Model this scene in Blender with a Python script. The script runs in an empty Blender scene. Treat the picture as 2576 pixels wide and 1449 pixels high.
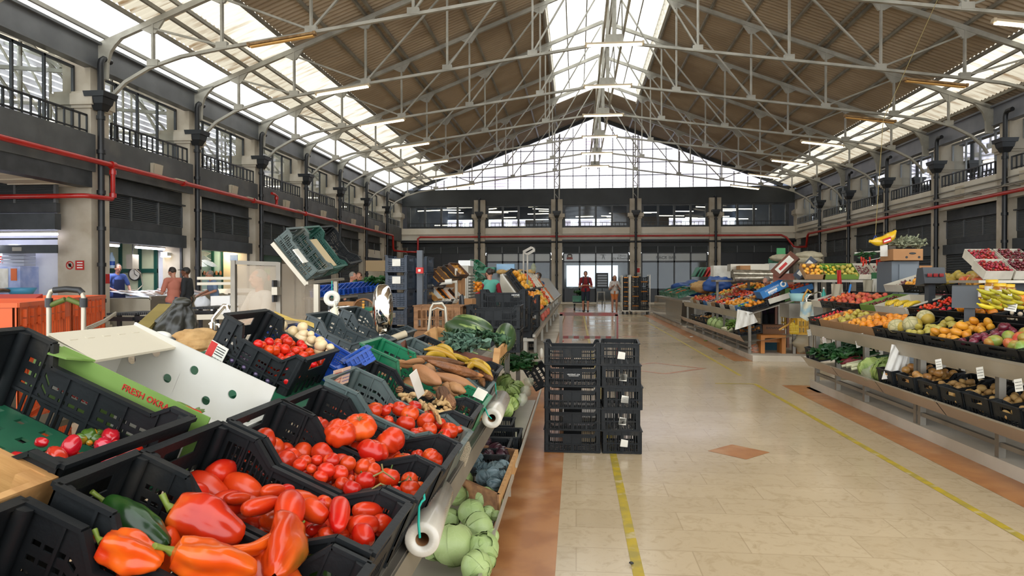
# Market hall scene, built object by object
import bpy,math,random
from mathutils import Vector as V,Matrix as M,Euler,noise as NZ
sc=bpy.context.scene
C=sc.collection
R=random.Random(11)
PI=math.pi
sin,cos,sqrt=math.sin,math.cos,math.sqrt
FPX,U0,V0,HC=1717.0,1288.0,724.5,1.4
YAW,PIT=math.atan(162/FPX),math.atan(16.5/FPX)
cam=bpy.data.objects.new('camera',bpy.data.cameras.new('camera'));C.objects.link(cam)
cam.location=(0,0,HC);cam.rotation_euler=(PI/2-PIT,0,YAW)
cam.data.sensor_width=36;cam.data.lens=36*FPX/2576;cam.data.clip_end=300;cam.data.clip_start=.05
cam.data.dof.use_dof=True;cam.data.dof.focus_distance=3.5;cam.data.dof.aperture_fstop=20.0
sc.camera=cam
CR=Euler((PI/2-PIT,0,YAW)).to_matrix();CO=V((0,0,HC))
def ray(u,v):return CR@V(((u-U0)/FPX,-(v-V0)/FPX,-1))
def plane(u,v,n,d):
 r=ray(u,v);return CO+r*((d-n.dot(CO))/n.dot(r))
def atY(u,v,y):return plane(u,v,V((0,1,0)),y)
def atX(u,v,x):return plane(u,v,V((1,0,0)),x)
def atZ(u,v,z=0):return plane(u,v,V((0,0,1)),z)
def atD(u,v,d):return CO+ray(u,v)*d
def hx(h):
 f=lambda c:c/12.92 if c<=.04045 else((c+.055)/1.055)**2.4
 return tuple(f(int(h[i:i+2],16)/255)for i in(0,2,4))+(1,)
MC={}
def mat(n,c,c2=None,s=6,r=.5,m=0,b=0,bs=None,rnd=0,tr=0,em=0,coat=0,st=(1,1,1),tex='n',lo=.4,hi=.6,sp=.5,sss=0,det=4,dis=0,c3=None,s3=2,lo3=.55,hi3=.7):
 if n in MC:return MC[n]
 x=bpy.data.materials.new(n);x.use_nodes=True;MC[n]=x
 nt=x.node_tree;N=nt.nodes;Lk=nt.links.new;P=N['Principled BSDF']
 P.inputs['Roughness'].default_value=r;P.inputs['Metallic'].default_value=m
 P.inputs['Specular IOR Level'].default_value=sp;P.inputs['Coat Weight'].default_value=coat;P.inputs['Coat Roughness'].default_value=.12
 P.inputs['Transmission Weight'].default_value=tr
 if sss:P.inputs['Subsurface Weight'].default_value=sss;P.inputs['Subsurface Radius'].default_value=(.02,.01,.005)
 col=None
 tc=N.new('ShaderNodeTexCoord');oi=N.new('ShaderNodeObjectInfo')
 mp=N.new('ShaderNodeMapping');mp.inputs['Scale'].default_value=st;Lk(tc.outputs['Object'],mp.inputs['Vector'])
 ad=N.new('ShaderNodeVectorMath');ad.operation='ADD';Lk(mp.outputs[0],ad.inputs[0])
 if rnd:
  mu=N.new('ShaderNodeMath');mu.operation='MULTIPLY';mu.inputs[1].default_value=37;Lk(oi.outputs['Random'],mu.inputs[0]);Lk(mu.outputs[0],ad.inputs[1])
 def tx(kind,scale):
  if kind=='w':
   t=N.new('ShaderNodeTexWave');t.inputs['Scale'].default_value=scale;t.inputs['Distortion'].default_value=dis;t.inputs['Detail'].default_value=det;o=t.outputs['Fac']
  elif kind=='v':
   t=N.new('ShaderNodeTexVoronoi');t.feature='DISTANCE_TO_EDGE';t.inputs['Scale'].default_value=scale;o=t.outputs['Distance']
  elif kind=='c':
   t=N.new('ShaderNodeTexVoronoi');t.inputs['Scale'].default_value=scale;o=t.outputs['Color']
  else:
   t=N.new('ShaderNodeTexNoise');t.inputs['Scale'].default_value=scale;t.inputs['Detail'].default_value=det;o=t.outputs['Fac']
  Lk(ad.outputs[0],t.inputs['Vector']);return o
 def rg(o,a,bb):
  q=N.new('ShaderNodeMapRange');q.inputs[1].default_value=a;q.inputs[2].default_value=bb;Lk(o,q.inputs[0]);return q.outputs[0]
 def mix(f,a,bb):
  q=N.new('ShaderNodeMix');q.data_type='RGBA';Lk(f,q.inputs[0])
  for k,w in((6,a),(7,bb)):
   if isinstance(w,tuple):q.inputs[k].default_value=w
   else:Lk(w,q.inputs[k])
  return q.outputs[2]
 base=hx(c);P.inputs['Base Color'].default_value=base
 if c2:col=mix(rg(tx(tex,s),lo,hi),base,hx(c2))
 if c3:col=mix(rg(tx('n',s3),lo3,hi3),col or base,hx(c3))
 if rnd:
  h=N.new('ShaderNodeHueSaturation');rr=N.new('ShaderNodeMapRange');Lk(oi.outputs['Random'],rr.inputs[0])
  rr.inputs[3].default_value=1-rnd;rr.inputs[4].default_value=1+rnd;Lk(rr.outputs[0],h.inputs['Value'])
  r2=N.new('ShaderNodeMath');r2 .operation='MULTIPLY_ADD';r2 .inputs[1].default_value=rnd*.12;r2 .inputs[2].default_value=.5-rnd*.06
  fr=N.new('ShaderNodeMath');fr.operation='FRACT';m7=N.new('ShaderNodeMath');m7 .operation='MULTIPLY';m7 .inputs[1].default_value=7.3
  Lk(oi.outputs['Random'],m7 .inputs[0]);Lk(m7 .outputs[0],fr.inputs[0]);Lk(fr.outputs[0],r2 .inputs[0]);Lk(r2 .outputs[0],h.inputs['Hue'])
  if col:Lk(col,h.inputs['Color'])
  else:h.inputs['Color'].default_value=base
  col=h.outputs[0]
 if col:Lk(col,P.inputs['Base Color'])
 if b:
  bp=N.new('ShaderNodeBump');bp.inputs['Strength'].default_value=b;bp.inputs['Distance'].default_value=.01
  Lk(tx(tex if tex in 'vw' else 'n',bs or s*3),bp.inputs['Height']);Lk(bp.outputs[0],P.inputs['Normal'])
 if em:
  P.inputs['Emission Strength'].default_value=em;P.inputs['Emission Color'].default_value=base
 return x
def mat_mix(n,kind,c,f=.9,r=.05,c2=None,s=1,st=(1,1,1),lo=.4,hi=.65):
 """glass: mostly clear with a fresnel gloss; sheet: diffusing plastic that lets daylight through"""
 if n in MC:return MC[n]
 x=bpy.data.materials.new(n);x.use_nodes=True;MC[n]=x
 nt=x.node_tree;N=nt.nodes;Lk=nt.links.new;N.remove(N['Principled BSDF']);out=N['Material Output']
 mx=N.new('ShaderNodeMixShader');Lk(mx.outputs[0],out.inputs[0])
 if kind=='glass':
  a=N.new('ShaderNodeBsdfTransparent');a.inputs[0].default_value=hx(c)
  g=N.new('ShaderNodeBsdfGlossy');g.inputs['Roughness'].default_value=r;g.inputs[0].default_value=(.9,.95,1,1)
  lw=N.new('ShaderNodeFresnel');lw.inputs[0].default_value=1.5
  ml=N.new('ShaderNodeMath');ml.operation='MULTIPLY';ml.inputs[1].default_value=f;Lk(lw.outputs[0],ml.inputs[0])
  Lk(ml.outputs[0],mx.inputs[0]);Lk(a.outputs[0],mx.inputs[1]);Lk(g.outputs[0],mx.inputs[2])
 elif kind=='film':
  a=N.new('ShaderNodeBsdfTransparent');a.inputs[0].default_value=(1,1,1,1)
  g=N.new('ShaderNodeBsdfPrincipled');g.inputs['Roughness'].default_value=r;g.inputs[0].default_value=hx(c)
  mx.inputs[0].default_value=f;Lk(a.outputs[0],mx.inputs[1]);Lk(g.outputs[0],mx.inputs[2])
 else:
  a=N.new('ShaderNodeBsdfTranslucent');d=N.new('ShaderNodeBsdfDiffuse');d.inputs[0].default_value=hx('b8b0a0')
  mx.inputs[0].default_value=1-f;Lk(a.outputs[0],mx.inputs[1]);Lk(d.outputs[0],mx.inputs[2])
  a.inputs[0].default_value=hx(c)
  if c2:
   tc=N.new('ShaderNodeTexCoord');mp=N.new('ShaderNodeMapping');mp.inputs['Scale'].default_value=st;Lk(tc.outputs['Object'],mp.inputs[0])
   t=N.new('ShaderNodeTexNoise');t.inputs['Scale'].default_value=s;t.inputs['Detail'].default_value=5;Lk(mp.outputs[0],t.inputs[0])
   q=N.new('ShaderNodeMapRange');q.inputs[1].default_value=lo;q.inputs[2].default_value=hi;Lk(t.outputs[0],q.inputs[0])
   w=N.new('ShaderNodeMix');w.data_type='RGBA';Lk(q.outputs[0],w.inputs[0]);w.inputs[6].default_value=hx(c);w.inputs[7].default_value=hx(c2);Lk(w.outputs[2],a.inputs[0])
 return x
class MB:
 def __init__(s,m=None):s.v=[];s.f=[];s.k=[];s.sm=[];s.M=m or M();s.cur=0
 def add(s,vs,fs,sm=False):
  o=len(s.v);s.v.extend([s.M@V(p)for p in vs])
  for f in fs:s.f.append([i+o for i in f]);s.k.append(s.cur);s.sm.append(sm)
  return s
 def box(s,a,b,rot=None):
  x0,y0,z0=a;x1,y1,z1=b
  vs=[V(p)for p in((x0,y0,z0),(x1,y0,z0),(x1,y1,z0),(x0,y1,z0),(x0,y0,z1),(x1,y0,z1),(x1,y1,z1),(x0,y1,z1))]
  if rot:
   c=(vs[0]+vs[6])/2;vs=[c+rot@(p-c)for p in vs]
  return s.add(vs,[(0,3,2,1),(4,5,6,7),(0,1,5,4),(1,2,6,5),(2,3,7,6),(3,0,4,7)])
 def cbox(s,c,d,rot=None):
  c=V(c);d=V(d)/2;return s.box(c-d,c+d,rot)
 def bar(s,p,q,w,h=None,up=(0,0,1)):
  h=h or w;p=V(p);q=V(q);d=(q-p).normalized();u=V(up)
  if abs(d.dot(u))>.98:u=V((0,1,0))if abs(d.y)<.9 else V((1,0,0))
  a=d.cross(u).normalized();b=a.cross(d)
  a=a*w/2;b=b*h/2
  return s.add([p-a-b,p+a-b,p+a+b,p-a+b,q-a-b,q+a-b,q+a+b,q-a+b],[(0,3,2,1),(4,5,6,7),(0,1,5,4),(1,2,6,5),(2,3,7,6),(3,0,4,7)])
 def tube(s,pts,r,n=8,cap=True,sq=1,up=None):
  pts=[V(p)for p in pts];k=len(pts);rs=r if isinstance(r,(list,tuple))else[r]*k
  vs=[];a=None
  for i,p in enumerate(pts):
   d=(pts[min(i+1,k-1)]-pts[max(i-1,0)]).normalized()
   if a is None:
    u=V(up)if up else(V((0,0,1))if abs(d.z)<.9 else V((1,0,0)))
    a=d.cross(u).normalized()
   else:
    a=(a-d*a.dot(d)).normalized()
   b=a.cross(d)
   for j in range(n):
    t=2*PI*j/n;vs.append(p+(a*cos(t)+b*sin(t)*sq)*rs[i])
  fs=[(i*n+j,i*n+(j+1)%n,(i+1)*n+(j+1)%n,(i+1)*n+j)for i in range(k-1)for j in range(n)]
  s.add(vs,fs,True)
  if cap:s.add(vs[:n],[tuple(range(n))]);s.add(vs[-n:],[tuple(reversed(range(n)))])
  return s
 def lathe(s,prof,n=16,c=(0,0,0),cap=False,rot=None):
  vs=[];c=V(c)
  for r,z in prof:
   for j in range(n):
    t=2*PI*j/n;p=V((r*cos(t),r*sin(t),z));vs.append(c+(rot@p if rot else p))
  k=len(prof)
  fs=[(i*n+j,i*n+(j+1)%n,(i+1)*n+(j+1)%n,(i+1)*n+j)for i in range(k-1)for j in range(n)]
  s.add(vs,fs,True)
  if cap:s.add(vs[:n],[tuple(reversed(range(n)))]);s.add(vs[-n:],[tuple(range(n))])
  return s
 def ball(s,c,r,fn=None,nu=16,nv=10,rot=None):
  c=V(c);r=V((r,r,r))if isinstance(r,(int,float))else V(r);vs=[]
  for i in range(nv+1):
   ph=PI*i/nv
   for j in range(nu):
    t=2*PI*j/nu;p=V((sin(ph)*cos(t),sin(ph)*sin(t),-cos(ph)))
    if fn:p=fn(p,t,ph)
    p=V((p.x*r.x,p.y*r.y,p.z*r.z));vs.append(c+(rot@p if rot else p))
  fs=[(i*nu+j,i*nu+(j+1)%nu,(i+1)*nu+(j+1)%nu,(i+1)*nu+j)for i in range(nv)for j in range(nu)]
  return s.add(vs,fs,True)
 def prism(s,pts,d):
  n=len(pts);d=V(d);a=[V(p)for p in pts]
  s.add(a+[p+d for p in a],[tuple(reversed(range(n))),tuple(range(n,2*n))]+[(i,(i+1)%n,n+(i+1)%n,n+i)for i in range(n)])
  return s
 def grid(s,fn,nu,nv,sm=True,closeu=False):
  vs=[fn(i/nu,j/nv)for j in range(nv+1)for i in range(nu+1)]
  w=nu+1
  return s.add(vs,[(j*w+i,j*w+i+1,(j+1)*w+i+1,(j+1)*w+i)for j in range(nv)for i in range(nu)],sm)
 def panel(s,o,eu,ev,en,us,vs,hole,t,top=None):
  """perforated sheet of thickness t; top(u) scales the height of each column"""
  o,eu,ev,en=V(o),V(eu),V(ev),V(en)*t;nu,nv=len(us)-1,len(vs)-1
  P=lambda i,j:o+eu*us[i]+ev*(vs[j]*(top(us[i])if top else 1))
  H=lambda i,j:not(0<=i<nu and 0<=j<nv)or hole(i,j)
  vv=[];ff=[]
  def q(a,b,c,d):
   k=len(vv);vv.extend((a,b,c,d));ff.append((k,k+1,k+2,k+3))
  for i in range(nu):
   for j in range(nv):
    if H(i,j):continue
    a,b,c,d=P(i,j),P(i+1,j),P(i+1,j+1),P(i,j+1)
    q(a,b,c,d);q(d+en,c+en,b+en,a+en)
    if H(i-1,j):q(a,d,d+en,a+en)
    if H(i+1,j):q(b,b+en,c+en,c)
    if H(i,j-1):q(a,a+en,b+en,b)
    if H(i,j+1):q(d,c,c+en,d+en)
  return s.add(vv,ff)
 def mesh(s,n,m):
  me=bpy.data.meshes.new(n);me.from_pydata([tuple(p)for p in s.v],[],s.f)
  for x in(m if isinstance(m,(list,tuple))else[m]):me.materials.append(x)
  me.polygons.foreach_set('material_index',s.k);me.polygons.foreach_set('use_smooth',s.sm);me.update();return me
 def ob(s,n,m,par=None,**kw):return link(n,s.mesh(n,m),par,**kw)
def link(n,me,par=None,loc=None,rot=None,mw=None):
 o=bpy.data.objects.new(n,me);C.objects.link(o)
 if par:o.parent=par
 if mw is not None:o.matrix_basis=mw
 if loc is not None:o.location=loc
 if rot is not None:o.rotation_euler=rot
 return o
def tag(o,label=None,cat=None,group=None,kind=None):
 if label:o['label']=label
 if cat:o['category']=cat
 if group:o['group']=group
 if kind:o['kind']=kind
 return o
def struct(o,label=None):o['kind']='structure';return o
def thing(n,label,cat,loc=(0,0,0),rot=(0,0,0),group=None,mw=None):
 o=bpy.data.objects.new(n,None);C.objects.link(o);o.empty_display_size=.1
 if mw is not None:o.matrix_basis=mw
 else:o.location=loc;o.rotation_euler=rot
 return tag(o,label,cat,group)
def dup(src,label=None,group=None,mw=None,loc=None,rot=None,scale=None,m=None):
 def cp(o,par):
  c=o.copy();C.objects.link(c);c.parent=par
  for ch in o.children:cp(ch,c)
  return c
 r=cp(src,None)
 if mw is not None:r.matrix_basis=mw
 if loc is not None:r.location=loc
 if rot is not None:r.rotation_euler=rot
 if scale is not None:r.scale=(scale,)*3 if isinstance(scale,(int,float))else scale
 if label:r['label']=label
 if group:r['group']=group
 return r
def frame(o,ex,ez):
 ex=V(ex).normalized();ez=V(ez);ey=ez.cross(ex).normalized();ez=ex.cross(ey)
 m=M((ex,ey,ez)).transposed().to_4x4();m.translation=V(o);return m
def Rz(a):return M.Rotation(a,4,'Z')
def Rx(a):return M.Rotation(a,4,'X')
def Ry(a):return M.Rotation(a,4,'Y')
def T(*a):return M.Translation(V(a))
def text(n,s,size,m,mw,par=None,ext=.001,align='CENTER'):
 c=bpy.data.curves.new('t','FONT');c.body=s;c.size=size;c.extrude=ext;c.align_x=align;c.align_y='CENTER';c.resolution_u=2
 o=bpy.data.objects.new('t',c);C.objects.link(o)
 me=bpy.data.meshes.new_from_object(o.evaluated_get(bpy.context.evaluated_depsgraph_get()));bpy.data.objects.remove(o);bpy.data.curves.remove(c)
 me.materials.clear();me.materials.append(m)
 return link(n,me,par,mw=mw)
def remesh(mb,vox,n,m,smooth=3):
 o=mb.ob('tmp',m);d=o.modifiers.new('r','REMESH');d.mode='VOXEL';d.voxel_size=vox;d.use_smooth_shade=True
 e=o.modifiers.new('s','SMOOTH');e.iterations=smooth;e.factor=.5
 me=bpy.data.meshes.new_from_object(o.evaluated_get(bpy.context.evaluated_depsgraph_get()));old=o.data;bpy.data.objects.remove(o);bpy.data.meshes.remove(old)
 me.name=n;return me
def N3(p,s=1,o=0):return NZ.noise(V(p)*s+V((o,o*1.7,-o)))
m_conc=mat('concrete','bfb6a6','aca18f',s=1.3,r=.85,b=.15,bs=30,c3='96876f',s3=.9,lo3=.6,hi3=.75)
m_cream=mat('cream_paint','d8d1c2','cdc4b2',s=.8,r=.7)
m_dark=mat('dark_steel','434547','37393b',s=3,r=.45,m=.2)
m_black=mat('black_iron','1d1e20',r=.4,m=.1)
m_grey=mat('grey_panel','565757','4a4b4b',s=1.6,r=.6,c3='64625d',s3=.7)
m_gird=mat('girder_paint','6c6e70','5e6062',s=1.2,r=.4,m=.15)
m_trus=mat('truss_paint','a9a69b','928f84',s=2,r=.45,m=.1)
m_purl=mat('purlin_paint','8f8b80','7c786e',s=2,r=.5)
m_roof=mat('brown_sheet','b09f89','9f8e78',s=.5,r=.75,c3='907e6a',s3=.25)
m_skyw=mat_mix('white_skylight','sheet','f6f4ee',.93,c2='c8c2b4',s=2.5,st=(.15,3,1),lo=.55,hi=.75)
m_skyy=mat_mix('aged_skylight','sheet','a39a88',.8,c2='665036',s=2.2,st=(.5,3.5,.5),lo=.48,hi=.72)
m_skyl=mat_mix('pale_skylight','sheet','bab4a6',.85,c2='867356',s=2.2,st=(.35,3.5,.5),lo=.52,hi=.75)
m_gabl=mat_mix('gable_slats','sheet','f0eaf0',.9,c2='c9bcc6',s=.6,lo=.5,hi=.75)
m_glass=mat_mix('window_glass','glass','e4ecec',1.0)
m_red=mat('red_pipe_paint','b0201a','a01812',s=4,r=.3,coat=.3)
m_lamp=mat('tube_light','fff0d2',em=9)
m_lampw=mat('tube_light_cold','e6e8ff',em=14)
m_hous=mat('lamp_housing','b7a78c',r=.4)
m_rust=mat('aged_housing','a08056','7c5c36',s=9,r=.5)
XL,XR,YB,XC=-11.3,13.4,43.6,1.05
YC=[-1.0,3.1,7.15,11.2,15.3,19.4,23.5,27.55,31.6,35.7,39.7]
ZA,SL=11.9,.385
def zr(x):return ZA-SL*abs(x-XC)
def floor_mat():
 x=bpy.data.materials.new('floor_tiles');x.use_nodes=True;nt=x.node_tree;N=nt.nodes;Lk=nt.links.new;P=N['Principled BSDF']
 tc=N.new('ShaderNodeTexCoord');br=N.new('ShaderNodeTexBrick');br.offset=.5
 mp=N.new('ShaderNodeMapping');mp.inputs['Rotation'].default_value=(0,0,0);Lk(tc.outputs['Object'],mp.inputs[0])
 for k,w in(('Color1','c2ae8e'),('Color2','b8a484'),('Mortar','ae9a7b')):br.inputs[k].default_value=hx(w)
 br.inputs['Scale'].default_value=1;br.inputs['Mortar Size'].default_value=.0035;br.inputs['Brick Width'].default_value=.6;br.inputs['Row Height'].default_value=.3;br.inputs['Bias'].default_value=-.3
 Lk(mp.outputs[0],br.inputs[0])
 n1=N.new('ShaderNodeTexNoise');n1 .inputs['Scale'].default_value=9;n1 .inputs['Detail'].default_value=6;n1 .inputs['Roughness'].default_value=.7;n1 .inputs['Distortion'].default_value=1.5;Lk(tc.outputs['Object'],n1 .inputs[0])
 mr=N.new('ShaderNodeMapRange');mr.inputs[1].default_value=.5;mr.inputs[2].default_value=.85;Lk(n1 .outputs[0],mr.inputs[0])
 mx=N.new('ShaderNodeMix');mx.data_type='RGBA';mx.inputs[7].default_value=hx('a08a66');Lk(mr.outputs[0],mx.inputs[0]);Lk(br.outputs[0],mx.inputs[6])
 n2=N.new('ShaderNodeTexNoise');n2 .inputs['Scale'].default_value=.5;n2 .inputs['Detail'].default_value=5;Lk(tc.outputs['Object'],n2 .inputs[0])
 m2=N.new('ShaderNodeMix');m2 .data_type='RGBA';m2 .blend_type='MULTIPLY';m2 .inputs[7].default_value=(.84,.82,.79,1);r2=N.new('ShaderNodeMapRange');r2 .inputs[1].default_value=.45;r2 .inputs[2].default_value=.75;Lk(n2 .outputs[0],r2 .inputs[0]);Lk(r2 .outputs[0],m2 .inputs[0]);Lk(mx.outputs[2],m2 .inputs[6])
 Lk(m2 .outputs[2],P.inputs['Base Color'])
 r3=N.new('ShaderNodeMapRange');r3 .inputs[1].default_value=.3;r3 .inputs[2].default_value=.7;r3 .inputs[3].default_value=.1;r3 .inputs[4].default_value=.26;Lk(n2 .outputs[0],r3 .inputs[0]);Lk(r3 .outputs[0],P.inputs['Roughness'])
 return x
m_floor=floor_mat()
m_orng=mat('orange_tiles','b27a4a','a0683c',s=5,r=.3,c3='bd8f66',s3=3)
m_yel=mat('yellow_line','b59a1e','9c8a3a',s=9,r=.5,c3='b8a577',s3=7,lo3=.58,hi3=.66)
fb=MB()
fb.add([(-30,-6,0),(32,-6,0),(32,60,0),(-30,60,0)],[(0,1,2,3)])
def strip(x0,y0,x1,y1,z=.0012):fb.add([(x0,y0,z),(x1,y0,z),(x1,y1,z),(x0,y1,z)],[(0,1,2,3)])
fb.cur=1
strip(-.62,-1,-.1,36);strip(2.76,-1,3.3,8.9);strip(2.76,12.3,3.3,29);strip(3.3,8.9,3.02,9.35)
strip(2.76,8.9,3.3,9.5)
for(cx,cy,a,s)in((1.33,5.75,.25,0),(1.33,11.2,.76,1),(1.33,2.0,.25,0),(1.33,17.5,.25,0),(1.33,23,.76,1)):
 if not s:fb.add([(cx-a,cy,.0013),(cx,cy-a,.0013),(cx+a,cy,.0013),(cx,cy+a,.0013)],[(0,1,2,3)])
 else:
  b=a-.12
  fb.add([(cx-a,cy,.0013),(cx,cy-a,.0013),(cx+a,cy,.0013),(cx,cy+a,.0013),(cx-b,cy,.0013),(cx,cy-b,.0013),(cx+b,cy,.0013),(cx,cy+b,.0013)],[(0,1,5,4),(1,2,6,5),(2,3,7,6),(3,0,4,7)])
fb.cur=2
strip(.27,1.5,.325,30);strip(2.40,2,2.455,9.6);strip(2.40,10.4,2.455,24);strip(1.9,9.55,2.43,9.6,.0014)
struct(fb.ob('floor',[m_floor,m_orng,m_yel]))
def sheet(x0,x1,y0,y1,per=.2,amp=.034,nx=1,z=zr):
 n=int((y1-y0)/per*6);mb=MB()
 mb.grid(lambda a,b:V((x0+(x1-x0)*b,y0+(y1-y0)*a,z(x0+(x1-x0)*b)+amp*sin(2*PI*(y1-y0)*a/per))),n,nx)
 return mb
Y0=-4
strips=[(XL-.2,-10.25,m_skyw),(-10.25,-9.3,m_skyy),(-9.3,-8.3,m_skyl),(-8.3,-4.8,m_roof),(-4.8,-1.15,m_roof),(3.25,7,m_roof),(7,11.5,m_roof),(11.5,12.4,m_skyl),(12.4,13.15,m_skyy),(13.15,XR+.4,m_roof)]
for a,b,m in strips:struct(sheet(a,b,Y0,YB,z=lambda x:zr(x)+.07).ob('ceiling',m))
for a,b in((-1.15,XC),(XC,3.25)):struct(sheet(a,b,37.6,YB,z=lambda x:zr(x)+.07).ob('ceiling',m_roof))
LZ=.75
for a,b in((-1.35,XC),(XC,3.45)):struct(sheet(a,b,Y0,37.6,z=lambda x:zr(x)+LZ).ob('ceiling',m_skyw))
lm=MB()
for x in(-1.15,3.25):
 lm.bar((x,Y0,zr(x)+.05),(x,37.6,zr(x)+.05),.1,.14);lm.bar((x,Y0,zr(x)+LZ-.05),(x,37.6,zr(x)+LZ-.05),.1,.1)
 y=Y0
 while y<37.4:
  lm.bar((x,y,zr(x)),(x,y+.5,zr(x)+LZ),.045);lm.bar((x,y+.5,zr(x)),(x,y,zr(x)+LZ),.045);y+=.5
struct(lm.ob('trim_1',mat('lantern_paint','d9d6cc',r=.5)))
lw=MB()
for x in(-1.2,3.3):lw.add([(x,Y0,zr(x)),(x,37.6,zr(x)),(x,37.6,zr(x)+LZ),(x,Y0,zr(x)+LZ)],[(0,1,2,3)])
lw.add([(-1.15,37.6,zr(-1.15)+.05),(XC,37.6,zr(XC)+.05),(3.25,37.6,zr(3.25)+.05),(3.25,37.6,zr(3.25)+LZ),(XC,37.6,zr(XC)+LZ),(-1.15,37.6,zr(-1.15)+LZ)],[(0,1,4,5),(1,2,3,4)])
struct(lw.ob('window_30',m_skyw))
pm=MB()
for x in(-11.15,-10.25,-9.72,-9.3,-8.3,-7.2,-6.1,-5.9,-4.8,-3.6,-2.4,-1.2,3.3,4.5,5.7,6.9,8.0,8.2,9.3,10.4,11.5,11.95,12.4,13.15):
 pm.bar((x,Y0,zr(x)-.01),(x,YB,zr(x)-.01),.07,.09)
for x in(-.4,.4,1.7,2.5):pm.bar((x,Y0,zr(x)+LZ-.1),(x,37.6,zr(x)+LZ-.1),.05,.06)
struct(pm.ob('trim_2',m_purl))
offs=[2.3,4.75,7.15,9.3]
def zb(o):return 8.12-o*.137 if o<9.9 else 6.76
def make_truss():
 root=thing('roof_truss','grey steel roof truss','roof truss',(XC,0,0))
 hw=(XR-XL)/2
 for sgn in(-1,1):
  b=MB();b.bar((0,0,ZA-.14),(sgn*hw,0,ZA-.14-SL*hw),.1,.13);b.ob('top_chord',m_trus,root)
  b=MB();pts=[(0,0,zb(0)),(sgn*9.3,0,zb(9.3))]
  b.bar(pts[0],pts[1],.085,.07);xs=[9.3,10.3,11.1,11.7,12.05,12.2];zs=[zb(9.3),zb(9.3)-.16,zb(9.3)-.4,zb(9.3)-.72,zb(9.3)-1.05,zb(9.3)-1.3]
  for i in range(5):b.bar((sgn*xs[i],0,zs[i]),(sgn*xs[i+1],0,zs[i+1]),.085,.07)
  b.ob('bottom_chord',m_trus,root)
  for i,o in enumerate(offs+[11.0]):
   zt=ZA-.2-SL*o;z0=zb(o)if o<10 else zb(9.3)-.36
   b=MB();b.bar((sgn*o,0,z0),(sgn*o,0,zt),.05,.09,up=(0,1,0));b.ob('post',m_trus,root)
   g=MB();g.cbox((sgn*o,0,z0+.07),(.27,.11,.15));g.ob('gusset_plate',m_trus,root);g=MB();g.prism([(sgn*o-.32,-.03,zt+.02+SL*.32*sgn),(sgn*o-.07,-.03,zt-.22),(sgn*o+.07,-.03,zt-.22),(sgn*o+.32,-.03,zt+.02-SL*.32*sgn)],(0,.06,0));g.ob('gusset_plate',m_trus,root)
  for o1,o2 in((2.3,.1),(4.75,2.3),(7.15,4.75),(7.15,9.3),(9.3,11.0)):
   b=MB();b.bar((sgn*o1,0,zb(o1)+.06),(sgn*o2,0,ZA-.3-SL*o2),.06,.045);b.ob('diagonal',m_trus,root)
  b=MB();b.prism([(sgn*hw,-.05,zr(XR)-.1),(sgn*(hw-.62),-.05,zr(XR)+.06),(sgn*(hw-.42),-.05,zr(XR)-.14),(sgn*(hw-.3),-.05,zr(XR)-.3),(sgn*(hw-.22),-.05,zr(XR)-.55),(sgn*(hw-.2),-.05,zr(XR)-.95),(sgn*hw,-.05,zr(XR)-.95)],(0,.1,0));b.ob('haunch_plate',m_trus,root)
 b=MB();b.bar((0,0,zb(0)),(0,0,ZA-.15),.12,.06,up=(0,1,0));b.cbox((0,0,zb(0)+.1),(.5,.06,.22));b.ob('king_post',m_trus,root)
 return root
names=['over the frame top, nearest of all','above the nearest left wall column','above the second left wall column','above the third left wall column','above the fourth left wall column','above the fifth left wall column','next to last before the gable','last before the gable']
tr0=make_truss()
for i,y in enumerate(YC[3:]):
 t=tr0 if i==0 else dup(tr0)
 t.location=(XC,y,0);t['label']='pale grey riveted steel roof truss '+names[i]
rb=MB()
for x,z in((XC-.28,8.5),(XC+.28,8.5),(XC,9.4),(XC+.1,10.6)):rb.bar((x,2,z),(x,YB-.3,z),.06,.1)
for y in[2+4.07*k for k in range(10)]:
 rb.bar((XC-.28,y,8.5),(XC+.1,y+1.9,10.6),.035);rb.bar((XC+.28,y+1.9,8.5),(XC+.1,y,10.6),.035)
tag(rb.ob('ridge_bracing',m_trus),'long grey lattice bracing running under the roof ridge','bracing')
lights=[]
def make_lamp(on):
 root=thing('ceiling_light','x','ceiling light')
 b=MB();b.box((-.8,-.05,0),(.8,.05,.05));b.box((-.82,-.06,-.02),(-.76,.06,.06));b.box((.76,-.06,-.02),(.82,.06,.06));b.ob('housing',m_hous if on else m_rust,root)
 b=MB()
 for y in(-.03,.03):b.tube([(-.76,y,-.035),(.76,y,-.035)],.022,8)
 b.ob('tube',m_lamp if on else mat('unlit_tube','d9a860',r=.3),root);return root
lp_on,lp_off=make_lamp(True),make_lamp(False)
ords=['nearest','second','third','fourth','fifth','sixth','farthest']
def lamp(first,src,x,y,z,tilt,lab):
 t=src if first else dup(src)
 t.location=(x,y,z);t.rotation_euler=(0,tilt,0);t['label']=lab
n=0
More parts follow.
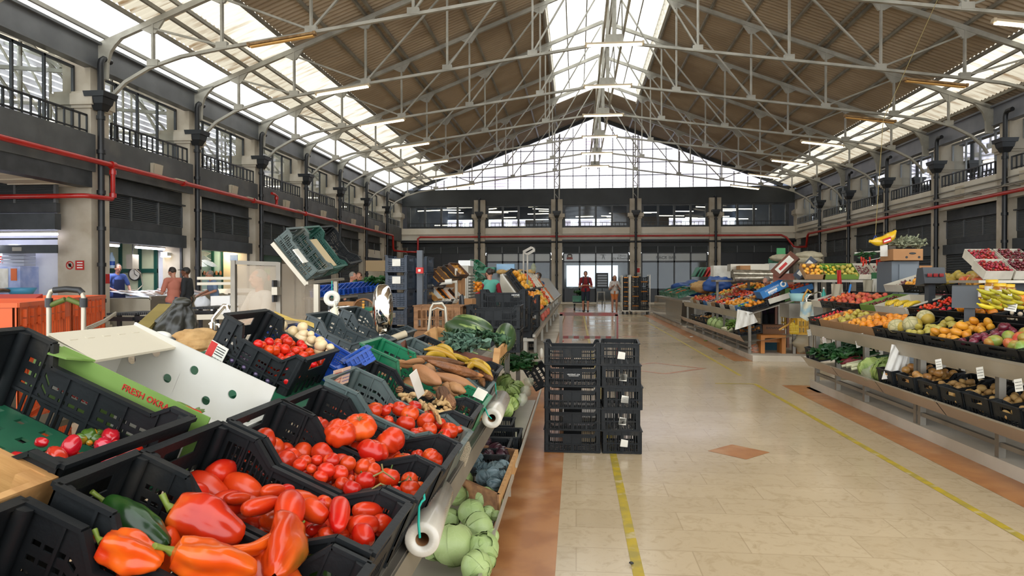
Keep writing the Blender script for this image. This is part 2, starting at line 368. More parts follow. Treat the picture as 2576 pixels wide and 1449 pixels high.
for i,y in enumerate(YC[4:]):
 if i>=1:lamp(i==1,lp_on,XC,y-.12,8.02,0,'lit fluorescent fitting under the roof ridge, %s of the middle row'%ords[i-1])
 tl=math.atan(.137)
 lamp(i==0,lp_off,XC-7.8,y-.12,zb(7.8)-.1,-tl,'x')if i==0 else lamp(False,lp_on,XC-7.8,y-.12,zb(7.8)-.1,-tl,'lit fluorescent fitting on the left side of the roof, %s of the lit row'%ords[i-1])
 if i==0:lp_off['label']='unlit aged fluorescent fitting on the left side of the nearest truss'
 x=XC+9.3
 if i<3 and i>0:lamp(False,lp_off,x-.8,y-.12,zb(8.5)-.25,tl,['','unlit brown fluorescent fitting on the right, nearer to the camera','unlit brown fluorescent fitting on the right with orange ends'][i])
 else:lamp(False,lp_on,x-.9,y-.12,zb(8.4)-.25,tl,'lit fluorescent fitting on the right roof side, %s'%['by the top right corner','','','nearest of the four-strong lit row','second of the four-strong lit row','third of the four-strong lit row','farthest of all'][i])
def column_mesh(s):
 b=MB()
 X=lambda d:-d*s
 def bx(d0,d1,y,z0,z1):b.box((min(X(d0),X(d1)),-y,z0),(max(X(d0),X(d1)),y,z1))
 bx(0,.85,.31,0,5.45);bx(-.04,.9,.34,0,.35)
 bx(-.05,.9,.36,5.45,5.52);bx(-.1,.95,.41,5.52,5.78);bx(-.04,.9,.35,5.78,5.84);bx(.05,.75,.25,5.84,6.72)
 return b.mesh('pillar',m_conc)
cl,cr=column_mesh(1),column_mesh(-1)
YO=-.55
for y in YC[3:]+[YB-.1]:
 struct(link('column',cl,loc=(XL,y,0)));struct(link('column',cr,loc=(XR,y+(YO if y<43 else 0),0)))
BX=[atY(u,500,YB).x for u in(1208,1401,1598,1797)]
cb=MB();cb.box((-.34,-.3,0),(.34,.1,5.35));cb.box((-.4,-.36,5.35),(.4,.1,5.45));cb.box((-.5,-.46,5.45),(.5,.1,5.68));cb.box((-.36,-.3,5.68),(.36,.1,6.6))
cbm=cb.mesh('pillar',m_conc)
for x in BX:struct(link('column',cbm,loc=(x,YB,0)))
def pipe_mesh():
 root=thing('rain_downpipe','x','downpipe')
 b=MB();b.tube([(0,0,0),(0,0,5.45)],.075,10)
 for z in(.9,1.75,2.6,3.45,4.4,5.2):b.tube([(0,0,z),(0,0,z+.09)],.1,10)
 b.ob('pipe',m_black,root)
 b=MB()
 for z0,z1,a0,a1 in((5.4,5.55,.1,.16),(5.55,5.7,.17,.2),(5.7,5.82,.24,.26)):
  b.add([(-a0,-a0,z0),(a0,-a0,z0),(a0,a0,z0),(-a0,a0,z0),(-a1,-a1,z1),(a1,-a1,z1),(a1,a1,z1),(-a1,a1,z1)],[(0,3,2,1),(4,5,6,7),(0,1,5,4),(1,2,6,5),(2,3,7,6),(3,0,4,7)])
 b.ob('hopper',m_black,root)
 b=MB();b.tube([(0,0,5.7),(0,0,6.5),(0,.03,6.6),(0,.1,6.66),(0,.35,6.66)],.07,8);b.ob('elbow',m_black,root);return root
pp=pipe_mesh();firstp=True
for i,y in enumerate(YC[4:]):
 for s in(-1,1):
  q=pp if firstp else dup(pp);firstp=False
  q.location=((XL+.17)if s<0 else(XR-.17),y+(-.2 if s<0 else YO-.4),0);q.rotation_euler=(0,0,0 if s<0 else PI)
  q['label']='black cast iron downpipe with hopper on the %s wall column, %s from the camera'%('left' if s<0 else 'right',ords[i]if i else 'nearest')
for i,x in enumerate(BX):
 q=dup(pp,loc=(x,YB-.5,0),rot=(0,0,0));q['label']='black downpipe on the %s of the four end wall columns'%['leftmost','second','third','rightmost'][i]
def louvres(mb,x,y0,y1,z0,z1,s,n=12,mull=3,ax='y'):
 for i in range(n):
  z=z0+(z1-z0)*(i+.5)/n;h=(z1-z0)/n
  if ax=='y':mb.prism([(x,y0,z-h*.45),(x+s*.05,y0,z-h*.5),(x+s*.06,y0,z-h*.4),(x+.01*s,y0,z+h*.45)],(0,y1-y0,0))
  else:mb.prism([(y0,x,z-h*.45),(y0,x+s*.05,z-h*.5),(y0,x+s*.06,z-h*.4),(y0,x+.01*s,z+h*.45)],(y1-y0,0,0))
 for i in range(mull+1):
  y=y0+(y1-y0)*i/mull
  if ax=='y':mb.cbox((x+s*.03,y,(z0+z1)/2),(.09,.06,z1-z0))
  else:mb.cbox((y,x+s*.03,(z0+z1)/2),(.06,.09,z1-z0))
 zc=(z0+z1)/2
 if ax=='y':mb.box((x-.03,y0,z0),(x-.01,y1,z1))
 else:mb.box((y0,x+.02,z0),(y1,x+.04,z1))
m_lv=mat('louvre_black','5c5f61',r=.5,m=.1)
m_shut=mat('shutter_slate','4a4e52','404448',s=3,r=.45,m=.3)
wn=1;dn=1;tn=3
def wallmeshes(X,s,tagn):
 global wn,dn,tn
 ys=[y+(YO if s<0 else 0)for y in YC[3:]]+[YB-.1]
 gb=MB()
 gb.box((min(X,X-s*.12),YC[2],6.45),(max(X,X-s*.12),YB,7.02));gb.box((min(X+s*.06,X-s*.2),YC[2],6.42),(max(X+s*.06,X-s*.2),YB,6.46));gb.box((min(X+s*.1,X-s*.2),YC[2],7.0),(max(X+s*.1,X-s*.2),YB,7.06))
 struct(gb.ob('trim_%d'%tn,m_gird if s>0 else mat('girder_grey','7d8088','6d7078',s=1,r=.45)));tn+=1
 w=MB()
 w.box((min(X-s*.05,X+s*.03),YC[2],3.97),(max(X-s*.05,X+s*.03),ys[0],4.84))
 for i in range(len(ys)-1):
  y0,y1=ys[i]+.27,ys[i+1]-.27
  w.box((min(X+s*.05,X-s*.05),y0-(.2 if s>0 else 0),3.97 if s>0 else 4.0),(max(X+s*.05,X-s*.05),y1+.05,4.84))
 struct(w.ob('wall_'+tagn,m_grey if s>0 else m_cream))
 ys2=[YC[2]]+ys
 for i in range(len(ys2)-1):
  y0,y1=ys2[i]+.3,ys2[i+1]-.3
  wr=MB();gl=MB()
  for k in range(5):
   y=y0+(y1-y0)*k/4;wr.cbox((X-s*.45,y,5.65),(.06,.05,1.62))
  wr.box((min(X-s*.42,X-s*.48),y0,6.4),(max(X-s*.42,X-s*.48),y1,6.46));wr.box((min(X-s*.42,X-s*.48),y0,4.82),(max(X-s*.42,X-s*.48),y1,4.9))
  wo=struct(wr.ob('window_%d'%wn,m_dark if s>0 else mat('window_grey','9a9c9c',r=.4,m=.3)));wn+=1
  gl.add([(X-s*.45,y0,4.86),(X-s*.45,y1,4.86),(X-s*.45,y1,6.44),(X-s*.45,y0,6.44)],[(0,1,2,3)]);gl.ob('pane',m_glass,wo)
  rl=MB();ry0,ry1=ys2[i]+.42,ys2[i+1]-.42
  rl.bar((X-s*.02,ry0,5.26),(X-s*.02,ry1,5.26),.05,.04);rl.bar((X-s*.02,ry0,4.9),(X-s*.02,ry1,4.9),.04,.03)
  nb=14
  for k in range(nb+1):
   y=ry0+(ry1-ry0)*k/nb;rl.bar((X-s*.02,y,4.84),(X-s*.02,y,5.26),.035 if k%4 else.05,.03)
  tag(rl.ob('railing',m_black),'low black iron railing in front of the %s upper windows, bay %s'%(tagn,['before the frame edge','nearest to the camera','second from the camera','third from the camera','fourth from the camera','fifth from the camera','sixth from the camera','seventh from the camera','at the end corner'][i]),'railing')
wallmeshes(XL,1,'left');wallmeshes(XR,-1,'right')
ys=[YC[3]]+YC[4:]+[YB-.1]
for s,X in((1,XL),(-1,XR)):
 ys=[y+(YO if s<0 else 0)for y in YC[3:]]+[YB-.1]
 for i in range(len(ys)-1):
  y0,y1=ys[i]+.31,ys[i+1]-.31;q=X-s*.25
  if s>0 and i==0:continue
  d=struct(MB().box((min(q,q-s*.2),y0,3.58),(max(q,q-s*.2),y1,4.0)).box((min(q-s*.05,q+s*.12),y0,3.6),(max(q-s*.05,q+s*.12),y1,3.64)).ob('door_%d'%dn,m_dark));dn+=1
  b=MB();louvres(b,q-s*.05,y0,y1,2.97,3.58,s);b.ob('louvre_panel',m_lv,d)
  b=MB();b.box((min(q,q-s*.15),y0,2.76),(max(q,q-s*.15),y1,2.97));b.ob('lintel',m_dark,d)
  b=MB();b.box((min(q+s*.14,q-s*.15),y0-.05,2.38),(max(q+s*.14,q-s*.15),y1+.05,2.74));b.ob('shutter_box',m_shut,d)
  opened=s>0 and i in(1,2,3)
  if s>0 and i==6:MB().box((q-.05,y0,.0),(q+.02,y1,3.2)).ob('wall_panel',m_cream,d)
  elif not opened:
   b=MB()
   for k in range(26):
    z=2.38*k/26;b.prism([(q,y0,z),(q+s*.02,y0,z+.02),(q+s*.02,y0,z+.075),(q,y0,z+.0915)],(0,y1-y0,0))
   b.box((min(q-s*.02,q-s*.04),y0,0),(max(q-s*.02,q-s*.04),y1,2.4));b.ob('roller_shutter',m_shut,d)
  else:
   b=MB();b.bar((q,y0+.04,0),(q,y0+.04,2.4),.06);b.bar((q,y1-.04,0),(q,y1-.04,2.4),.06);b.ob('guide_rail',m_dark,d)
b=MB();b.box((XL-.3,11.0,3.6),(XL+.02,15.0,4.0));struct(b.ob('trim_9',m_dark))
b=MB();b.box((XL-1.6,11.5,3.62),(XL-.2,15.0,3.66));
for k in range(5):b.box((XL-1.6,11.6+k*.7,3.60),(XL-.3,11.63+k*.7,3.625))
struct(b.ob('trim_10',m_cream))
YF=14.6;xa,xb=XL-5.5,-11.86
d=struct(MB().box((xa,YF,2.99),(xb,YF+.12,3.2)).box((xa,YF,3.8),(xb,YF+.12,4.0)).ob('door_%d'%dn,m_dark));dn+=1
b=MB();louvres(b,YF+.02,xa,xb,3.2,3.8,-1,n=12,mull=5,ax='x');b.ob('louvre_panel',m_lv,d)
MB().box((xa,YF-.05,2.59),(xb,YF+.14,2.96)).ob('shutter_box',m_shut,d)
MB().box((xa,YF,2.36),(xb,YF+.04,2.4)).ob('shutter_bar',m_shut,d);MB().box((xa,YF,2.05),(xb,YF+.05,2.24)).ob('shutter_bar',m_shut,d)
MB().box((-12.95,YF-.012,2.1),(-12.72,YF,2.19)).ob('lock_plate',mat('steel_plate','b8b4aa',r=.3,m=.8),d)
be=MB()
edges=[XL]+BX+[XR]
be.box((XL,YB,6.28),(XR,YB+.2,7.32));be.box((XL,YB+.05,3.6),(XR,YB+.2,4.2))
struct(be.ob('wall_back',mat('slate_wall','2f3233','262929',s=.9,r=.55)))
be=MB();be.box((XL,YB-.12,4.46),(XR,YB+.2,4.82));be.box((XL,YB-.1,4.05),(XR,YB+.2,4.44));be.box((XL,YB-.2,4.42),(XR,YB,4.48));struct(be.ob('trim_11',m_cream))
for i in range(5):
 x0,x1=edges[i]+.42,edges[i+1]-.42
 wr=MB();n=4
 wr.box((x0,YB+.1,4.8),(x1,YB+.2,4.95));wr.box((x0,YB+.1,6.18),(x1,YB+.2,6.3))
 for k in range(n+1):
  x=x0+(x1-x0)*k/n;wr.cbox((x,YB+.12,5.55),(.22 if k in(0,n)else.13,.12,1.5))
 w=struct(wr.ob('window_%d'%wn,m_dark));wn+=1
 MB().add([(x0,YB+.16,4.85),(x1,YB+.16,4.85),(x1,YB+.16,6.3),(x0,YB+.16,6.3)],[(0,1,2,3)]).ob('pane',m_glass,w)
 rl=MB();rl.bar((x0,YB-.02,5.14),(x1,YB-.02,5.14),.03);rl.bar((x0,YB-.02,4.9),(x1,YB-.02,4.9),.02)
 for k in range(16):x=x0+(x1-x0)*k/15;rl.bar((x,YB-.02,4.82),(x,YB-.02,5.14),.025)
 tag(rl.ob('railing',m_black),'low black railing in front of the end wall windows, %s of five bays'%['leftmost','second from left','middle','fourth from left','rightmost'][i],'railing')
 fr=MB();glz=MB();lvb=MB()
 louvres(lvb,YB+.02,x0-.05,x1+.05,3.22,3.62,-1,n=8,mull=4,ax='x')
 solid=i in(0,4)
 if solid:
  for k in range(5):x=x0+(x1-x0)*k/4;fr.cbox((x,YB+.1,2.6),(.06,.1,1.4))
  fr.box((x0-.1,YB+.1,0),(x1+.1,YB+.2,3.3))
 else:
  for k in range(5):
   x=x0+(x1-x0)*k/4;fr.cbox((x,YB+.1,1.6),(.09,.1,3.2))
  fr.box((x0,YB+.05,2.6),(x1,YB+.15,2.7));fr.box((x0,YB+.05,3.16),(x1,YB+.15,3.24))
  if i!=2:fr.box((x0,YB+.05,0),(x1,YB+.15,.95))
  else:
   q=x0+(x1-x0)*.5;fr.box((x0,YB+.05,0),(q,YB+.15,.95));fr.box((x1-.9,YB+.05,0),(x1,YB+.15,.9))
 dd=struct(fr.ob('door_%d'%dn,m_black));dn+=1
 lvb.ob('louvre_panel',m_lv,dd)
 if not solid:
  glz.add([(x0,YB+.1,.9),(x1,YB+.1,.9),(x1,YB+.1,2.62),(x0,YB+.1,2.62)],[(0,1,2,3)]);glz.ob('pane',m_glass,dd)
  MB().box((x0,YB+.09,2.7),(x1,YB+.11,3.17)).ob('fascia_panel',mat('shop_fascia','c4cad0',r=.3)if i==2 else mat('shop_fascia_grey','9a9c98',r=.25),dd)
b=MB();b.box((XL,YB-.25,3.95),(XR,YB-.08,4.05));b.tube([(XL,YB-.3,3.9),(XR,YB-.3,3.9)],.06,8);struct(b.ob('trim_12',m_black))
b=MB();b.box((BX[0],YB-.5,0),(BX[3],YB+.1,.09));struct(b.ob('trim_13',m_cream))
gs=MB();z=7.36
while z<ZA-.5:
 hw=(ZA-.25-z)/SL;x0,x1=max(XL+.3,XC-hw),min(XR-.3,XC+hw)
 gs.add([(x0,YB+.14,z),(x1,YB+.14,z),(x1,YB+.02,z+.165),(x0,YB+.02,z+.165)],[(0,1,2,3)]);z+=.185
gw=struct(gs.ob('window_%d'%wn,m_gabl));wn+=1
gf=MB();x=XC-10.4
while x<XC+10.5:
 zt=ZA-.3-SL*abs(x-XC)
 if zt>7.4:gf.bar((x,YB-.03,7.3),(x,YB-.03,zt),.045)
 x+=.83
for z in(8.1,8.9,9.7,10.5):
 hw=(ZA-.3-z)/SL;gf.bar((XC-hw,YB-.03,z),(XC+hw,YB-.03,z),.045)
for sg in(-1,1):gf.bar((XC,YB-.05,ZA-.1),(XC+sg*11.6,YB-.05,ZA-.1-SL*11.6),.16,.22)
gf.ob('glazing_bar',m_dark,gw)
for x in(BX[1],BX[2]):
 lt=MB();z1=ZA-SL*abs(x-XC)-.3
 for dx in(-.15,.15):lt.bar((x+dx,YB-.2,5.7),(x+dx,YB-.2,z1),.07)
 z=5.8;k=0
 while z<z1-.4:
  lt.bar((x-.15,YB-.2,z),(x+.15,YB-.2,z+.38)if k%2 else(x+.15,YB-.2,z),.035);
  lt.bar((x-.15 if k%2 else x+.15,YB-.2,z),(x+.15 if k%2 else x-.15,YB-.2,z+.4),.035);z+=.4;k+=1
 tag(lt.ob('lattice_post',m_trus),'grey lattice steel post on the end wall, %s of the two'%('left' if x<0.5 else 'right'),'post')
def fpipe(n,pts,r,lab,fl=()):
 b=MB();b.tube(pts,r,10)
 for p,q in fl:b.tube([p,q],r*1.5,10)
 return tag(b.ob(n,m_red),lab,'pipe')
X=XL+.28
fpipe('fire_pipe',[(X,6,4.17),(X,39.9,4.17),(X,40.3,4.16),(X,40.35,4.1),(X,40.4,3.4),(X,40.6,3.28),(X+.1,43.2,3.3),(X+.8,43.25,3.3),(X+.85,43.25,3.4),(X+.85,43.25,4.15),(X+1.0,43.25,4.25),(XR-.9,43.25,4.25),(XR-.6,43.2,4.1),(XR-.35,42.6,3.5),(XR-.3,42.3,3.45),(XR-.3,40.5,3.4),(XR-.3,40.3,4.0),(XR-.3,40.1,4.12),(XR-.3,5,4.12)],.062,'red fire main running along both side walls and the end wall',[((X,y-.06,4.17),(X,y+.06,4.17))for y in(15.35,18.3,22.5,27,31)])
fpipe('fire_pipe',[(X,15.35,4.15),(X,15.35,3.42),(X,15.3,3.36),(X,14.55,3.34),(X-.06,14.48,3.34),(X-5,14.48,3.34)],.055,'lower red branch pipe dropping in front of the nearest left column',[((X,15.35,3.95),(X,15.35,4.05)),((X,15.35,3.4),(X,15.35,3.5))])
fpipe('fire_valve',[(X,24.3,4.2),(X,24.3,4.55),(X,24.1,4.6),(X,23.9,4.6)],.05,'red valve standing on the left fire main by the fifth bay box',[((X,24.3,4.42),(X,24.3,4.52))])
b=MB()
for dz,dx in((.28,.2),(.5,.12),(.2,.34)):b.bar((XR-dx,6,4.12+dz),(XR-dx,42.5,4.12+dz),.08,.03)
for k in range(18):b.bar((XR-.02,8+k*2,4.3),(XR-.55,8+k*2,4.3),.04)
tag(b.ob('cable_tray',mat('tray_grey','8a857a',r=.5,m=.3)),'grey cable trays above the red pipe on the right wall','cable tray')
m_box=mat('junction_cream','b9ae98',r=.6)
for i,y in enumerate((17.3,21.4,25.5,29.4,33.5,37.5)):
 b=MB();b.box((0,-.17,-.16),(.09,.17,.16));b.prism([(.09,-.17,-.16),(.09,.17,-.16),(.13,.17,.12),(.13,-.17,.12)],(.02,0,.02))
 tag(b.ob('junction_box',m_box,loc=(XL+.06,y,4.38)),'cream metal box on the grey parapet of the left wall, %s one'%ords[i],'box')
 b=MB();b.box((0,-.2,-.02),(.3,.2,.02));tag(b.ob('lamp_bracket',m_box,loc=(XL+.06,y+.75,4.22)),'flat grey bracket beside the %s cream box on the left wall'%ords[i],'bracket')
for i,y in enumerate((26.2,22.7)):tag(MB().box((-.1,-.2,-.2),(0,.2,.2)).ob('junction_box',m_box,loc=(XR-.05,y-1.0,4.5+.02)),'cream cable box on the right wall parapet, %s one'%['farther','nearer'][i],'box')
m_cblk=mat('crate_black','101315','171a1c',s=4,r=.5,sp=.28,b=.1,bs=60,rnd=.12,c3='2c2a26',s3=7,lo3=.6,hi3=.75)
m_cblu=mat('crate_blueblack','1d2733','263240',s=4,r=.45,rnd=.1,c3='3c4048',s3=6,lo3=.6,hi3=.75)
m_cgry=mat('crate_greygreen','4e5b59','424f4d',s=4,r=.45,b=.1,bs=60,rnd=.06,c3='7a776a',s3=6,lo3=.6,hi3=.75)
m_cgrn=mat('crate_green','0f6a48','0c5a3c',s=4,r=.4,rnd=.08,c3='4d7a5c',s3=6,lo3=.62,hi3=.76)
m_cblue=mat('crate_blue','1d4fae','173f92',s=4,r=.4,rnd=.05)
m_cnavy=mat('crate_navy','152a55',r=.4)
m_corg=mat('bin_orange','c8541a','b84812',s=2,r=.45,c3='a84a20',s3=3)
m_cyel=mat('crate_yellow','c79a1c',r=.4)
m_paper=mat('paper_white','d9d6cc','c9c5b8',s=6,r=.8)
m_wood=mat('pale_wood','b98d58','a37644',s=3,r=.65,st=(1,8,8),b=.1,bs=20)
m_woodd=mat('crate_wood','8f6640','744f30',s=3,r=.7,st=(1,8,8),b=.1,bs=20)
m_card=mat('cardboard','a97c50','9a6e45',s=3,r=.8)
m_cardd=mat('cardboard_brown','6b4130','5c3626',s=3,r=.8)
m_steel=mat('brushed_steel','b0a898','a59d8d',s=2,r=.36,m=.5)
m_steeld=mat('stall_steel','8a8479','777167',s=3,r=.42,m=.6)
m_chrome=mat('chrome','d8d4cc',r=.08,m=1)
m_ink=mat('ink_black','222222',r=.6);m_inkr=mat('ink_red','b3231c',r=.6);m_inkw=mat('ink_white','e4e2dc',r=.6);m_inkb=mat('ink_blue','28418f',r=.6)
P_DIP=[(0,1),(.15,1),(.33,.66),(.68,.66),(.80,.9),(1,.9)]
P_MID=[(0,1),(.1,1),(.14,.82),(.86,.82),(.9,1),(1,1)]
P_FLAT=[(0,1),(1,1)]
def interp(pr,x):
 for(a,b),(c,d)in zip(pr,pr[1:]):
  if x<=c+1e-9:return b+(d-b)*(x-a)/max(c-a,1e-9)
 return pr[-1][1]
def slots(a,b,n,bar=.28):
 """edges of n slots between a and b"""
 w=(b-a)/n;r=[a]
 for i in range(n):r+=[a+w*i+w*bar/2,a+w*(i+1)-w*bar/2]
 return r+[b]
CRM={}
def crate_mesh(L,W,H,prof=P_DIP,n=12,nw=7,style='slot',t=.003,plate=False,handle=True,solid_ends=False,profw=P_FLAT,rim=.008,key=None,fine=1):
 mb=MB();p=.032
 half=[slots(p,L/2-.012,n),slots(L/2+.012,L-p,n)]
 us=[0]+half[0]+half[1]+[L];nu=len(half[0])
 vs=[0,.02,H*.42,H*.48,H*.82,H]if style=='slot' else[0,.018]+[x for q in slots(.018,H*.86,5,.35)[1:-1]for x in[q]]+[H]
 if style=='grid2':vs=[0,.018,H*.36,H*.42]+slots(H*.42,H*.86,3,.4)[1:-1]+[H]
 def hole(i,j):
  if i<=0 or i>=len(us)-2:return False
  k=i-1
  side=k<nu-1
  if k==nu-1:return False
  kk=k if side else k-nu
  if kk%2==0 or kk<0:return False
  if plate and abs((us[i]+us[i+1])/2-L/2)<L*.17 and j>=2:return False
  return j%2==1 and j<len(vs)-2
 topf=lambda u:interp(prof,u/L)
 uu=sorted(set([round(x,5)for x in us]))
 us=uu
 nu=sum(1 for x in us if x<L/2-.0119)-0
 def hole(i,j):
  if i<=0 or i>=len(us)-2:return False
  m=(us[i]+us[i+1])/2;a=p if m<L/2 else L/2+.012;b=L/2-.012 if m<L/2 else L-p
  if not a<m<b:return False
  w=(b-a)/n;fr=((m-a)/w)%1
  if not.12<fr<.88:return False
  if plate and abs(m-L/2)<L*.17 and vs[j]>H*.3:return False
  return j%2==1 and j<len(vs)-2
 mb.panel((0,0,0),(1,0,0),(0,0,1),(0,1,0),us,vs,hole,t,topf)
 mb.panel((0,W,0),(1,0,0),(0,0,1),(0,-1,0),us,vs,hole,t,topf)
 ws=sorted(set([0,p,W*.28,W*.72,W-p,W]+[round(x,5)for x in slots(p,W-p,nw)]))
 vw=[0,.02,H*.42,H*.5,H*.68,H*.86,H]
 def holew(i,j):
  m=(ws[i]+ws[i+1])/2
  if handle and j==4 and W*.28<m<W*.72:return True
  if solid_ends or not p<m<W-p:return False
  fr=((m-p)/((W-2*p)/nw))%1
  return j==1 and.2<fr<.8
 topw=lambda u:interp(profw,u/W)
 for x,e,sc_ in((0,1,prof[0][1]),(L,-1,prof[-1][1])):
  mb.panel((x,0,0),(0,1,0),(0,0,1),(e,0,0),ws,[v*sc_ for v in vw],holew,t,topw)
 bs=slots(0,L,max(6,n));ds=slots(0,W,max(5,nw))
 hb=lambda i,j:i%2==1 and j%2==1 and i<len(bs)-2 and j<len(ds)-2
 mb.panel((0,0,.004),(1,0,0),(0,1,0),(0,0,1),sorted(set(bs)),sorted(set(ds)),lambda i,j:i%2==1 and j%2==1,.004)
 for y in(0,W):
  for(a,b),(c,d)in zip(prof,prof[1:]):
   mb.bar((a*L,y,b*H),(c*L,y,d*H),.016,rim)
  mb.bar((0,y,.008),(L,y,.008),.012,.012);mb.bar((0,y,H*.45*min(1,topf(L/2)+.02)),(L,y,H*.45*min(1,topf(L/2)+.02)),.012,.006)
  for k in range(1,6):
   x=L*k/6;mb.bar((x,y,.01),(x,y,H*topf(x)),.005,.014,up=(0,1,0))
 for x,q in((0,prof[0][1]),(L,prof[-1][1])):
  for(a,b),(c,d)in zip(profw,profw[1:]):mb.bar((x,a*W,b*H*q),(x,c*W,d*H*q),.016,rim)
  for y in(0,W):mb.tube([(x+(.012 if x==0 else-.012),y+(.012 if y==0 else-.012),0),(x+(.012 if x==0 else-.012),y+(.012 if y==0 else-.012),H*q)],.014,8)
 return mb
class Proto:
 """one kind of thing: the first placing uses the source itself, the rest are copies"""
 def __init__(s,src):s.src=src;s.used=False
 def put(s,label,mw,group=None,cat=None,scale=None):
  o=s.src if not s.used else dup(s.src);s.used=True
  if 'group' in o:del o['group']
  if scale is not None:mw=mw@M.Diagonal((*((scale,)*3 if isinstance(scale,(int,float))else scale),1))
  o.matrix_basis=mw;tag(o,label,cat,group);return o
def crate_proto(name,m,*a,label=None,cat='crate',**k):
 L,W,H=a
 mb=crate_mesh(*a,**k);
 o=mb.ob(name,m);tag(o,'x',cat);return Proto(o)
def box_open(mb,L,W,H,t=.006):
 mb.box((0,0,0),(L,W,t));mb.box((0,0,0),(L,t,H));mb.box((0,W-t,0),(L,W,H));mb.box((0,t,0),(t,W-t,H));mb.box((L-t,t,0),(L,W-t,H));return mb
def lobes(n,a,ph=0,top=.6):
 return lambda p,t,f:V((p.x*(1-a*(0.5+.5*cos(n*t+ph))*(top+(1-top)*abs(cos(f)))),p.y*(1-a*(.5+.5*cos(n*t+ph))*(top+(1-top)*abs(cos(f)))),p.z-.28*math.exp(-(p.x**2+p.y**2)*9)*(1 if p.z>0 else-.5)))
def fruit(n,r,m,fn=None,nu=16,nv=10,cat='fruit',stem=None,extra=None):
 mb=MB().ball((0,0,0),r,fn,nu,nv);o=mb.ob(n,m);tag(o,'x',cat)
 if stem:stem(o)
 return Proto(o)
m_tom=mat('tomato_skin','ab2109','bd340f',s=9,r=.28,rnd=.08,coat=.12,sp=.4,c3='d6521a',s3=14,lo3=.55,hi3=.7)
m_tomc=mat('cherry_tomato','c43210',r=.28,rnd=.15,coat=.1,sp=.4)
m_calyx=mat('calyx_green','3c5a1e',r=.6)
m_twig=mat('dry_stalk','7a6a3c',r=.7)
def calyx(z,s,m=None):
 def f(o):
  b=MB()
  for k in range(5):
   a=2*PI*k/5;b.add([(0,0,z),(s*.5*cos(a-.35),s*.5*sin(a-.35),z+s*.12),(s*1.1*cos(a),s*1.1*sin(a),z+s*.25),(s*.5*cos(a+.35),s*.5*sin(a+.35),z+s*.12)],[(0,1,2,3)])
  b.tube([(0,0,z),(0,0,z+s*.4),(s*.15,0,z+s*.8)],s*.12,5);b.ob('calyx',m or m_calyx,o)
 return f
def dim(p,t,f):return V((p.x,p.y,p.z-.22*math.exp(-(p.x**2+p.y**2)*8)*(1 if p.z>0 else-.3)))
def knob(a,sc_=2.0,o=0):return lambda p,t,f:p*(1+a*N3(p,sc_,o))
def blunt(q):
 k=max(1e-6,sqrt(q.x*q.x+q.y*q.y));return V((q.x*k**-.35,q.y*k**-.35,q.z))
def tapered(a=.35,w=.12,sc_=2.2,o=0,curve=0,bl=False):
 def g(p,t,f):
  if bl:p=blunt(p)
  k=1-a*abs(p.z)**2;n=1+w*N3(p,sc_,o);return V((p.x*k*n+curve*p.z**2,p.y*k*n,p.z))
 return g
def pepper(n,l,w,m,seed,lob=3,dents=.12,bend=.0,stem=True,flat=1.0):
 rr=random.Random(seed);ph=rr.uniform(0,6);mb=MB();nu,nv=36,26;vs=[]
 def fn(u,v):
  t=2*PI*u;z=v
  pr=(sin(PI*min(1,(z*.9+.055)))**.42)*(1-.32*z**1.6)
  if z<.02 or z>.98:pr*=.35
  r=pr*w*(1-dents*(.5+.5*cos(lob*t+ph+1.1*z))-.05*cos(2*t+ph*2))
  d=N3((cos(t)*.8,sin(t)*.8,z*1.6),1.3,seed)*.3+N3((cos(t),sin(t),z*3),2.0,seed+9)*.1
  r*=1+d
  zz=l*(z-.5)+(.10*w if z<.06 else 0)
  return V((r*cos(t)+bend*l*(z-.5)**2*2,r*sin(t)*flat,zz))
 mb.grid(fn,nu,nv);o=mb.ob(n,m);tag(o,'x','pepper')
 if stem:MB().tube([(0,0,-l*.46),(.1*w,0,-l*.55),(.35*w,.1*w,-l*.66)],[w*.2,w*.11,w*.13],7).ob('stem',m_pstem,o)
 return Proto(o)
m_pstem=mat('pepper_stem','6a7a2c',r=.5)
m_pepr=mat('pepper_red','a8200a','bd3a10',s=7,r=.25,coat=.2,sp=.35,c3='c2601c',s3=8,lo3=.55,hi3=.72)
m_pepo=mat('pepper_orange','c8440c','d46414',s=6,r=.25,coat=.2,sp=.35,c3='b02a08',s3=6,lo3=.5,hi3=.66)
m_pepg=mat('pepper_green','142e10','1f4416',s=5,r=.28,coat=.2,sp=.35,c3='466226',s3=6,lo3=.56,hi3=.74)
m_pepm=mat('pepper_mixed','b8340c','cc5414',s=6,r=.25,coat=.2,sp=.35,c3='5c4a14',s3=5,lo3=.56,hi3=.7,st=(2,2,.5))
def leaf(mb,l,w,mw,nu=8,nv=7,ruf=.2,curl=.5,seed=0,fold=.2):
 old=mb.M;mb.M=old@mw
 def fn(u,v):
  x=(u-.5)*2;ww=w*(sin(PI*min(1,v*.86+.14))**.6);z=curl*l*v*v+abs(x)*w*fold
  z+=ruf*w*N3((x*1.6,v*2.6,seed),1.4,seed)*abs(x)**.7
  return V((x*ww*.5,v*l,z))
 mb.grid(fn,nu,nv);mb.M=old
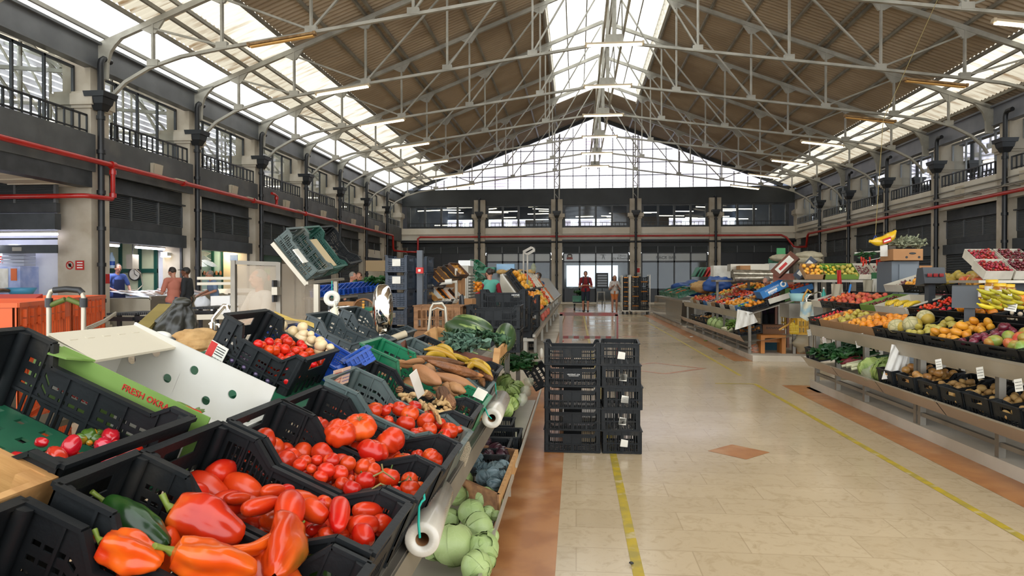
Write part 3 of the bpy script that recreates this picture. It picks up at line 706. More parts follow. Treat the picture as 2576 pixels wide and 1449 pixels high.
def cabbage(n,r,m,seed,leaves=9,ruf=.06,cat='cabbage',spread=.08):
 rr=random.Random(seed);mb=MB();mb.ball((0,0,0),(r*.94,r*.94,r*.86),knob(.06,1.5,seed),20,14)
 for k in range(leaves):
  th=2*PI*k/leaves*1.6+rr.uniform(-.3,.3);el=rr.uniform(-.5,.75);q=M.Rotation(th,4,'Z')@M.Rotation(el,4,'Y')
  sp=1+.012*k+rr.uniform(0,.02);a1=rr.uniform(.85,1.25)
  def fn(u,v,q=q,sp=sp,a1=a1,k=k):
   a=(u-.5)*2*a1;b=(v-.5)*2*1.15;e=max(abs(u-.5),abs(v-.5))*2
   d=V((cos(a)*cos(b),sin(a)*cos(b),sin(b)*.92));rad=r*(sp+spread*max(0,e-.72)*3+ruf*max(0,e-.55)*N3((a*3,b*3,k),1.8,seed+k)+.012*N3((a*2,b*2,k),3,seed))
   return(q@(d*rad))
  mb.grid(fn,12,12)
 o=mb.ob(n,m);tag(o,'x',cat);return Proto(o)
def veined(n,c,c2,cv,s=7,rnd=.08):
 x=mat(n,c,c2,s=3,r=.45,rnd=rnd,b=.25,bs=14,tex='n',sp=.4);nt=x.node_tree;N=nt.nodes;Lk=nt.links.new;P=N['Principled BSDF']
 src=P.inputs['Base Color'].links[0].from_socket;tc=N.new('ShaderNodeTexCoord');vo=N.new('ShaderNodeTexVoronoi');vo.feature='DISTANCE_TO_EDGE';vo.inputs['Scale'].default_value=s*3.2
 nz=N.new('ShaderNodeTexNoise');nz.inputs['Scale'].default_value=9;ad=N.new('ShaderNodeVectorMath');ad.operation='MULTIPLY_ADD';ad.inputs[1].default_value=(.05,.05,.05);Lk(tc.outputs['Object'],nz.inputs[0]);Lk(nz.outputs['Color'],ad.inputs[0]);Lk(tc.outputs['Object'],ad.inputs[2]);Lk(ad.outputs[0],vo.inputs[0])
 mr=N.new('ShaderNodeMapRange');mr.inputs[1].default_value=.0;mr.inputs[2].default_value=.03;mr.inputs[3].default_value=.28;mr.inputs[4].default_value=0;Lk(vo.outputs['Distance'],mr.inputs[0])
 mx=N.new('ShaderNodeMix');mx.data_type='RGBA';Lk(mr.outputs[0],mx.inputs[0]);Lk(src,mx.inputs[6]);mx.inputs[7].default_value=hx(cv);Lk(mx.outputs[2],P.inputs['Base Color']);return x
m_cab=veined('cabbage_leaf','869a5c','9aab70','b4c08c')
m_cabb=veined('blue_cabbage_leaf','46565a','5a6a6c','7d8c8a',9)
m_cabp=mat('purple_cabbage','3a1d26','2a141c',s=5,r=.35,rnd=.1)
m_let=mat('lettuce_leaf','68803a','8f9f58',s=6,r=.5,rnd=.12)
m_leafd=mat('dark_greens','1c4420','2a5a2a',s=6,r=.45,rnd=.12)
m_kale=veined('kale_leaf','4e6a58','5f7a68','8aa08c',10)
def bunch(n,m,k,l,w,seed,spread=.8,ruf=.5,cat='greens',curl=.4,up=.6,mstem=None):
 rr=random.Random(seed);mb=MB()
 for i in range(k):
  a=rr.uniform(-PI,PI)if spread>2 else rr.uniform(-spread,spread)
  mw=Rz(a)@Rx(rr.uniform(up*.3,up*1.3))@T(0,l*rr.uniform(0,.25),rr.uniform(0,.03))
  leaf(mb,l*rr.uniform(.7,1.1),w*rr.uniform(.7,1.2),mw,ruf=ruf,curl=-curl*rr.uniform(.3,1.2),seed=seed+i*3.1)
 o=mb.ob(n,m);tag(o,'x',cat)
 if mstem:
  b=MB()
  for i in range(max(3,k//3)):x=rr.uniform(-.02,.02);b.tube([(x*.6,-l*.35,0),(x,l*.2,.015+rr.uniform(0,.02))],.004,5)
  b.ob('stems',mstem,o)
 return Proto(o)
m_ban=mat('banana_skin','b8922a','a07c1e',s=6,r=.4,rnd=.1,c3='5a3c14',s3=16,lo3=.62,hi3=.72)
m_bany=mat('banana_yellow','d8b62e','c9a722',s=6,r=.4,rnd=.1,c3='8a8a2a',s3=5,lo3=.6,hi3=.8)
def banana_mb(l,r,a=1.1,mb=None,mw=None):
 mb=mb or MB();old=mb.M
 if mw is not None:mb.M=old@mw
 rad=l/a;pts=[];rs=[]
 for i in range(13):
  t=i/12;th=(t-.5)*a;pts.append((rad*sin(th),0,rad*(1-cos(th))));rs.append(r*(.32 if i==0 else.38 if i==1 else.75 if i==2 else 1 if i<10 else.8 if i==10 else.45 if i==11 else.2))
 mb.tube(pts,rs,6);mb.M=old;return mb
def banana_bunch(n,k,l,r,m,lab='x'):
 o=banana_mb(l,r).ob(n,m)if k==1 else None
 if o is None:
  o=thing(n,'x','bananas')
  me=banana_mb(l,r).mesh('banana',m)
  for i in range(k):
   a=(i-(k-1)/2)*.17;link('banana',me,o,mw=T(0,(i-(k-1)/2)*r*1.5,0)@Rx(a*1.2)@Rz(a*.35))
  MB().tube([(-l*.47,0,l*.12),(-l*.55,0,l*.2)],[r*.9,r*.6],6).ob('stalk',m_twig,o)
 return Proto(tag(o,'x','bananas'))
def pile(mw,L,W,z0,zmax,protos,n,label,group,tries=14,spin=True,flat=False,seed=0,margin=.85,x0=0,y0=0,maxr=None,cat=None):
 """drop n pieces one by one into a box L x W (local frame mw); each settles at the lowest spot of several tried"""
 rr=random.Random(seed);P=[];out=[]
 for i in range(n):
  src,r=protos[rr.randrange(len(protos))];s=rr.uniform(.9,1.08);r2=r*s;best=None
  for k in range(tries):
   x=rr.uniform(r2*margin,L-r2*margin);y=rr.uniform(r2*margin,W-r2*margin);z=z0+r2
   for(a,b,c,q)in P:
    d2=(a-x)**2+(b-y)**2;R_=(q+r2)*.96
    if d2<R_*R_:z=max(z,c+sqrt(R_*R_-d2))
   if best is None or z<best[2]:best=(x,y,z)
  if best[2]>zmax:continue
  P.append((*best,r2))
  if spin=='flat':rot=Rz(rr.uniform(-PI,PI))@Rx(rr.uniform(-.3,.3))@Ry(PI/2)
  elif spin=='up':rot=Rz(rr.uniform(-PI,PI))@Rx(rr.uniform(-.5,.5))
  else:rot=Euler((rr.uniform(-PI,PI),rr.uniform(-PI,PI),rr.uniform(-PI,PI))).to_matrix().to_4x4()
  out.append(src.put(label,mw@T(best[0]+x0,best[1]+y0,best[2])@rot,group,cat,s))
 return out
DT=math.radians(23.5)
def deckm(s,y,h=0,yaw=0,O=(-.40,0,.76),t=DT):
 ex=V((-cos(t),0,sin(t)));ey=V((0,-1,0));ez=V((sin(t),0,cos(t)))
 m=M((ex,ey,ez)).transposed().to_4x4();m.translation=V(O)+ex*s+ez*h+V((0,y,0));return m@Rz(yaw)
def on(u,v,h=0,O=(-.40,0,.76),t=DT):
 n=V((sin(t),0,cos(t)));return plane(u,v,n,n.dot(V(O))+h)
def depth(p):return-(CR.transposed()@(V(p)-CO)).z
def lay(pr,r0,l0,p1,p2,rpx,label,group=None,cat=None,roll=None,f=None):
 """lay a long piece (local z axis) from point p1 to point p2; rpx = its half width in picture pixels"""
 p1,p2=V(p1),V(p2);d=(p2-p1);c=(p1+p2)/2;r=rpx*depth(c)/FPX
 q=d.to_track_quat('Z','Y').to_matrix().to_4x4()
 if roll is not None:q=q@Rz(roll)
 return pr.put(label,T(*c)@q,group,cat,(r/r0,r/r0,d.length/l0))
def pxball(pr,r0,p,rpx,label,group=None,seed=0,spin='any',cat=None,sq=1):
 r=rpx*depth(p)/FPX;rr=random.Random(seed+int(p[0]*1000)+int(p[1]*3000))
 rot=Euler((rr.uniform(-.6,.6),rr.uniform(-.6,.6),rr.uniform(-PI,PI))if spin=='up' else(rr.uniform(-PI,PI),rr.uniform(-PI,PI),rr.uniform(-PI,PI))).to_matrix().to_4x4()
 return pr.put(label,T(*p)@rot,group,cat,r/r0)
def zo(ox,oy,s):return lambda x,y:(ox+x/s,oy+y/s)
LC=(.455,.27,.165)
cr_slot=crate_proto('slatted_crate',m_cblk,*LC,n=15,nw=7)
cr_grid=crate_proto('mesh_crate',m_cblk,*LC,n=12,style='grid')
cr_perf=crate_proto('perforated_crate',m_cblk,.455,.275,.165,n=9,style='grid2',prof=[(0,1),(.16,1),(.24,.7),(.7,.7),(.78,1),(1,1)])
cr_grey=crate_proto('grey_crate',m_cgry,.46,.275,.165,n=10,style='grid2',prof=[(0,.8),(.1,.8),(.22,.9),(.3,.74),(.62,.74),(.76,1),(1,1)],solid_ends=True)
cr_grn=crate_proto('green_crate',m_cgrn,.55,.29,.17,n=8,style='grid2',prof=[(0,.8),(.2,.8),(.26,.55),(.62,.55),(.7,1),(1,1)],solid_ends=True)
def crate_at(pr,s,yfar,label,h=0,group=None,yaw=0):return pr.put(label,deckm(s,yfar,h,yaw),group)
cr_perf.put('black perforated crate cut off by the lower left frame corner',deckm(.03,.905,-.02))
cr_perf.put('black perforated crate of big red and orange peppers at bottom left',deckm(.015,1.13)@M.Diagonal((1,.7,1,1)))
crate_at(cr_slot,.025,1.435,'black slatted crate of plum tomatoes behind the pepper crate')
crate_at(cr_grid,.02,1.735,'black mesh crate of vine tomatoes behind the plum tomatoes')
crate_at(cr_grid,.01,2.0,'black mesh crate of ribbed beefsteak tomatoes')
crate_at(cr_grey,.012,2.31,'grey-green crate of round tomatoes with handwritten price cards on its back')
crate_at(cr_slot,.03,2.60,'black crate of ginger and taro roots behind the grey crate')
crate_at(cr_grn,.03,2.97,'green crate of sweet potatoes on the near left stall')
crate_at(cr_grey,.06,3.33,'dark crate lined with paper under the cassava roots',.0)
crate_at(cr_slot,.07,3.66,'black crate of plantains next to the wooden kale box',.0)
st=thing('display_stand','sloping steel display stand carrying the tomato crates on the left','stand',(0,0,0))
b=MB();b.bar((-.42,.4,.735),(-.42,3.9,.735),.03,.04);b.bar((-.403,.4,.715),(-.403,3.9,.715),.006,.07);b.ob('front_rail',m_steeld,st)
b=MB(deckm(0,0,-.012))
for k in range(7):b.box((.02+k*.135,-3.9,-.012),(.06+k*.135,-.4,0.004))
b.ob('deck_slat',m_steeld,st)
for y in(.5,1.6,2.75,3.85):
 MB().bar((-.66,y,.1),(-.66,y,.84),.04).ob('leg',m_steeld,st);MB().bar((-1.45,y,.1),(-1.45,y,1.17),.04).ob('leg',m_steeld,st);MB().bar((-.66,y,.2),(-1.45,y,.2),.03).ob('crossbar',m_steeld,st)
b=MB()
for y0,y1 in((.4,3.55),(3.75,6.4)):
 b.box((-1.2,y0,.27),(-.38,y1,.285));b.add([(-.38,y0,.26),(-.33,y0,.38),(-.33,y1,.38),(-.38,y1,.26)],[(0,1,2,3)]);b.bar((-.33,y0,.38),(-.33,y1,.38),.012,.02);b.bar((-.36,y0,.27),(-1.2,y0,.27),.012,.12)
b.ob('lower_tray',m_steel,st)
b=MB();b.box((-1.6,.2,0),(-.5,6.6,.1));struct(b.ob('trim_60',m_conc))
pR=pepper('bell_pepper',.14,.05,m_pepr,3);pO=pepper('bell_pepper',.14,.05,m_pepo,8,dents=.2,lob=4);pG=pepper('bell_pepper',.14,.05,m_pepg,5,dents=.1);pM=pepper('bell_pepper',.14,.05,m_pepm,21,dents=.22)
pL=pepper('long_pepper',.2,.035,m_pepo,12,dents=.06,bend=.35)
P0=lambda pr,a,b_,r,h,lab,roll=None,h2=None:lay(pr,.05,.14,on(*a,h),on(*b_,h2 if h2 is not None else h),r,lab,None,roll=roll)
P0(pG,(262,1262),(425,1372),52,.115,'shiny dark green bell pepper at the back of the pepper crate',2)
P0(pR,(425,1278),(612,1352),66,.125,'largest glossy red bell pepper in the pepper crate',1)
P0(pO,(250,1360),(408,1418),56,.13,'orange-red bell pepper beside the low near wall of the crate',.5)
P0(pO,(425,1385),(645,1440),66,.14,'orange bell pepper at the bottom frame edge',2.4)
lay(pL,.035,.2,on(748,1330,.13),on(585,1412,.13),27,'long curved orange pepper in the crate front',None,cat='pepper',roll=2.0)
P0(pM,(735,1318),(690,1450),70,.135,'red bell pepper with brown-green streaks',1.2)
P0(pG,(770,1440),(850,1425),52,.09,'dark green pepper tucked into the front corner of the crate',.3)
P0(pM,(205,1318),(285,1345),36,.1,'small red and green pepper behind the orange one',1)
pile(deckm(.015,1.13),.44,.18,.01,.09,[(pR,.05),(pM,.05)],12,'red pepper lying under the big ones in the crate','peppers at the bottom of the pepper crate',seed=3)
pile(deckm(.03,.905,-.02),.44,.27,.01,.08,[(pR,.045),(pM,.045)],9,'red pepper seen through the holes of the corner crate','peppers in the lower left corner crate',seed=4)
m_plum=mat('plum_tomato','b3240a','c43a10',s=10,r=.28,rnd=.08,coat=.12,sp=.4)
pl_a=fruit('plum_tomato',(.03,.03,.046),m_plum,lambda p,t,f:blunt(p)*(1+.05*N3(p,1.6,3)-.05*(p.z>.3)*abs(cos(2*t))),20,14,'tomato')
pl_b=fruit('plum_tomato',(.03,.03,.046),m_plum,lambda p,t,f:blunt(V((p.x*(1-.16*p.z),p.y*(1-.16*p.z)*.92,p.z)))*(1+.07*N3(p,1.4,8)),20,14,'tomato',calyx(-.045,.012))
z2=zo(400,1050,3.632);z3=zo(700,1000,3.228)
for i,(a,b_,r,h,zz)in enumerate((((600,745),(830,735),60,.1,z2),((930,690),(1140,650),62,.11,z2),((1090,690),(1220,650),60,.1,z2),((770,850),(1100,760),88,.13,z2),((1200,715),(1190,990),138,.14,z2),((1310,790),(1530,930),105,.13,z2),((1440,770),(1560,800),60,.1,z2),((1650,760),(1640,1030),100,.14,z2),((1360,1040),(1520,1000),60,.09,z2),((1470,1075),(1740,1065),75,.11,z2),((610,915),(840,930),75,.12,z3),((770,1010),(920,1030),72,.12,z3),((580,1050),(800,1030),90,.13,z3),((650,1060),(740,1190),85,.14,z3),((330,1105),(580,1100),60,.1,z3),((500,1240),(600,1250),50,.06,z3),((310,830),(430,880),60,.1,z3),((800,1050),(880,1100),60,.09,z3))):
 lay((pl_a,pl_b)[i%2],.03,.092,on(*zz(*a),h),on(*zz(*b_),h),r/(3.632 if zz is z2 else 3.228),'ripe red plum tomato heaped in the black slatted crate','plum tomatoes in the slatted crate','tomato',roll=i)
pile(deckm(.025,1.435),.44,.26,.01,.085,[(pl_a,.033),(pl_b,.033)],45,'ripe red plum tomato heaped in the black slatted crate','plum tomatoes in the slatted crate',seed=5,spin='flat')
vt=fruit('vine_tomato',(.029,.029,.026),m_tom,dim,18,12,'tomato');vtc=fruit('vine_tomato',(.029,.029,.026),m_tom,dim,18,12,'tomato',calyx(.02,.016))
VT='small round red tomato in the mesh crate of vine tomatoes';VG='vine tomatoes in the mesh crate'
for i,(x,y,r)in enumerate(((210,515,58),(175,548,58),(310,512,54),(430,512,68),(560,540,72),(270,580,45),(390,592,72),(345,645,62),(500,612,70),(585,665,42),(680,562,70),(520,702,62),(600,742,78),(705,680,84),(770,592,68),(900,650,90),(1065,672,72),(1070,748,88),(940,772,62),(740,530,50),(1140,720,50),(820,780,50))):
 pxball((vtc if i in(15,13,17,18)else vt),.029,on(*z3(x,y),.115+(.012 if r>65 else 0)),r/3.228,VT,VG,i,'up','tomato')
pile(deckm(.02,1.735),.44,.26,.01,.085,[(vt,.028)],70,VT,VG,seed=6)
b=MB()
for pts in(((770,640),(850,600),(945,665)),((850,600),(840,540)),((760,745),(830,700),(900,730),(960,760)),((980,690),(1040,670),(1060,640))):
 b.tube([on(*z3(*p),.165 if k%2 else.15)for k,p in enumerate(pts)],.0022,6)
tag(b.ob('tomato_vine',m_twig),'dry twig of stalk lying on the vine tomatoes','stalk')
def rib(n,a):return lambda p,t,f:V((p.x,p.y,p.z-.3*math.exp(-(p.x**2+p.y**2)*7)*(1 if p.z>0 else-.3)))*(1-a*(abs(cos(n*t/2+.7*sin(t*2)))**6)*(.25+.75*sin(f))+.06*N3(p,1.3,n))
m_beef=mat('beefsteak_skin','b0220c','c03410',s=7,r=.28,rnd=.05,coat=.12,sp=.4,c3='d05418',s3=7,lo3=.55,hi3=.72)
bf=fruit('beefsteak_tomato',(.05,.05,.04),m_beef,rib(7,.1),40,20,'tomato');bfo=fruit('beefsteak_tomato',(.05,.05,.036),mat('beefsteak_orange','c43c0e','d05216',s=6,r=.28,coat=.12,sp=.4),rib(10,.06),44,20,'tomato',calyx(.026,.014,m_twig))
def BF(pr,x,y,r,h,lab,sq=1,e=(0,0,0)):
 p=on(*z3(x,y),h);k=r/3.228*depth(p)/FPX/.05;pr.put(lab,T(*p)@Euler(e).to_matrix().to_4x4(),None,'tomato',k)
BF(bf,500,290,132,.13,'ribbed red beefsteak tomato at the left of its crate',1,(.5,-.3,1));BF(bfo,660,240,140,.145,'large orange-red beefsteak tomato showing its stalk',1,(.35,.1,0));BF(bf,905,360,138,.13,'lobed red beefsteak tomato in the middle of its crate',1,(-.6,.5,2))
BF(bf,765,440,134,.12,'ribbed beefsteak tomato by the near wall of its crate',1,(.2,-.2,3));BF(bfo,1010,515,92,.1,'orange beefsteak tomato with green calyx by the crate front');BF(bf,1130,482,62,.1,'red tomato between two bigger ones in the beefsteak crate',1,(1,0,0));BF(bf,1255,490,90,.12,'red lobed tomato in the front corner of the beefsteak crate',1,(.4,.6,1))
pile(deckm(.01,2.0),.44,.26,.01,.09,[(bf,.047)],14,'red tomato at the bottom of the beefsteak crate','beefsteak tomatoes underneath',seed=8)
rt=fruit('round_tomato',(.036,.036,.031),m_tom,rib(6,.05),24,14,'tomato');rtc=fruit('round_tomato',(.036,.036,.031),m_tom,rib(5,.05),24,14,'tomato',calyx(.023,.014))
z5=zo(850,820,4.391)
for i,(x,y,r)in enumerate(((395,938,95),(520,935,72),(680,915,90),(790,968,108),(850,892,78),(750,1080,108),(560,1035,55),(970,1045,105),(1115,1080,82),(1190,1040,85),(1010,1140,90),(1170,1215,84),(1235,1155,100),(1330,1140,62),(850,1172,55),(240,885,42),(585,885,40),(1000,985,60),(900,1160,50))):
 pxball((rtc if i%6==5 else rt),.036,on(*z5(x,y),.12),r/4.391,'round red tomato in the grey-green crate','tomatoes in the grey-green crate',i+50,'up','tomato')
pile(deckm(.012,2.31),.44,.26,.01,.08,[(rt,.035)],30,'round red tomato in the grey-green crate','tomatoes in the grey-green crate',seed=9)
m_ging=mat('ginger_skin','c0a070','a88452',s=12,r=.65,b=.3,bs=60,rnd=.08);m_taro=mat('taro_skin','5a3a24','7a5434',s=3,r=.85,b=.7,bs=22,tex='w',st=(1,1,3),rnd=.12,dis=3)
def ginger(seed):
 rr=random.Random(seed);b=MB();p=V((0,0,0))
 for k in range(4):
  q=p+V((rr.uniform(-.02,.02),rr.uniform(-.01,.01),rr.uniform(.022,.034)));b.tube([p,(p+q)/2,q],[.014,.0165,.014],8);b.ball(q,.0145,None,8,6);b.ball(p,.012,None,8,6)
  a=rr.uniform(-PI,PI);e=q+V((cos(a)*.035,sin(a)*.022,rr.uniform(-.01,.02)));b.tube([q,(q+e)/2,e],[.010,.012,.008],8);b.ball(e,.009,None,8,6);p=q
 b.M=M();o=link('ginger_root',remesh(b,.0035,'ginger_root',m_ging,2));return Proto(tag(o,'x','ginger'))
gg=[ginger(k)for k in range(3)]
GL,GG='knobbly pale ginger root in the black crate','ginger roots in the black crate'
for i,(a,b_,h)in enumerate((((590,730),(760,790),.11),((720,780),(850,850),.12),((760,740),(860,760),.13),((830,800),(980,850),.12),((960,790),(1060,960),.14),((900,850),(1000,960),.12),((1050,850),(1160,880),.12),((1060,990),(1200,930),.12),((1120,900),(1240,900),.12),((1190,960),(1330,1000),.11),((940,900),(1060,1010),.1),((1000,820),(1100,880),.1),((1390,1060),(1450,1090),.08),((660,790),(760,830),.1))):
 lay(gg[i%3],.026,.125,on(*z5(*a),h),on(*z5(*b_),h),44/4.391,GL,GG,'ginger',roll=i*1.3)
ta=fruit('taro_root',(.03,.03,.042),m_taro,knob(.14,1.8,4),20,14,'taro')
for i,(a,b_,r,h)in enumerate((((1150,700),(1180,830),82,.13),((1200,770),(1260,900),70,.13),((960,720),(1030,800),45,.12),((1130,830),(1160,880),50,.1),((1340,860),(1410,900),55,.12),((1410,900),(1540,950),48,.11),((1230,900),(1300,930),50,.1),((1350,960),(1450,990),40,.08),((660,690),(700,720),45,.1),((1320,930),(1400,960),45,.08))):
 lay(ta,.03,.084,on(*z5(*a),h),on(*z5(*b_),h),r/4.391,'brown hairy taro root among the ginger','taro roots in the ginger crate','taro',roll=i)
m_swp=mat('sweet_potato_skin','94663f','a3754c',s=6,r=.6,b=.25,bs=40,rnd=.07,c3='6d3b28',s3=5,lo3=.58,hi3=.72)
sw=[fruit('sweet_potato',(.035,.035,.09),m_swp,tapered(a,.26,1.9,o,cv,True),20,18,'sweet potato')for a,o,cv in((.5,1,.15),(.62,7,-.2))]
for i,(a,b_,r,h)in enumerate((((560,390),(840,445),42,.12),((710,400),(1060,368),36,.14),((830,450),(1140,650),88,.14),((940,430),(1080,510),55,.12),((1040,520),(1530,690),68,.13),((1225,640),(1410,745),62,.15),((1050,675),(1330,765),46,.11),((1390,690),(1560,745),52,.11),((570,420),(700,480),40,.1),((1150,640),(1250,690),50,.12))):
 lay(sw[i%2],.035,.18,on(*z5(*a),h),on(*z5(*b_),h),r/4.391,'brown-pink sweet potato in the green crate','sweet potatoes in the green crate','sweet potato',roll=i*.9)
pile(deckm(.03,2.97),.5,.28,.01,.08,[(sw[0],.035),(sw[1],.035)],14,'brown-pink sweet potato in the green crate','sweet potatoes in the green crate',seed=11,spin='flat')
m_cass=mat('cassava_bark','5c3820','7d4f28',s=8,r=.55,b=.9,bs=40,rnd=.08,coat=.15,c3='a8703c',s3=9,lo3=.58,hi3=.7)
ca=fruit('cassava_root',(.035,.035,.16),m_cass,tapered(.5,.26,2.2,5,.25,True),20,24,'cassava')
for i,(a,b_,r,h,lab)in enumerate((((800,340),(1450,432),46,.15,'dark cassava root at the back of its crate'),((990,395),(1610,565),55,.17,'longest cassava root lying on top of the others'),((1090,490),(1560,590),44,.14,'cassava root wedged beside the sweet potatoes'),((1500,430),(1720,600),66,.15,'broken pale end of a cassava root at the crate front'),((1560,560),(1620,660),38,.12,'short cassava stub hanging at the crate front'))):
 lay(ca,.035,.32,on(*z5(*a),h),on(*z5(*b_),h),r/4.391,lab,None,'cassava',roll=i)
pb=banana_bunch('plantain',1,.2,.02,m_ban)
def lay_ban(pr,l0,r0,a,b_,rpx,h,label,group=None,up=1,h2=None):
 p1,p2=on(*a,h),on(*b_,h2 or h);d=p2-p1;c=(p1+p2)/2;k=d.length/l0;r=rpx*depth(c)/FPX/r0
 pr.put(label,frame(c,d,V((0,-.5*up,-1*up))),group,'bananas',(k,r,r))
for i,(a,b_,r,h)in enumerate((((960,215),(1330,345),38,.16),((960,290),(1205,325),36,.15),((1095,190),(1300,290),34,.16),((1180,300),(1450,378),34,.15),((1420,435),(1610,380),40,.17),((1430,370),(1730,520),38,.18),((1460,340),(1720,480),34,.16),((1250,330),(1480,380),30,.13),((1000,240),(1250,330),34,.13))):
 lay_ban(pb,.19,.02,z5(*a),z5(*b_),r/4.391,h,'ripe yellow plantain with brown flecks in the black crate','plantains on the near left stall',up=1)
b=MB();b.add([on(*z5(790,330),.16),on(*z5(750,150),.2),on(*z5(690,190),.19),on(*z5(760,300),.15)],[(0,1,2,3)]);tag(b.ob('paper_liner',m_cardd),'brown paper corner sticking up behind the cassava roots','paper')
def card(name,pts,label,m=m_paper,lines=5,ink=m_ink):
 p=[V(q)for q in pts];p[3]=p[0]+p[2]-p[1];n=(p[1]-p[0]).cross(p[3]-p[0]).normalized()
 b=MB();b.prism(p,n*.0015);o=b.ob(name,m);tag(o,label,'card')
 if n.dot(CO-p[0])<0:n=-n
 if lines:
  q=MB();rr=random.Random(len(label))
  for k in range(lines):
   t=(k+1)/(lines+1);a=p[0].lerp(p[3],t);e=p[1].lerp(p[2],t);h=(p[3]-p[0])*.022
   x=.1
   while x<.85:
    w=rr.uniform(.03,.1);s0,s1=a.lerp(e,x),a.lerp(e,x+w);q.add([s0+n*.003-h,s1+n*.003-h,s1+n*.003+h,s0+n*.003+h],[(0,1,2,3)]);x+=w+.03
  q.ob('handwriting',ink,o)
 return o
card('price_card',[on(*z5(x,y),h)for x,y,h in((790,545,.24),(870,475,.26),(960,740,.17),(780,760,.16))][::1],'white price card in a clear sleeve between ginger and sweet potatoes',lines=0)
card('price_card',[on(*z5(x,y),h)for x,y,h in((1550,675,.2),(1660,730,.19),(1600,830,.15),(1490,775,.15))],'blank white card on the green sweet potato crate',lines=0)
z4=zo(600,850,2.4186)
card('price_card',[on(*z4(x,y),h)for x,y,h in((580,200,.18),(632,185,.18),(625,280,.13),(575,285,.13))],'handwritten red price card on the back of the grey crate',mat('pink_card','c9a892',r=.8),4,m_inkr)
card('price_card',[on(*z4(x,y),h)for x,y,h in((635,185,.18),(685,170,.18),(668,270,.13),(628,278,.13))],'handwritten blue price card on the back of the grey crate',mat('pink_card','c9a892',r=.8),4,m_inkb)
m_film=mat('film_roll','c9c2b4','b8b0a2',s=14,r=.25,coat=.4,rnd=.03,tr=0,st=(1,1,.3));m_teal=mat('teal_string','12a08c',r=.6)
def roll(p1,p2,r,lab):
 p1,p2=V(p1),V(p2);root=thing('bag_roll',lab,'bag roll');q=(p2-p1).to_track_quat('Z','Y').to_matrix().to_4x4();root.matrix_basis=T(*p1)@q;l=(p2-p1).length
 MB().lathe([(r*.38,l),(r,l),(r,0),(r*.92,-.004),(r*.42,-.004),(r*.38,0),(r*.38,l)],28).ob('film',m_film,root);MB().lathe([(r*.37,0),(r*.37,l)],18).ob('core',m_card,root)
roll(atD(1062,1357,1.62),atD(1106,1240,2.12),.042,'roll of clear plastic bags hanging beside the vine tomatoes')
roll(atD(1237,1052,2.95),atD(1262,1003,3.6),.044,'roll of clear plastic bags hanging by the sweet potatoes')
def string(pts,r,lab,m=None):return tag(MB().tube(pts,r,6).ob('string',m or m_teal),lab,'string')
string([atD(1050,1252,1.7),atD(1056,1238,1.68),atD(1066,1240,1.66),atD(1068,1256,1.65),atD(1060,1263,1.65),atD(1054,1275,1.63),atD(1053,1320,1.6),atD(1056,1352,1.61)],.0032,'teal string tied to the near end of the nearer bag roll')
string([atD(1100,1182,2.05),atD(1108,1178,2.02),atD(1112,1195,2.05),atD(1107,1205,2.07),atD(1107,1238,2.1)],.0032,'teal string holding the far end of the nearer bag roll')
string([atD(1218,1022,2.95),atD(1228,1045,2.9),atD(1236,1053,2.93)],.003,'teal string at the near end of the farther bag roll')
string([atD(1246,962,3.5),atD(1248,990,3.5),atD(1258,1002,3.55)],.003,'teal string at the far end of the farther bag roll')
b=MB();pts=[(1155,1118),(1180,1110),(1186,1128),(1176,1160),(1152,1215),(1160,1165),(1150,1140)]
b.prism([atD(u,v,2.45)for u,v in pts],ray(1160,1150).normalized()*.012);tag(b.ob('plastic_bag',mat_mix('clear_film','film','b8a88c',.45,.2)),'torn clear plastic strip hanging from the front rail','bag')
cr_chil=crate_proto('black_crate',m_cblk,.42,.37,.17,n=7,nw=5,style='grid2',prof=[(0,.98),(.12,.98),(.2,.8),(.78,.8),(.82,1.08),(1,1.08)])
crate_at(cr_chil,.505,1.355,'dusty black crate with a few chilli peppers, beside the okra carton')
m_gsheet=mat('green_plastic_sheet','1d5f42','174f38',s=5,r=.5,c3='5a7a64',s3=4,lo3=.6,hi3=.75)
b=MB();us=[i*.02 for i in range(24)];b.panel((0,0,0),(1,0,0),(0,1,0),(0,0,1),us,[i*.02 for i in range(20)],lambda i,j:i%3==1 and j%3==1,.006)
tag(b.ob('green_tray',m_gsheet,mw=deckm(.5,1.35,.012)),'green plastic mesh tray in the bottom of the dusty black crate','tray')
b=MB();us=[i*.025 for i in range(17)];b.panel((0,0,0),(1,0,0),(0,1,0),(0,0,1),us,[i*.03 for i in range(26)],lambda i,j:i%4==1 and j%5==1,.03)
tag(b.ob('green_tray',m_gsheet,mw=deckm(.5,2.5,.03)),'upturned green plastic tray under the cherry tomato crate','tray')
m_chil=mat('chilli_red','c0141a',r=.2,coat=.4,rnd=.15);m_chy=mat('chilli_yellow','e0901c','4a6a1c',s=9,r=.2,coat=.4,rnd=.1);m_chg=mat('chilli_green','3c5a14',r=.25,coat=.3,rnd=.15)
ch=[fruit('chilli_pepper',(.019,.019,.026),m,rib(4,.12),16,10,'chilli')for m in(m_chil,m_chy,m_chg)]
for i,(u,v,r,k)in enumerate(((222,1098,22,2),(242,1108,16,2),(232,1092,12,1),(258,1105,12,0),(282,1104,13,1),(225,1114,8,1),(250,1118,12,0),(104,1113,14,0),(205,1104,14,1),(246,1092,12,2),(268,1118,11,1),(290,1118,12,0))):
 pxball(ch[k],.02,on(u,v,.065),r,['shiny red chilli in the dusty black crate','yellow chilli in the dusty black crate','green chilli in the dusty black crate'][k],['red chillies','yellow chillies','green chillies'][k]+' in the dusty crate',i,cat='chilli')
pile(deckm(.505,1.355),.16,.36,.02,.08,[(ch[0],.02),(ch[0],.02)],40,'shiny red chilli in the dusty black crate','red chillies in the dusty crate',seed=2)
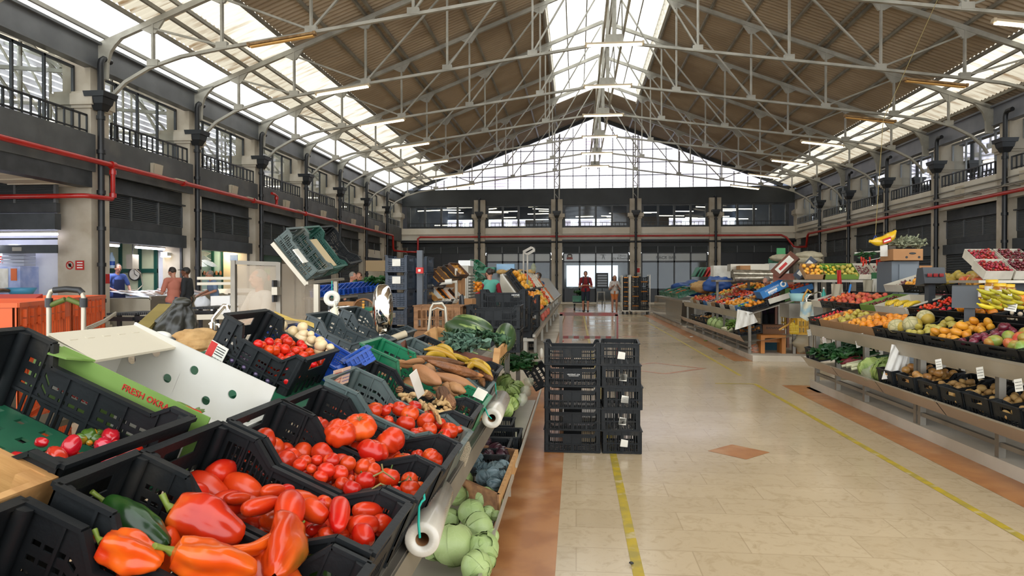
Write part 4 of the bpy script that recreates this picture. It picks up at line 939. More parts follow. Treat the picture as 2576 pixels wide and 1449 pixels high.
m_white=mat('carton_white','c4c2ba','bab6ab',s=3,r=.7);m_okg=mat('carton_green_print','5f7f34','76934a',s=2,r=.6,st=(1,6,1));m_okr=mat('carton_red_print','c8321c',r=.6)
ok=thing('okra_carton','open white carton printed green with FRESH OKRA, with round vent holes','carton',mw=deckm(.49,1.70,.035))
L,W,H=.42,.30,.13
def sheet_holes(o,eu,ev,en,lu,lv,cs,t,n=24):
 """flat board with round holes: ring of quads round each hole inside its own cell"""
 b=MB();o,eu,ev=V(o),V(eu),V(ev);en=V(en)*t;xs=sorted({0,lu}|{c[0]-.028 for c in cs}|{c[0]+.028 for c in cs});ys_=sorted({0,lv}|{c[1]-.028 for c in cs}|{c[1]+.028 for c in cs})
 P=lambda x,y:o+eu*x+ev*y
 for i in range(len(xs)-1):
  ys_=sorted({0,lv}|{c[1]+k*.026 for c in cs for k in(-1,1)if xs[i]<c[0]<xs[i+1]})
  for j in range(len(ys_)-1):
   x0,x1,y0,y1=xs[i],xs[i+1],ys_[j],ys_[j+1]
   hc=next((c for c in cs if x0<c[0]<x1 and y0<c[1]<y1),None)
   for d in(V((0,0,0)),en):
    if not hc:b.add([P(x0,y0)+d,P(x1,y0)+d,P(x1,y1)+d,P(x0,y1)+d],[(0,1,2,3)]);continue
    vs=[]
    for k in range(n):
     a=2*PI*k/n;ca,sa=cos(a),sin(a);m=max(abs(ca),abs(sa));vs.append(P(min(max(hc[0]+ca/m*(x1-x0)/2,x0),x1),min(max(hc[1]+sa/m*(y1-y0)/2,y0),y1))+d);
    for k in range(n):a=2*PI*k/n;vs.append(P(hc[0]+cos(a)*hc[2],hc[1]+sin(a)*hc[2])+d)
    b.add(vs,[(k,(k+1)%n,n+(k+1)%n,n+k)for k in range(n)])
 return b
holes=[(.04,.045,.012),(.1,.085,.012),(.16,.04,.012),(.22,.1,.012),(.28,.05,.012),(.335,.1,.012),(.39,.055,.012)]
sheet_holes((0,0,0),(1,0,0),(0,0,1),(0,-1,0),L,H+.02,holes,.004).ob('far_side',m_white,ok)
sheet_holes((0,0,0),(1,0,0),(0,1,0),(0,0,1),L,W,[(.1,.1,.014),(.2,.2,.014),(.3,.12,.014),(.32,.24,.014)],.004).ob('base',m_white,ok)
MB().box((0,W,0),(L,W+.004,H)).ob('printed_side',m_okg,ok)
MB().box((L-.004,0,0),(L,W,H)).ob('back_side',m_white,ok);MB().box((0,0,0),(.004,W,H*.45)).ob('front_side',m_white,ok)
b=MB();b.add([(L-.13,0,H+.005),(L,0,H+.012),(L,W,H+.012),(L-.13,W,H+.005)],[(0,1,2,3)]);b.box((L-.13,0,H-.0),(L,W,H+.006))
for k in range(5):b.cbox((L-.035,.04+k*.055,H+.008),(.008,.024,.006))
b.ob('lid_flap',mat('carton_cream','c0b8a4',r=.75),ok)
MB().prism([(L-.13,W,H+.002),(L-.10,W+.05,H+.0),(L-.06,W+.055,H-.005),(L-.05,W,H)],(0,0,.004)).ob('green_tab',m_okg,ok)
b=MB();b.prism([(.01,W-.09,H*.3),(.05,W-.01,H*.7),(.075,W-.03,H*.9),(.07,W-.1,H*.7),(.03,W-.12,H*.4)],(0,.004,.003));b.prism([(.0,W-.01,H*.1),(.07,W-.005,H*.9),(.0,W-.005,H*.7)],(0,.006,0));b.ob('red_flap',m_okr,ok)
text('printed_text','FRESH OKRA',.02,m_inkr,M(((-1,0,0,.15),(0,0,1,W+.0055),(0,1,0,H-.02),(0,0,0,1))),ok)
b=MB();b.box((.03,W+.004,.02),(.2,W+.0052,.05));b.box((.24,W+.004,.03),(.36,W+.0052,.07));b.ob('label_patch',m_paper,ok)
text('printed_text','Products',.024,m_inkr,M(((-1,0,0,.3),(0,0,1,W+.0065),(0,1,0,.05),(0,0,0,1))),ok)
okp=fruit('okra_pod',(.008,.008,.045),mat('okra_green','4c6420','66803a',s=8,r=.5),tapered(.7,.05,2,3,.6),8,12,'okra')
for i,(a,b_)in enumerate((((442,1010),(478,1032)),((452,1015),(495,1040)),((470,1035),(515,1038)),((480,1045),(512,1030)),((490,1048),(500,1022)))):lay(okp,.008,.09,on(*a,.08),on(*b_,.08),7,'green okra pod left in the white carton','okra pods','okra',roll=i)
P_0,P_1=on(767,906,.19),on(567,793,.215);CM=frame(P_0,P_1-P_0,V((sin(DT),0,cos(DT))));cl_=(P_1-P_0).length
CW,CH=.30,.155
CB=CM@T(0,-CW,-CH)
cr_cher=crate_proto('black_crate',m_cblk,cl_,CW,CH,n=9,nw=5,style='grid2',prof=[(0,1),(.1,1),(.22,.74),(.72,.74),(.78,1),(1,1)])
oc=cr_cher.put('black crate of cherry tomatoes with a white and red label',CB)
b=MB();b.box((cl_*.78,CW+.008,.01),(cl_*.99,CW+.011,.07));b.ob('label_sticker',m_paper,oc)
b=MB();b.box((cl_*.91,CW+.011,.012),(cl_*.988,CW+.0118,.068));b.ob('label_print',m_inkr,oc)
b=MB()
for k in range(14):b.box((cl_*.79+k*.0035,CW+.011,.014),(cl_*.79+k*.0035+(.001 if k%3 else.002),CW+.0118,.026))
for k in range(4):b.box((cl_*.80,CW+.011,.035+k*.008),(cl_*.80+.03,CW+.0118,.0375+k*.008))
b.ob('barcode',m_ink,oc)
ct=fruit('cherry_tomato',.0165,m_tomc,dim,14,9,'tomato');ctc=fruit('cherry_tomato',.0165,m_tomc,dim,14,9,'tomato',calyx(.012,.011))
pile(CB,cl_*.62,CW,.05,.125,[(ct,.0165),(ct,.0165),(ctc,.0165)],85,'cherry tomato in the labelled black crate','cherry tomatoes in the labelled crate',seed=7)
eg=fruit('aubergine',(.022,.022,.06),mat('aubergine_skin','2a1a38','5a4a6a',s=5,r=.2,coat=.5),tapered(.3,.05,1,2,.1),14,12,'aubergine')
for k in range(7):eg.put('slim purple aubergine at the bottom of the cherry tomato crate',CB@T(cl_*(.25+.075*k),CW*.82-.02*(k%2),.04)@Rx(PI/2),'aubergines under the cherry tomatoes','aubergine')
cr_bl=crate_proto('blue_crate',m_cblue,cl_*1.0,.28,.075,n=10,nw=6,style='grid',prof=P_FLAT)
OB=CB@T(-.02,-.31,.01);cr_bl.put('bright blue crate of white onions behind the cherry tomatoes',OB)
m_onw=mat('white_onion','d3bf98','c9b184',s=5,r=.35,rnd=.05,coat=.1,c3='b39a6a',s3=3,lo3=.6,hi3=.75)
ow=fruit('white_onion',(.034,.034,.030),m_onw,lambda p,t,f:p+V((0,0,.07*(p.z**9 if p.z>0 else 0))),18,12,'onion')
z6=zo(400,720,4.293)
for i,(x,y,r)in enumerate(((1320,430,70),(1450,490,68),(1540,562,82),(1560,515,60),(1650,580,56),(1740,590,54),(1750,640,74),(1850,660,45),(1620,630,58),(1730,700,60),(1640,515,38),(1375,525,50),(1550,440,58),(1830,705,36),(1600,690,50),(1480,600,55))):
 pxball(ow,.034,atD(*z6(x,y),2.5-(x-1300)*.0002),r/4.293,'round white onion heaped in the bright blue crate','white onions in the blue crate',i,'up','onion')
b=MB();b.grid(lambda u,v:atD(600+86*u+3*sin(9*v)+400-400,800+20*u-10*v*(1-u),2.6+.15*v)+V((0,0,.012*sin(8*u+3*v))),10,5)
tag(MB().grid(lambda u,v:atD(690+100*u,793+30*u-8*v+3*sin(7*u+5*v),2.5+.22*v),12,5).ob('net_sack',mat('yellow_net','b8983c','d0b45c',s=30,r=.6)),'yellow net sack thrown over the white onions','sack')
bb=MB(M());P_B=atD(905,908,2.55)
cr_bl2=crate_proto('small_blue_basket',m_cblue,.1,.07,.05,n=3,nw=2,style='grid',prof=P_FLAT);cr_bl2 .put('small bright blue basket leaning beside the green crate',T(*P_B)@Rz(.5)@Ry(-.5)@T(-.05,-.035,-.02),None,'basket')
wb=thing('wooden_box','pale wooden box of green apples at the left frame edge','box',mw=deckm(.5,.985,.0))
MB().box((0,0,0),(.42,.012,.15)).ob('side_board',m_wood,wb);MB().box((0,.3,0),(.42,.312,.15)).ob('side_board',m_wood,wb);MB().box((0,.012,0),(.012,.3,.15)).ob('end_board',m_wood,wb);MB().box((.408,.012,0),(.42,.3,.15)).ob('end_board',m_wood,wb);MB().box((0,0,0),(.42,.31,.01)).ob('base',m_wood,wb)
b=MB();b.box((.012,.012,.0),(.04,.04,.148));b.ob('corner_block',m_wood,wb)
m_gapl=mat('green_apple','93a83a','a9b954',s=5,r=.3,rnd=.06);ga=fruit('green_apple',.034,m_gapl,dim,16,10,'apple')
pile(deckm(.5,.985),.41,.3,.02,.13,[(ga,.034)],22,'pale green apple in the wooden box','green apples in the wooden box',seed=3)
cabs=[cabbage('green_cabbage',.09,m_cab,3),cabbage('green_cabbage',.09,m_cab,14,7,.09)]
zc_=zo(1000,1000,3.2275)
for i,(x,y,r)in enumerate(((450,1195,158),(700,1215,118),(640,1375,118),(430,985,78),(600,935,100),(660,1055,112),(730,945,62),(720,822,88),(820,865,48),(480,790,78),(600,772,68),(535,668,76),(735,1330,62),(560,1260,70),(800,960,40),(430,690,50),(760,1130,60),(300,1230,90))):
 pxball(cabs[i%2],.09,atZ(*zc_(x,y),.36+(.03 if r>95 else 0)),r/3.2275,'round pale green cabbage on the lower shelf of the left stall','green cabbages on the lower left shelf',i,'any','cabbage')
wbx=thing('wooden_crate','wooden crate of blue-green cabbages on the lower left shelf','crate',tuple(atZ(1282,1150,.40)))
q0,q1,q2,q3=[atZ(u,v,.38)for u,v in((1255,1268),(1300,1150),(1185,1135),(1150,1220))]
MB().bar(q0,q1,.018,.09).ob('front_board',m_wood,wbx).matrix_parent_inverse=wbx.matrix_basis.inverted();MB().bar(q3,q0,.018,.09).ob('end_board',m_woodd,wbx).matrix_parent_inverse=wbx.matrix_basis.inverted()
MB().bar(q1,q2,.018,.09).ob('far_board',m_woodd,wbx).matrix_parent_inverse=wbx.matrix_basis.inverted()
cb2=cabbage('blue_cabbage',.08,m_cabb,31,10,.16,spread=.3);cb3=cabbage('purple_cabbage',.08,m_cabp,41,8,.03)
for i,(x,y,r)in enumerate(((620,560,62),(690,590,58),(640,500,50),(770,640,62),(790,590,60),(850,570,55),(780,710,55),(700,650,50),(850,640,45))):pxball(cb2,.08,atZ(*zc_(x,y),.40),r/3.2275,'blue-green savoy cabbage in the wooden crate','blue-green cabbages in the wooden crate',i,'any','cabbage')
for i,(x,y,r)in enumerate(((690,370,75),(640,340,55),(800,430,62),(850,470,55),(740,470,45),(850,440,45))):pxball(cb3,.08,atZ(*zc_(x,y),.40),r/3.2275,'dark purple cabbage in the black lower crate','purple cabbages on the lower left shelf',i,'any','cabbage')
cr_low=crate_proto('black_crate',m_cblk,.40,.28,.13,n=10,nw=5,prof=P_FLAT)
cr_low.put('black crate of purple cabbages on the lower left shelf',T(-.78,3.55,.285)@Ry(0),None)
cr_low.put('black crate holding the wrapped lettuces nearest the shelf end',T(-.80,3.95,.29),None);cr_low.put('black crate holding the farther wrapped lettuces',T(-.84,4.6,.29),None)
cr_nav=crate_proto('navy_crate',m_cnavy,.42,.28,.14,n=5,nw=4,style='grid2',prof=P_FLAT)
zq=atZ(1115,1400,.42);cr_nav.put('navy blue crate of small potatoes at the bottom frame edge',T(-.74,1.88,.29),None)
m_pot=mat('potato_skin','b08c54','a07a44',s=9,r=.6,b=.15,bs=50,rnd=.08,c3='7e5e36',s3=12,lo3=.62,hi3=.74);po=fruit('potato',(.024,.024,.033),m_pot,knob(.16,1.3,2),14,10,'potato')
pile(T(-.74,1.88,.29),.42,.28,.03,.14,[(po,.027)],60,'small yellow potato in the navy crate','potatoes in the navy crate',seed=4)
lets=[cabbage('lettuce',.1,m_let,51,12,.3,'lettuce',.2),cabbage('lettuce',.1,m_let,61,12,.34,'lettuce',.22)]
zl=zo(1250,830,5.365)
for i,(x,y,r)in enumerate(((40,850,90),(130,740,95),(200,850,95),(270,780,80),(150,960,100),(250,940,70),(110,1080,95),(60,700,70),(0,960,80),(200,1000,80),(120,650,60))):pxball(lets[i%2],.1,atZ(*zl(x,y),.42),r/5.365,'leafy pale lettuce head in clear wrap on the lower left shelf','lettuces on the lower left shelf',i,'up','lettuce')
m_wrap=mat_mix('lettuce_wrap','film','c8c8b0',.4,.25)
for k,(u,v)in enumerate(((1312,1005),(1322,985),(1330,962))):
 p=atZ(u,v,.42);tag(MB().ball(p,(.05,.06,.05),lambda q,t,f,k=k:q*(1+.25*N3(q,2.0,k)),16,12).ob('plastic_wrap',m_wrap),'crumpled clear plastic wrap at the shelf edge, %s from the aisle end'%['nearest','middle','farthest'][k],'wrap')
def bp(u0,v0,u1,v1,d):
 c=atD((u0+u1)/2,(v0+v1)/2,d);a=atY(u0,v1,c.y);b=atY(u1,v0,c.y);return a.x,b.x,c.y,a.z,b.z
def block(n,u0,v0,u1,v1,d,th,m,label,cat,z0=None,par=None):
 x0,x1,y,a,b=bp(u0,v0,u1,v1,d);o=MB().box((x0,y,a if z0 is None else z0),(x1,y+th,b)).ob(n,m,par)
 return tag(o,label,cat)if label else o
def sides(m):return m
A_,B_=atD(45,768,4.3),atD(265,745,6.86);B_.z=A_.z
d_=(B_-A_);m_bin=frame(A_-V((0,0,.72)),d_,V((0,0,1)));bl=d_.length/2-.03
bin_mb=crate_mesh(bl,1.0,.72,n=9,nw=8,style='slot',t=.03,prof=P_FLAT,handle=False,solid_ends=True,rim=.03)
for k in range(7):
 for z in(.58,.64):bin_mb.box((.1+k*bl*.12,-.02,z),(.1+k*bl*.12+.012,0,z+.05))
binp=Proto(tag(bin_mb.ob('fish_bin',m_corg),'x','bin'))
for k,nm in((0,'nearer orange plastic fish bin behind the trolley handle'),(1,'farther orange plastic fish bin by the left columns')):
 o=binp.put(nm,m_bin@T(k*(bl+.05),0,0));
binp.put('orange bin under the nearer fish bin',m_bin@T(0,0,-.74+.19)@M.Diagonal((1,1,.7,1))@T(0,0,-.0));
tag(MB(m_bin@T(bl*.9,.3,.52)@Ry(-.14)).box((0,0,0),(bl*.45,.4,.16)).ob('red_crate',mat('crate_red','b02018',r=.4)),'red plastic crate lying inside the orange fish bins','crate')
h=thing('hand_trolley','silver trolley handle with black grip in front of the orange bins','trolley')
D=3.9
MB().tube([atD(123,860,D),atD(123,745,D),atD(128,733,D),atD(140,729,D)],.0135,10).ob('tube',m_steel,h);MB().tube([atD(210,860,D),atD(210,748,D),atD(206,735,D),atD(196,730,D)],.0135,10).ob('tube',m_steel,h)
MB().tube([atD(136,730,D),atD(168,727,D),atD(200,730,D),atD(207,738,D)],.018,10).ob('grip',m_black,h)
for u in(123,210):MB().tube([atD(u,773,D),atD(u,750,D)],.021,10).ob('clamp',m_black,h)
m_olv=mat('olive_sleeve','4d5a1e',r=.6)
MB().tube([atD(127,768,D),atD(164,753,D)],.015,8).ob('side_lever',m_olv,h);MB().tube([atD(206,766,D),atD(170,752,D)],.015,8).ob('side_lever',m_olv,h)
for k in range(3):MB().tube([atD(215,825+k*4,3.9),atD(262,805+k*3,4.1),atD(291,786+k*2,4.3)],.006,6).ob('frame_rod',m_steel,h)
m_tilew=mat('shop_tiles','dcdde4','d2d3dc',s=2,r=.3);m_gfr=mat('green_frame','12463a',r=.4);m_turq=mat('turquoise_wall','9cc0bc','b2ccc6',s=1,r=.6);m_ice=mat('crushed_ice','d9dde2','bfc5cc',s=25,r=.4,b=.5,bs=60)
for i,y in enumerate((15.3,19.4,23.5,27.55,31.6,35.7,39.7)):struct(MB().box((XL-3.3,y-.05,0),(XL-.8,y+.05,3.6)).ob('wall_partition',m_tilew if i<2 else m_turq))
struct(MB().box((XL-3.3,15.4,2.62),(XL-.5,44,2.7)).ob('ceiling_shop',m_tilew))
struct(MB().box((XL-3.24,19.5,0),(XL-3.2,27.5,2.7)).ob('wall_shop',m_turq))
fr=MB();Xs=XL-3.2
YW=19.33
for x in(-14.3,-13.62,-13.0,-12.5):fr.box((x-.05,YW-.06,1.0),(x+.05,YW,2.62))
fr.box((-14.4,YW-.07,1.66),(-12.45,YW,1.78));fr.box((-14.4,YW-.07,1.0),(-12.45,YW,1.1))
wo=struct(fr.ob('window_80',m_gfr));MB().box((-14.4,YW-.02,1.0),(-12.45,YW+.01,2.62)).ob('pane',mat('frosted_pane','b9bf9e','a8b094',s=2,r=.25),wo)
fr=MB()
for x in(-14.4,-13.7,-13.0,-12.62):fr.box((x-.04,23.36,.9),(x+.04,23.43,2.62))
fr.box((-14.5,23.34,1.62),(-12.6,23.43,1.72));fr.box((-14.5,23.2,1.6),(-12.6,23.43,1.63));struct(fr.ob('window_81',m_gfr))
struct(MB().box((-14.4,18.9,.0),(-12.2,19.25,.95)).ob('trim_70',mat('blue_tile_ledge','a9b4cc',r=.3)))
def tubel(p,q,lab):t=thing('tube_lamp',lab,'lamp');MB().tube([p,q],.03,8).ob('tube',m_lampw,t);MB().bar(V(p)+V((0,0,.05)),V(q)+V((0,0,.05)),.09,.04).ob('housing',m_paper,t)
tubel((XL-.75,15.7,2.34),(XL-.75,17.0,2.34),'cold white tube lamp over the fishmonger, left one');tubel((XL-.75,17.7,2.34),(XL-.75,19.0,2.34),'cold white tube lamp over the fishmonger, right one')
tubel((-15.5,14.8,2.5),(-12.0,14.8,2.5),'cold white tube lamp behind the half shutter at the left frame edge')
tubel((XL-1.6,20.2,2.45),(XL-1.6,22.4,2.45),'cold white tube lamp in the shop with hanging fish')
fl=thing('flood_lamp','small square lit flood lamp in the upper corner of the fishmonger shop','lamp',(XL-.7,19.05,2.2));MB().box((-.1,-.14,-.09),(.1,.14,-.05)).ob('face',mat('warm_face','fff2d8',em=8),fl);MB().box((-.1,-.14,-.05),(.1,.14,.05)).ob('case',m_paper,fl)
m_fishw=mat('fish_pale','c9bcb4','a89890',s=9,r=.25,rnd=.1,coat=.3);m_fishb=mat('fish_brown','8a6a4e','5e4836',s=9,r=.3,rnd=.1,coat=.3)
def fish(m):
 b=MB();b.ball((0,0,0),(.06,.028,.2),lambda p,t,f:V((p.x*(1-.55*max(0,p.z)),p.y*(1-.55*max(0,p.z)),p.z)),12,12);b.prism([(0,-.004,.17),(.06,-.004,.26),(-.06,-.004,.26)],(0,.008,0));b.prism([(.05,-.003,-.05),(.09,-.003,.05),(.05,-.003,.1)],(0,.006,0));return Proto(tag(b.ob('fish',m),'x','fish'))
fw,fbn=fish(m_fishw),fish(m_fishb)
def counter(x0,x1,y0,y1,lab,k):
 t=thing('fish_counter',lab,'counter');MB().box((x0,y0,.1),(x1,y1,.98)).ob('base',m_steel,t)
 MB().grid(lambda u,v:V((x0+.05+(x1-x0-.1)*u,y0+.04+(y1-y0-.08)*v,1.16-.16*u+.03*N3((u*4,v*14,k),2))),12,30).ob('ice_bed',m_ice,t);MB().box((x1-.03,y0,.95),(x1+.02,y1,1.04)).ob('rim',m_steel,t);return t
counter(-11.55,-10.35,15.75,19.2,'steel counter heaped with ice and fish in front of the fishmonger',1);counter(-14.2,-12.2,13.0,14.5,'steel counter of ice and fish at the left frame edge',2);counter(-11.6,-10.6,20.0,23.2,'steel counter in front of the shop with hanging fish',3)
rr=random.Random(3)
for k in range(26):
 u=rr.uniform(.12,.85);y=rr.uniform(15.9,19.0);fw.put('pale fish laid on ice before the fishmonger',T(-11.55+1.2*u,y,1.20-.16*u)@Rz(rr.uniform(-.5,.5))@Ry(PI/2+.14)@Rz(PI/2),'fish on the fishmonger counter','fish')
for k in range(8):fbn.put('brown skinned fish on the left edge counter',T(-13.4+1.0*rr.random(),13.5+rr.random()*.8,1.2)@Rz(rr.uniform(.8,1.5))@Ry(PI/2+.1)@Rz(PI/2),'brown fish on the left edge counter','fish',1.6)
bw=MB().lathe([(.0,0),(.2,.0),(.3,.16),(.29,.16),(.19,.02)],24).ob('basin',mat('basin_blue','4d9cc4',r=.35),mw=T(-12.3,14.1,1.1));tag(bw,'light blue plastic basin on the left edge fish counter','basin')
ck=thing('wall_clock','round white wall clock with black rim above the fishmonger','clock',(-13.12,YW-.08,1.62));rq=Ry(PI/2).to_3x3();rqf=Rx(PI/2).to_3x3()
MB().lathe([(.2,0),(.2,.05),(.17,.05),(.17,.03)],28,rot=rqf).ob('rim',m_ink,ck);MB().lathe([(.0,.03),(.175,.03)],28,rot=rqf).ob('face',m_paper,ck);MB().bar((0,-.035,0),(-.02,-.035,.13),.012).bar((0,-.035,0),(.09,-.035,-.06),.014).ob('hands',m_ink,ck)
def nosmoke(x,y,z,ax,lab):
 t=thing('warning_sign',lab,'sign');b=MB()
 if ax=='y':f=lambda a,h:(x+a,y-.006,z+h)
 else:f=lambda a,h:(x+.006,y+a,z+h)
 MB().add([f(.02,-.11),f(.24,-.11),f(.24,.11),f(.02,.11)],[(0,1,2,3)]).ob('red_panel',m_inkr,t)
 for k in range(3):MB().add([f(.06,.05-k*.06),f(.2,.05-k*.06),f(.2,.07-k*.06),f(.06,.07-k*.06)],[(0,1,2,3)]);
 b=MB()
 for k in range(3):b.add([tuple(V(f(.06,.05-k*.06))+V((.002,-.002,0))),tuple(V(f(.2,.05-k*.06))+V((.002,-.002,0))),tuple(V(f(.2,.075-k*.06))+V((.002,-.002,0))),tuple(V(f(.06,.075-k*.06))+V((.002,-.002,0)))],[(0,1,2,3)])
 b.ob('white_text',m_inkw,t)
 n=24;b=MB();vs=[f(-.12+.1*cos(2*PI*k/n),.1*sin(2*PI*k/n))for k in range(n)]+[f(-.12+.075*cos(2*PI*k/n),.075*sin(2*PI*k/n))for k in range(n)]
 b.add(vs,[(k,(k+1)%n,n+(k+1)%n,n+k)for k in range(n)]);b.add([f(-.185,.05),f(-.165,.07),f(-.055,-.05),f(-.075,-.07)],[(0,1,2,3)]);b.ob('red_ring',m_inkr,t)
 MB().add([f(-.15,-.03),f(-.09,-.04),f(-.08,.02),f(-.11,.05),f(-.16,.02)],[(0,1,2,3,4)]).ob('black_icon',m_ink,t)
nosmoke(-11.72,14.985,1.78,'y','red no animals style warning sign on the nearest left column')
nosmoke(-12.05,19.33,1.72,'y','red warning sign on the white wall right of the fishmonger')
nosmoke(-14.0,15.24,1.9,'y','red warning sign on the white shop wall at the left frame edge')
tag(MB().add([(XL-.0,15.46,1.35),(XL-.0,15.58,1.35),(XL,15.58,1.58),(XL,15.46,1.58)],[(0,1,2,3)]).box((XL,15.46,1.35),(XL+.008,15.6,1.58)).ob('red_notice',m_inkr),'small red notice on the nearest left column beside the downpipe','sign')
hs=thing('hanging_scale','hanging steel box scale with curved hook above the fish counter','scale',(-12.35,18.0,1.95));MB().box((-.09,-.14,-.2),(.09,.14,.2)).ob('case',m_steel,hs);MB().tube([(0,0,.2),(0,.01,.45),(.02,-.02,.7)],.012,6).ob('cord',m_ink,hs);MB().tube([(0,.1,-.2),(0,.35,-.32),(0,.45,-.65),(0,.2,-.8),(0,-.25,-.78)],.018,6).ob('hook',m_steel,hs)
bt=thing('water_bottle','large clear water bottle with blue label behind the fishmonger','bottle',(-13.75,YW-.25,1.8));MB().lathe([(.09,0),(.09,.28),(.035,.42),(.035,.46)],14,cap=True).ob('bottle',mat('bottle_clear','b9d3e6',r=.1),bt);MB().lathe([(.092,.08),(.092,.2)],14).ob('label',m_cblue,bt)
fg=thing('fridge','blue and white fridge with notices behind the left edge counter','fridge',(-13.2,15.0,0));MB().box((-.35,-.3,0),(.35,.3,1.75)).ob('body',mat('fridge_blue','8f9fce','b4bedd',s=3,r=.35),fg);MB().box((-.2,-.31,1.2),(.05,-.3,1.7)).ob('notice',m_paper,fg);MB().box((.12,-.31,1.42),(.27,-.3,1.7)).ob('red_notice',mat('notice_orange','d06a3a',r=.6),fg)
for k in range(5):tag(MB().box((-13.4+.02*k,14.75,1.76+k*.08),(-12.8,15.1,1.83+k*.08)).ob('drawer_tray',mat('tray_grey2','a9aebc',r=.4)),'clear grey tray stacked on the blue fridge','tray','trays stacked on the fridge')
m_fc=mat('cutout_white','cfd2c6','b7bfb4',s=6,r=.6,rnd=.08)
def cut(lx,mm):
 b=MB();pts=[(0,-.3,0),(0,-.1,.07),(0,.15,.05),(0,.24,.0),(0,.36,.09),(0,.36,-.07),(0,.22,-.02),(0,.1,-.07),(0,-.15,-.07)];b.prism(pts,(.012,0,0));return Proto(tag(b.ob('fish_cutout',mm),'x','decoration'))
cw=cut(1,m_fc)
for k in range(14):cw.put('white paper fish hanging in the turquoise shop',T(-14.2+rr.random()*1.9,22.2+rr.random()*1.0,1.85+rr.random()*.55)@Rz(PI/2+rr.uniform(-.4,.4))@Rx(rr.uniform(-.5,.5)),'hanging white fish cutouts','decoration',rr.uniform(.8,1.5))
sgn=MB(T(XL-.3,24.0,2.12)@Rx(.3));sgn.ball((0,0,0),(.02,.5,.1),None,16,8);o=tag(sgn.ob('fish_sign',m_paper),'white fish shaped sign with red outline beside the tilted crates','sign');MB(T(XL-.27,24.0,2.12)@Rx(.3)).ball((0,0,0),(.02,.36,.055),None,16,8).ob('fish_print',mat('fish_orange','d07a3a',r=.5),o)
for k in range(2):
 t=thing('eye_ornament','green and orange round ornament hanging in the shop, %s one'%('left','right')[k],'ornament',(XL-.4,24.8+k*.28,1.78));MB().lathe([(0,0),(.13,0)],20,rot=rq).ob('green_disc',mat('disc_green','2f9c4c',r=.5),t);MB().lathe([(0,0),(.12,0)],20,c=(0,0,-.24),rot=rq).ob('orange_disc',mat('disc_orange','d0541c',r=.5),t)
for k in range(12):tag(MB().lathe([(.045,0),(.045,.11),(.03,.13),(.03,.15)],10,cap=True).ob('jar',mat('jar_amber','8a5a3a',r=.2,rnd=.3),loc=(-14.3+k*.15,23.28,1.63)),'small jar on the green shelf of the turquoise shop','jar','jars on the green shelf')
block('poster',578,641,597,656,12,.02,mat('poster_blue','5f7fa8','a9b4c0',s=2,r=.6),'small blue poster standing on the steel partition','poster')
struct(MB().box((-12.55,23.3,1.0),(-11.95,23.36,2.5)).ob('trim_71',mat('lit_plaster','d9c8a4',r=.7)))
sp=bpy.data.lights.new('spot','POINT');sp.energy=60;sp.color=(1,.8,.5);sp.shadow_soft_size=.06;so=bpy.data.objects.new('spot_bulb',sp);C.objects.link(so);so.location=(-12.25,23.0,2.4)
for k,(y,w_)in enumerate(((16.5,26),(18.4,26),(15.0,26),(21.4,25))):
 L_=bpy.data.lights.new('tube_glow','AREA');L_.shape='RECTANGLE';L_.size=.2;L_.size_y=1.2;L_.energy=w_*1.5;L_.color=(.93,.93,1);lo=bpy.data.objects.new('tube_glow',L_);C.objects.link(lo);lo.location=(XL-(.75 if k<2 else 2.2 if k==2 else 1.6),y-.1*(k==2),2.29)
def slat_rack(u0,v0,u1,v1,d,lab):
 x0,x1,y,z0,z1=bp(u0,v0,u1,v1,d);t=thing('slatted_rack',lab,'rack');n=16;b=MB()
 for k in range(n):x=x0+(x1-x0)*k/n;b.box((x,y,z1-.02),(x+(x1-x0)/n*.6,y+.5,z1))
 b.ob('slat',m_dark,t);MB().bar((x0,y-.02,z1-.05),(x1,y-.02,z1-.05),.035).ob('front_bar',m_black,t)
 for x in(x0+.05,x1-.05):MB().bar((x,y+.1,0),(x,y+.1,z1-.02),.03).ob('leg',m_dark,t)
 MB().bar((x0,y+.05,z1-.25),(x1,y+.05,z1-.2),.03).ob('brace',m_dark,t)
slat_rack(268,788,340,812,6.0,'dark slatted rack in front of the fish counter, left one');slat_rack(345,786,425,812,6.0,'dark slatted rack in front of the fish counter, middle one');slat_rack(478,773,540,800,6.6,'dark slatted rack beside the white polystyrene boxes')
b=MB();b.bar(atD(345,842,3.4),atD(416,770,4.2),.075,.03);tag(b.ob('plank',mat('mustard_wood','7a6a2c','8a7838',s=3,r=.6)),'mustard yellow plank leaning beside the black tarpaulin','plank')
tp=MB(T(*atD(436,870,3.7)))
def tarp(u,v):
 t=2*PI*u;r=.02+.12*v**.8+.022*v*sin(7*t+3*v)+.02*N3((cos(t)*2,sin(t)*2,v*4),1.3,3)
 return V((r*1.15*cos(t)+.07*(1-v)**1.3-.02,r*sin(t),.25*(1-v)+.03*sin(3*t)*v))
tp.grid(tarp,64,20);tp.ball((.05,0,.235),(.05,.04,.03),None,16,8)
tag(tp.ob('tarpaulin',mat('tarpaulin_black','23231f','34342c',s=5,r=.35)),'black plastic tarpaulin draped over a stand behind the okra carton','tarpaulin')
tt=thing('steel_table','stainless table under the folded sacks','table');x0,x1,y,z0,z1=bp(438,878,610,900,3.0)
MB().box((x0,y,z1-.04),(x1,y+.7,z1)).ob('top',m_steel,tt)
for x in(x0+.03,x1-.03):MB().bar((x,y+.05,0),(x,y+.05,z1-.04),.03).ob('leg',m_steel,tt)
sk=[mat('burlap','b08d5c','a07c4c',s=12,r=.9,b=.3,bs=90),mat('burlap_orange','a8703a','b8854c',s=12,r=.9,b=.3,bs=90)]
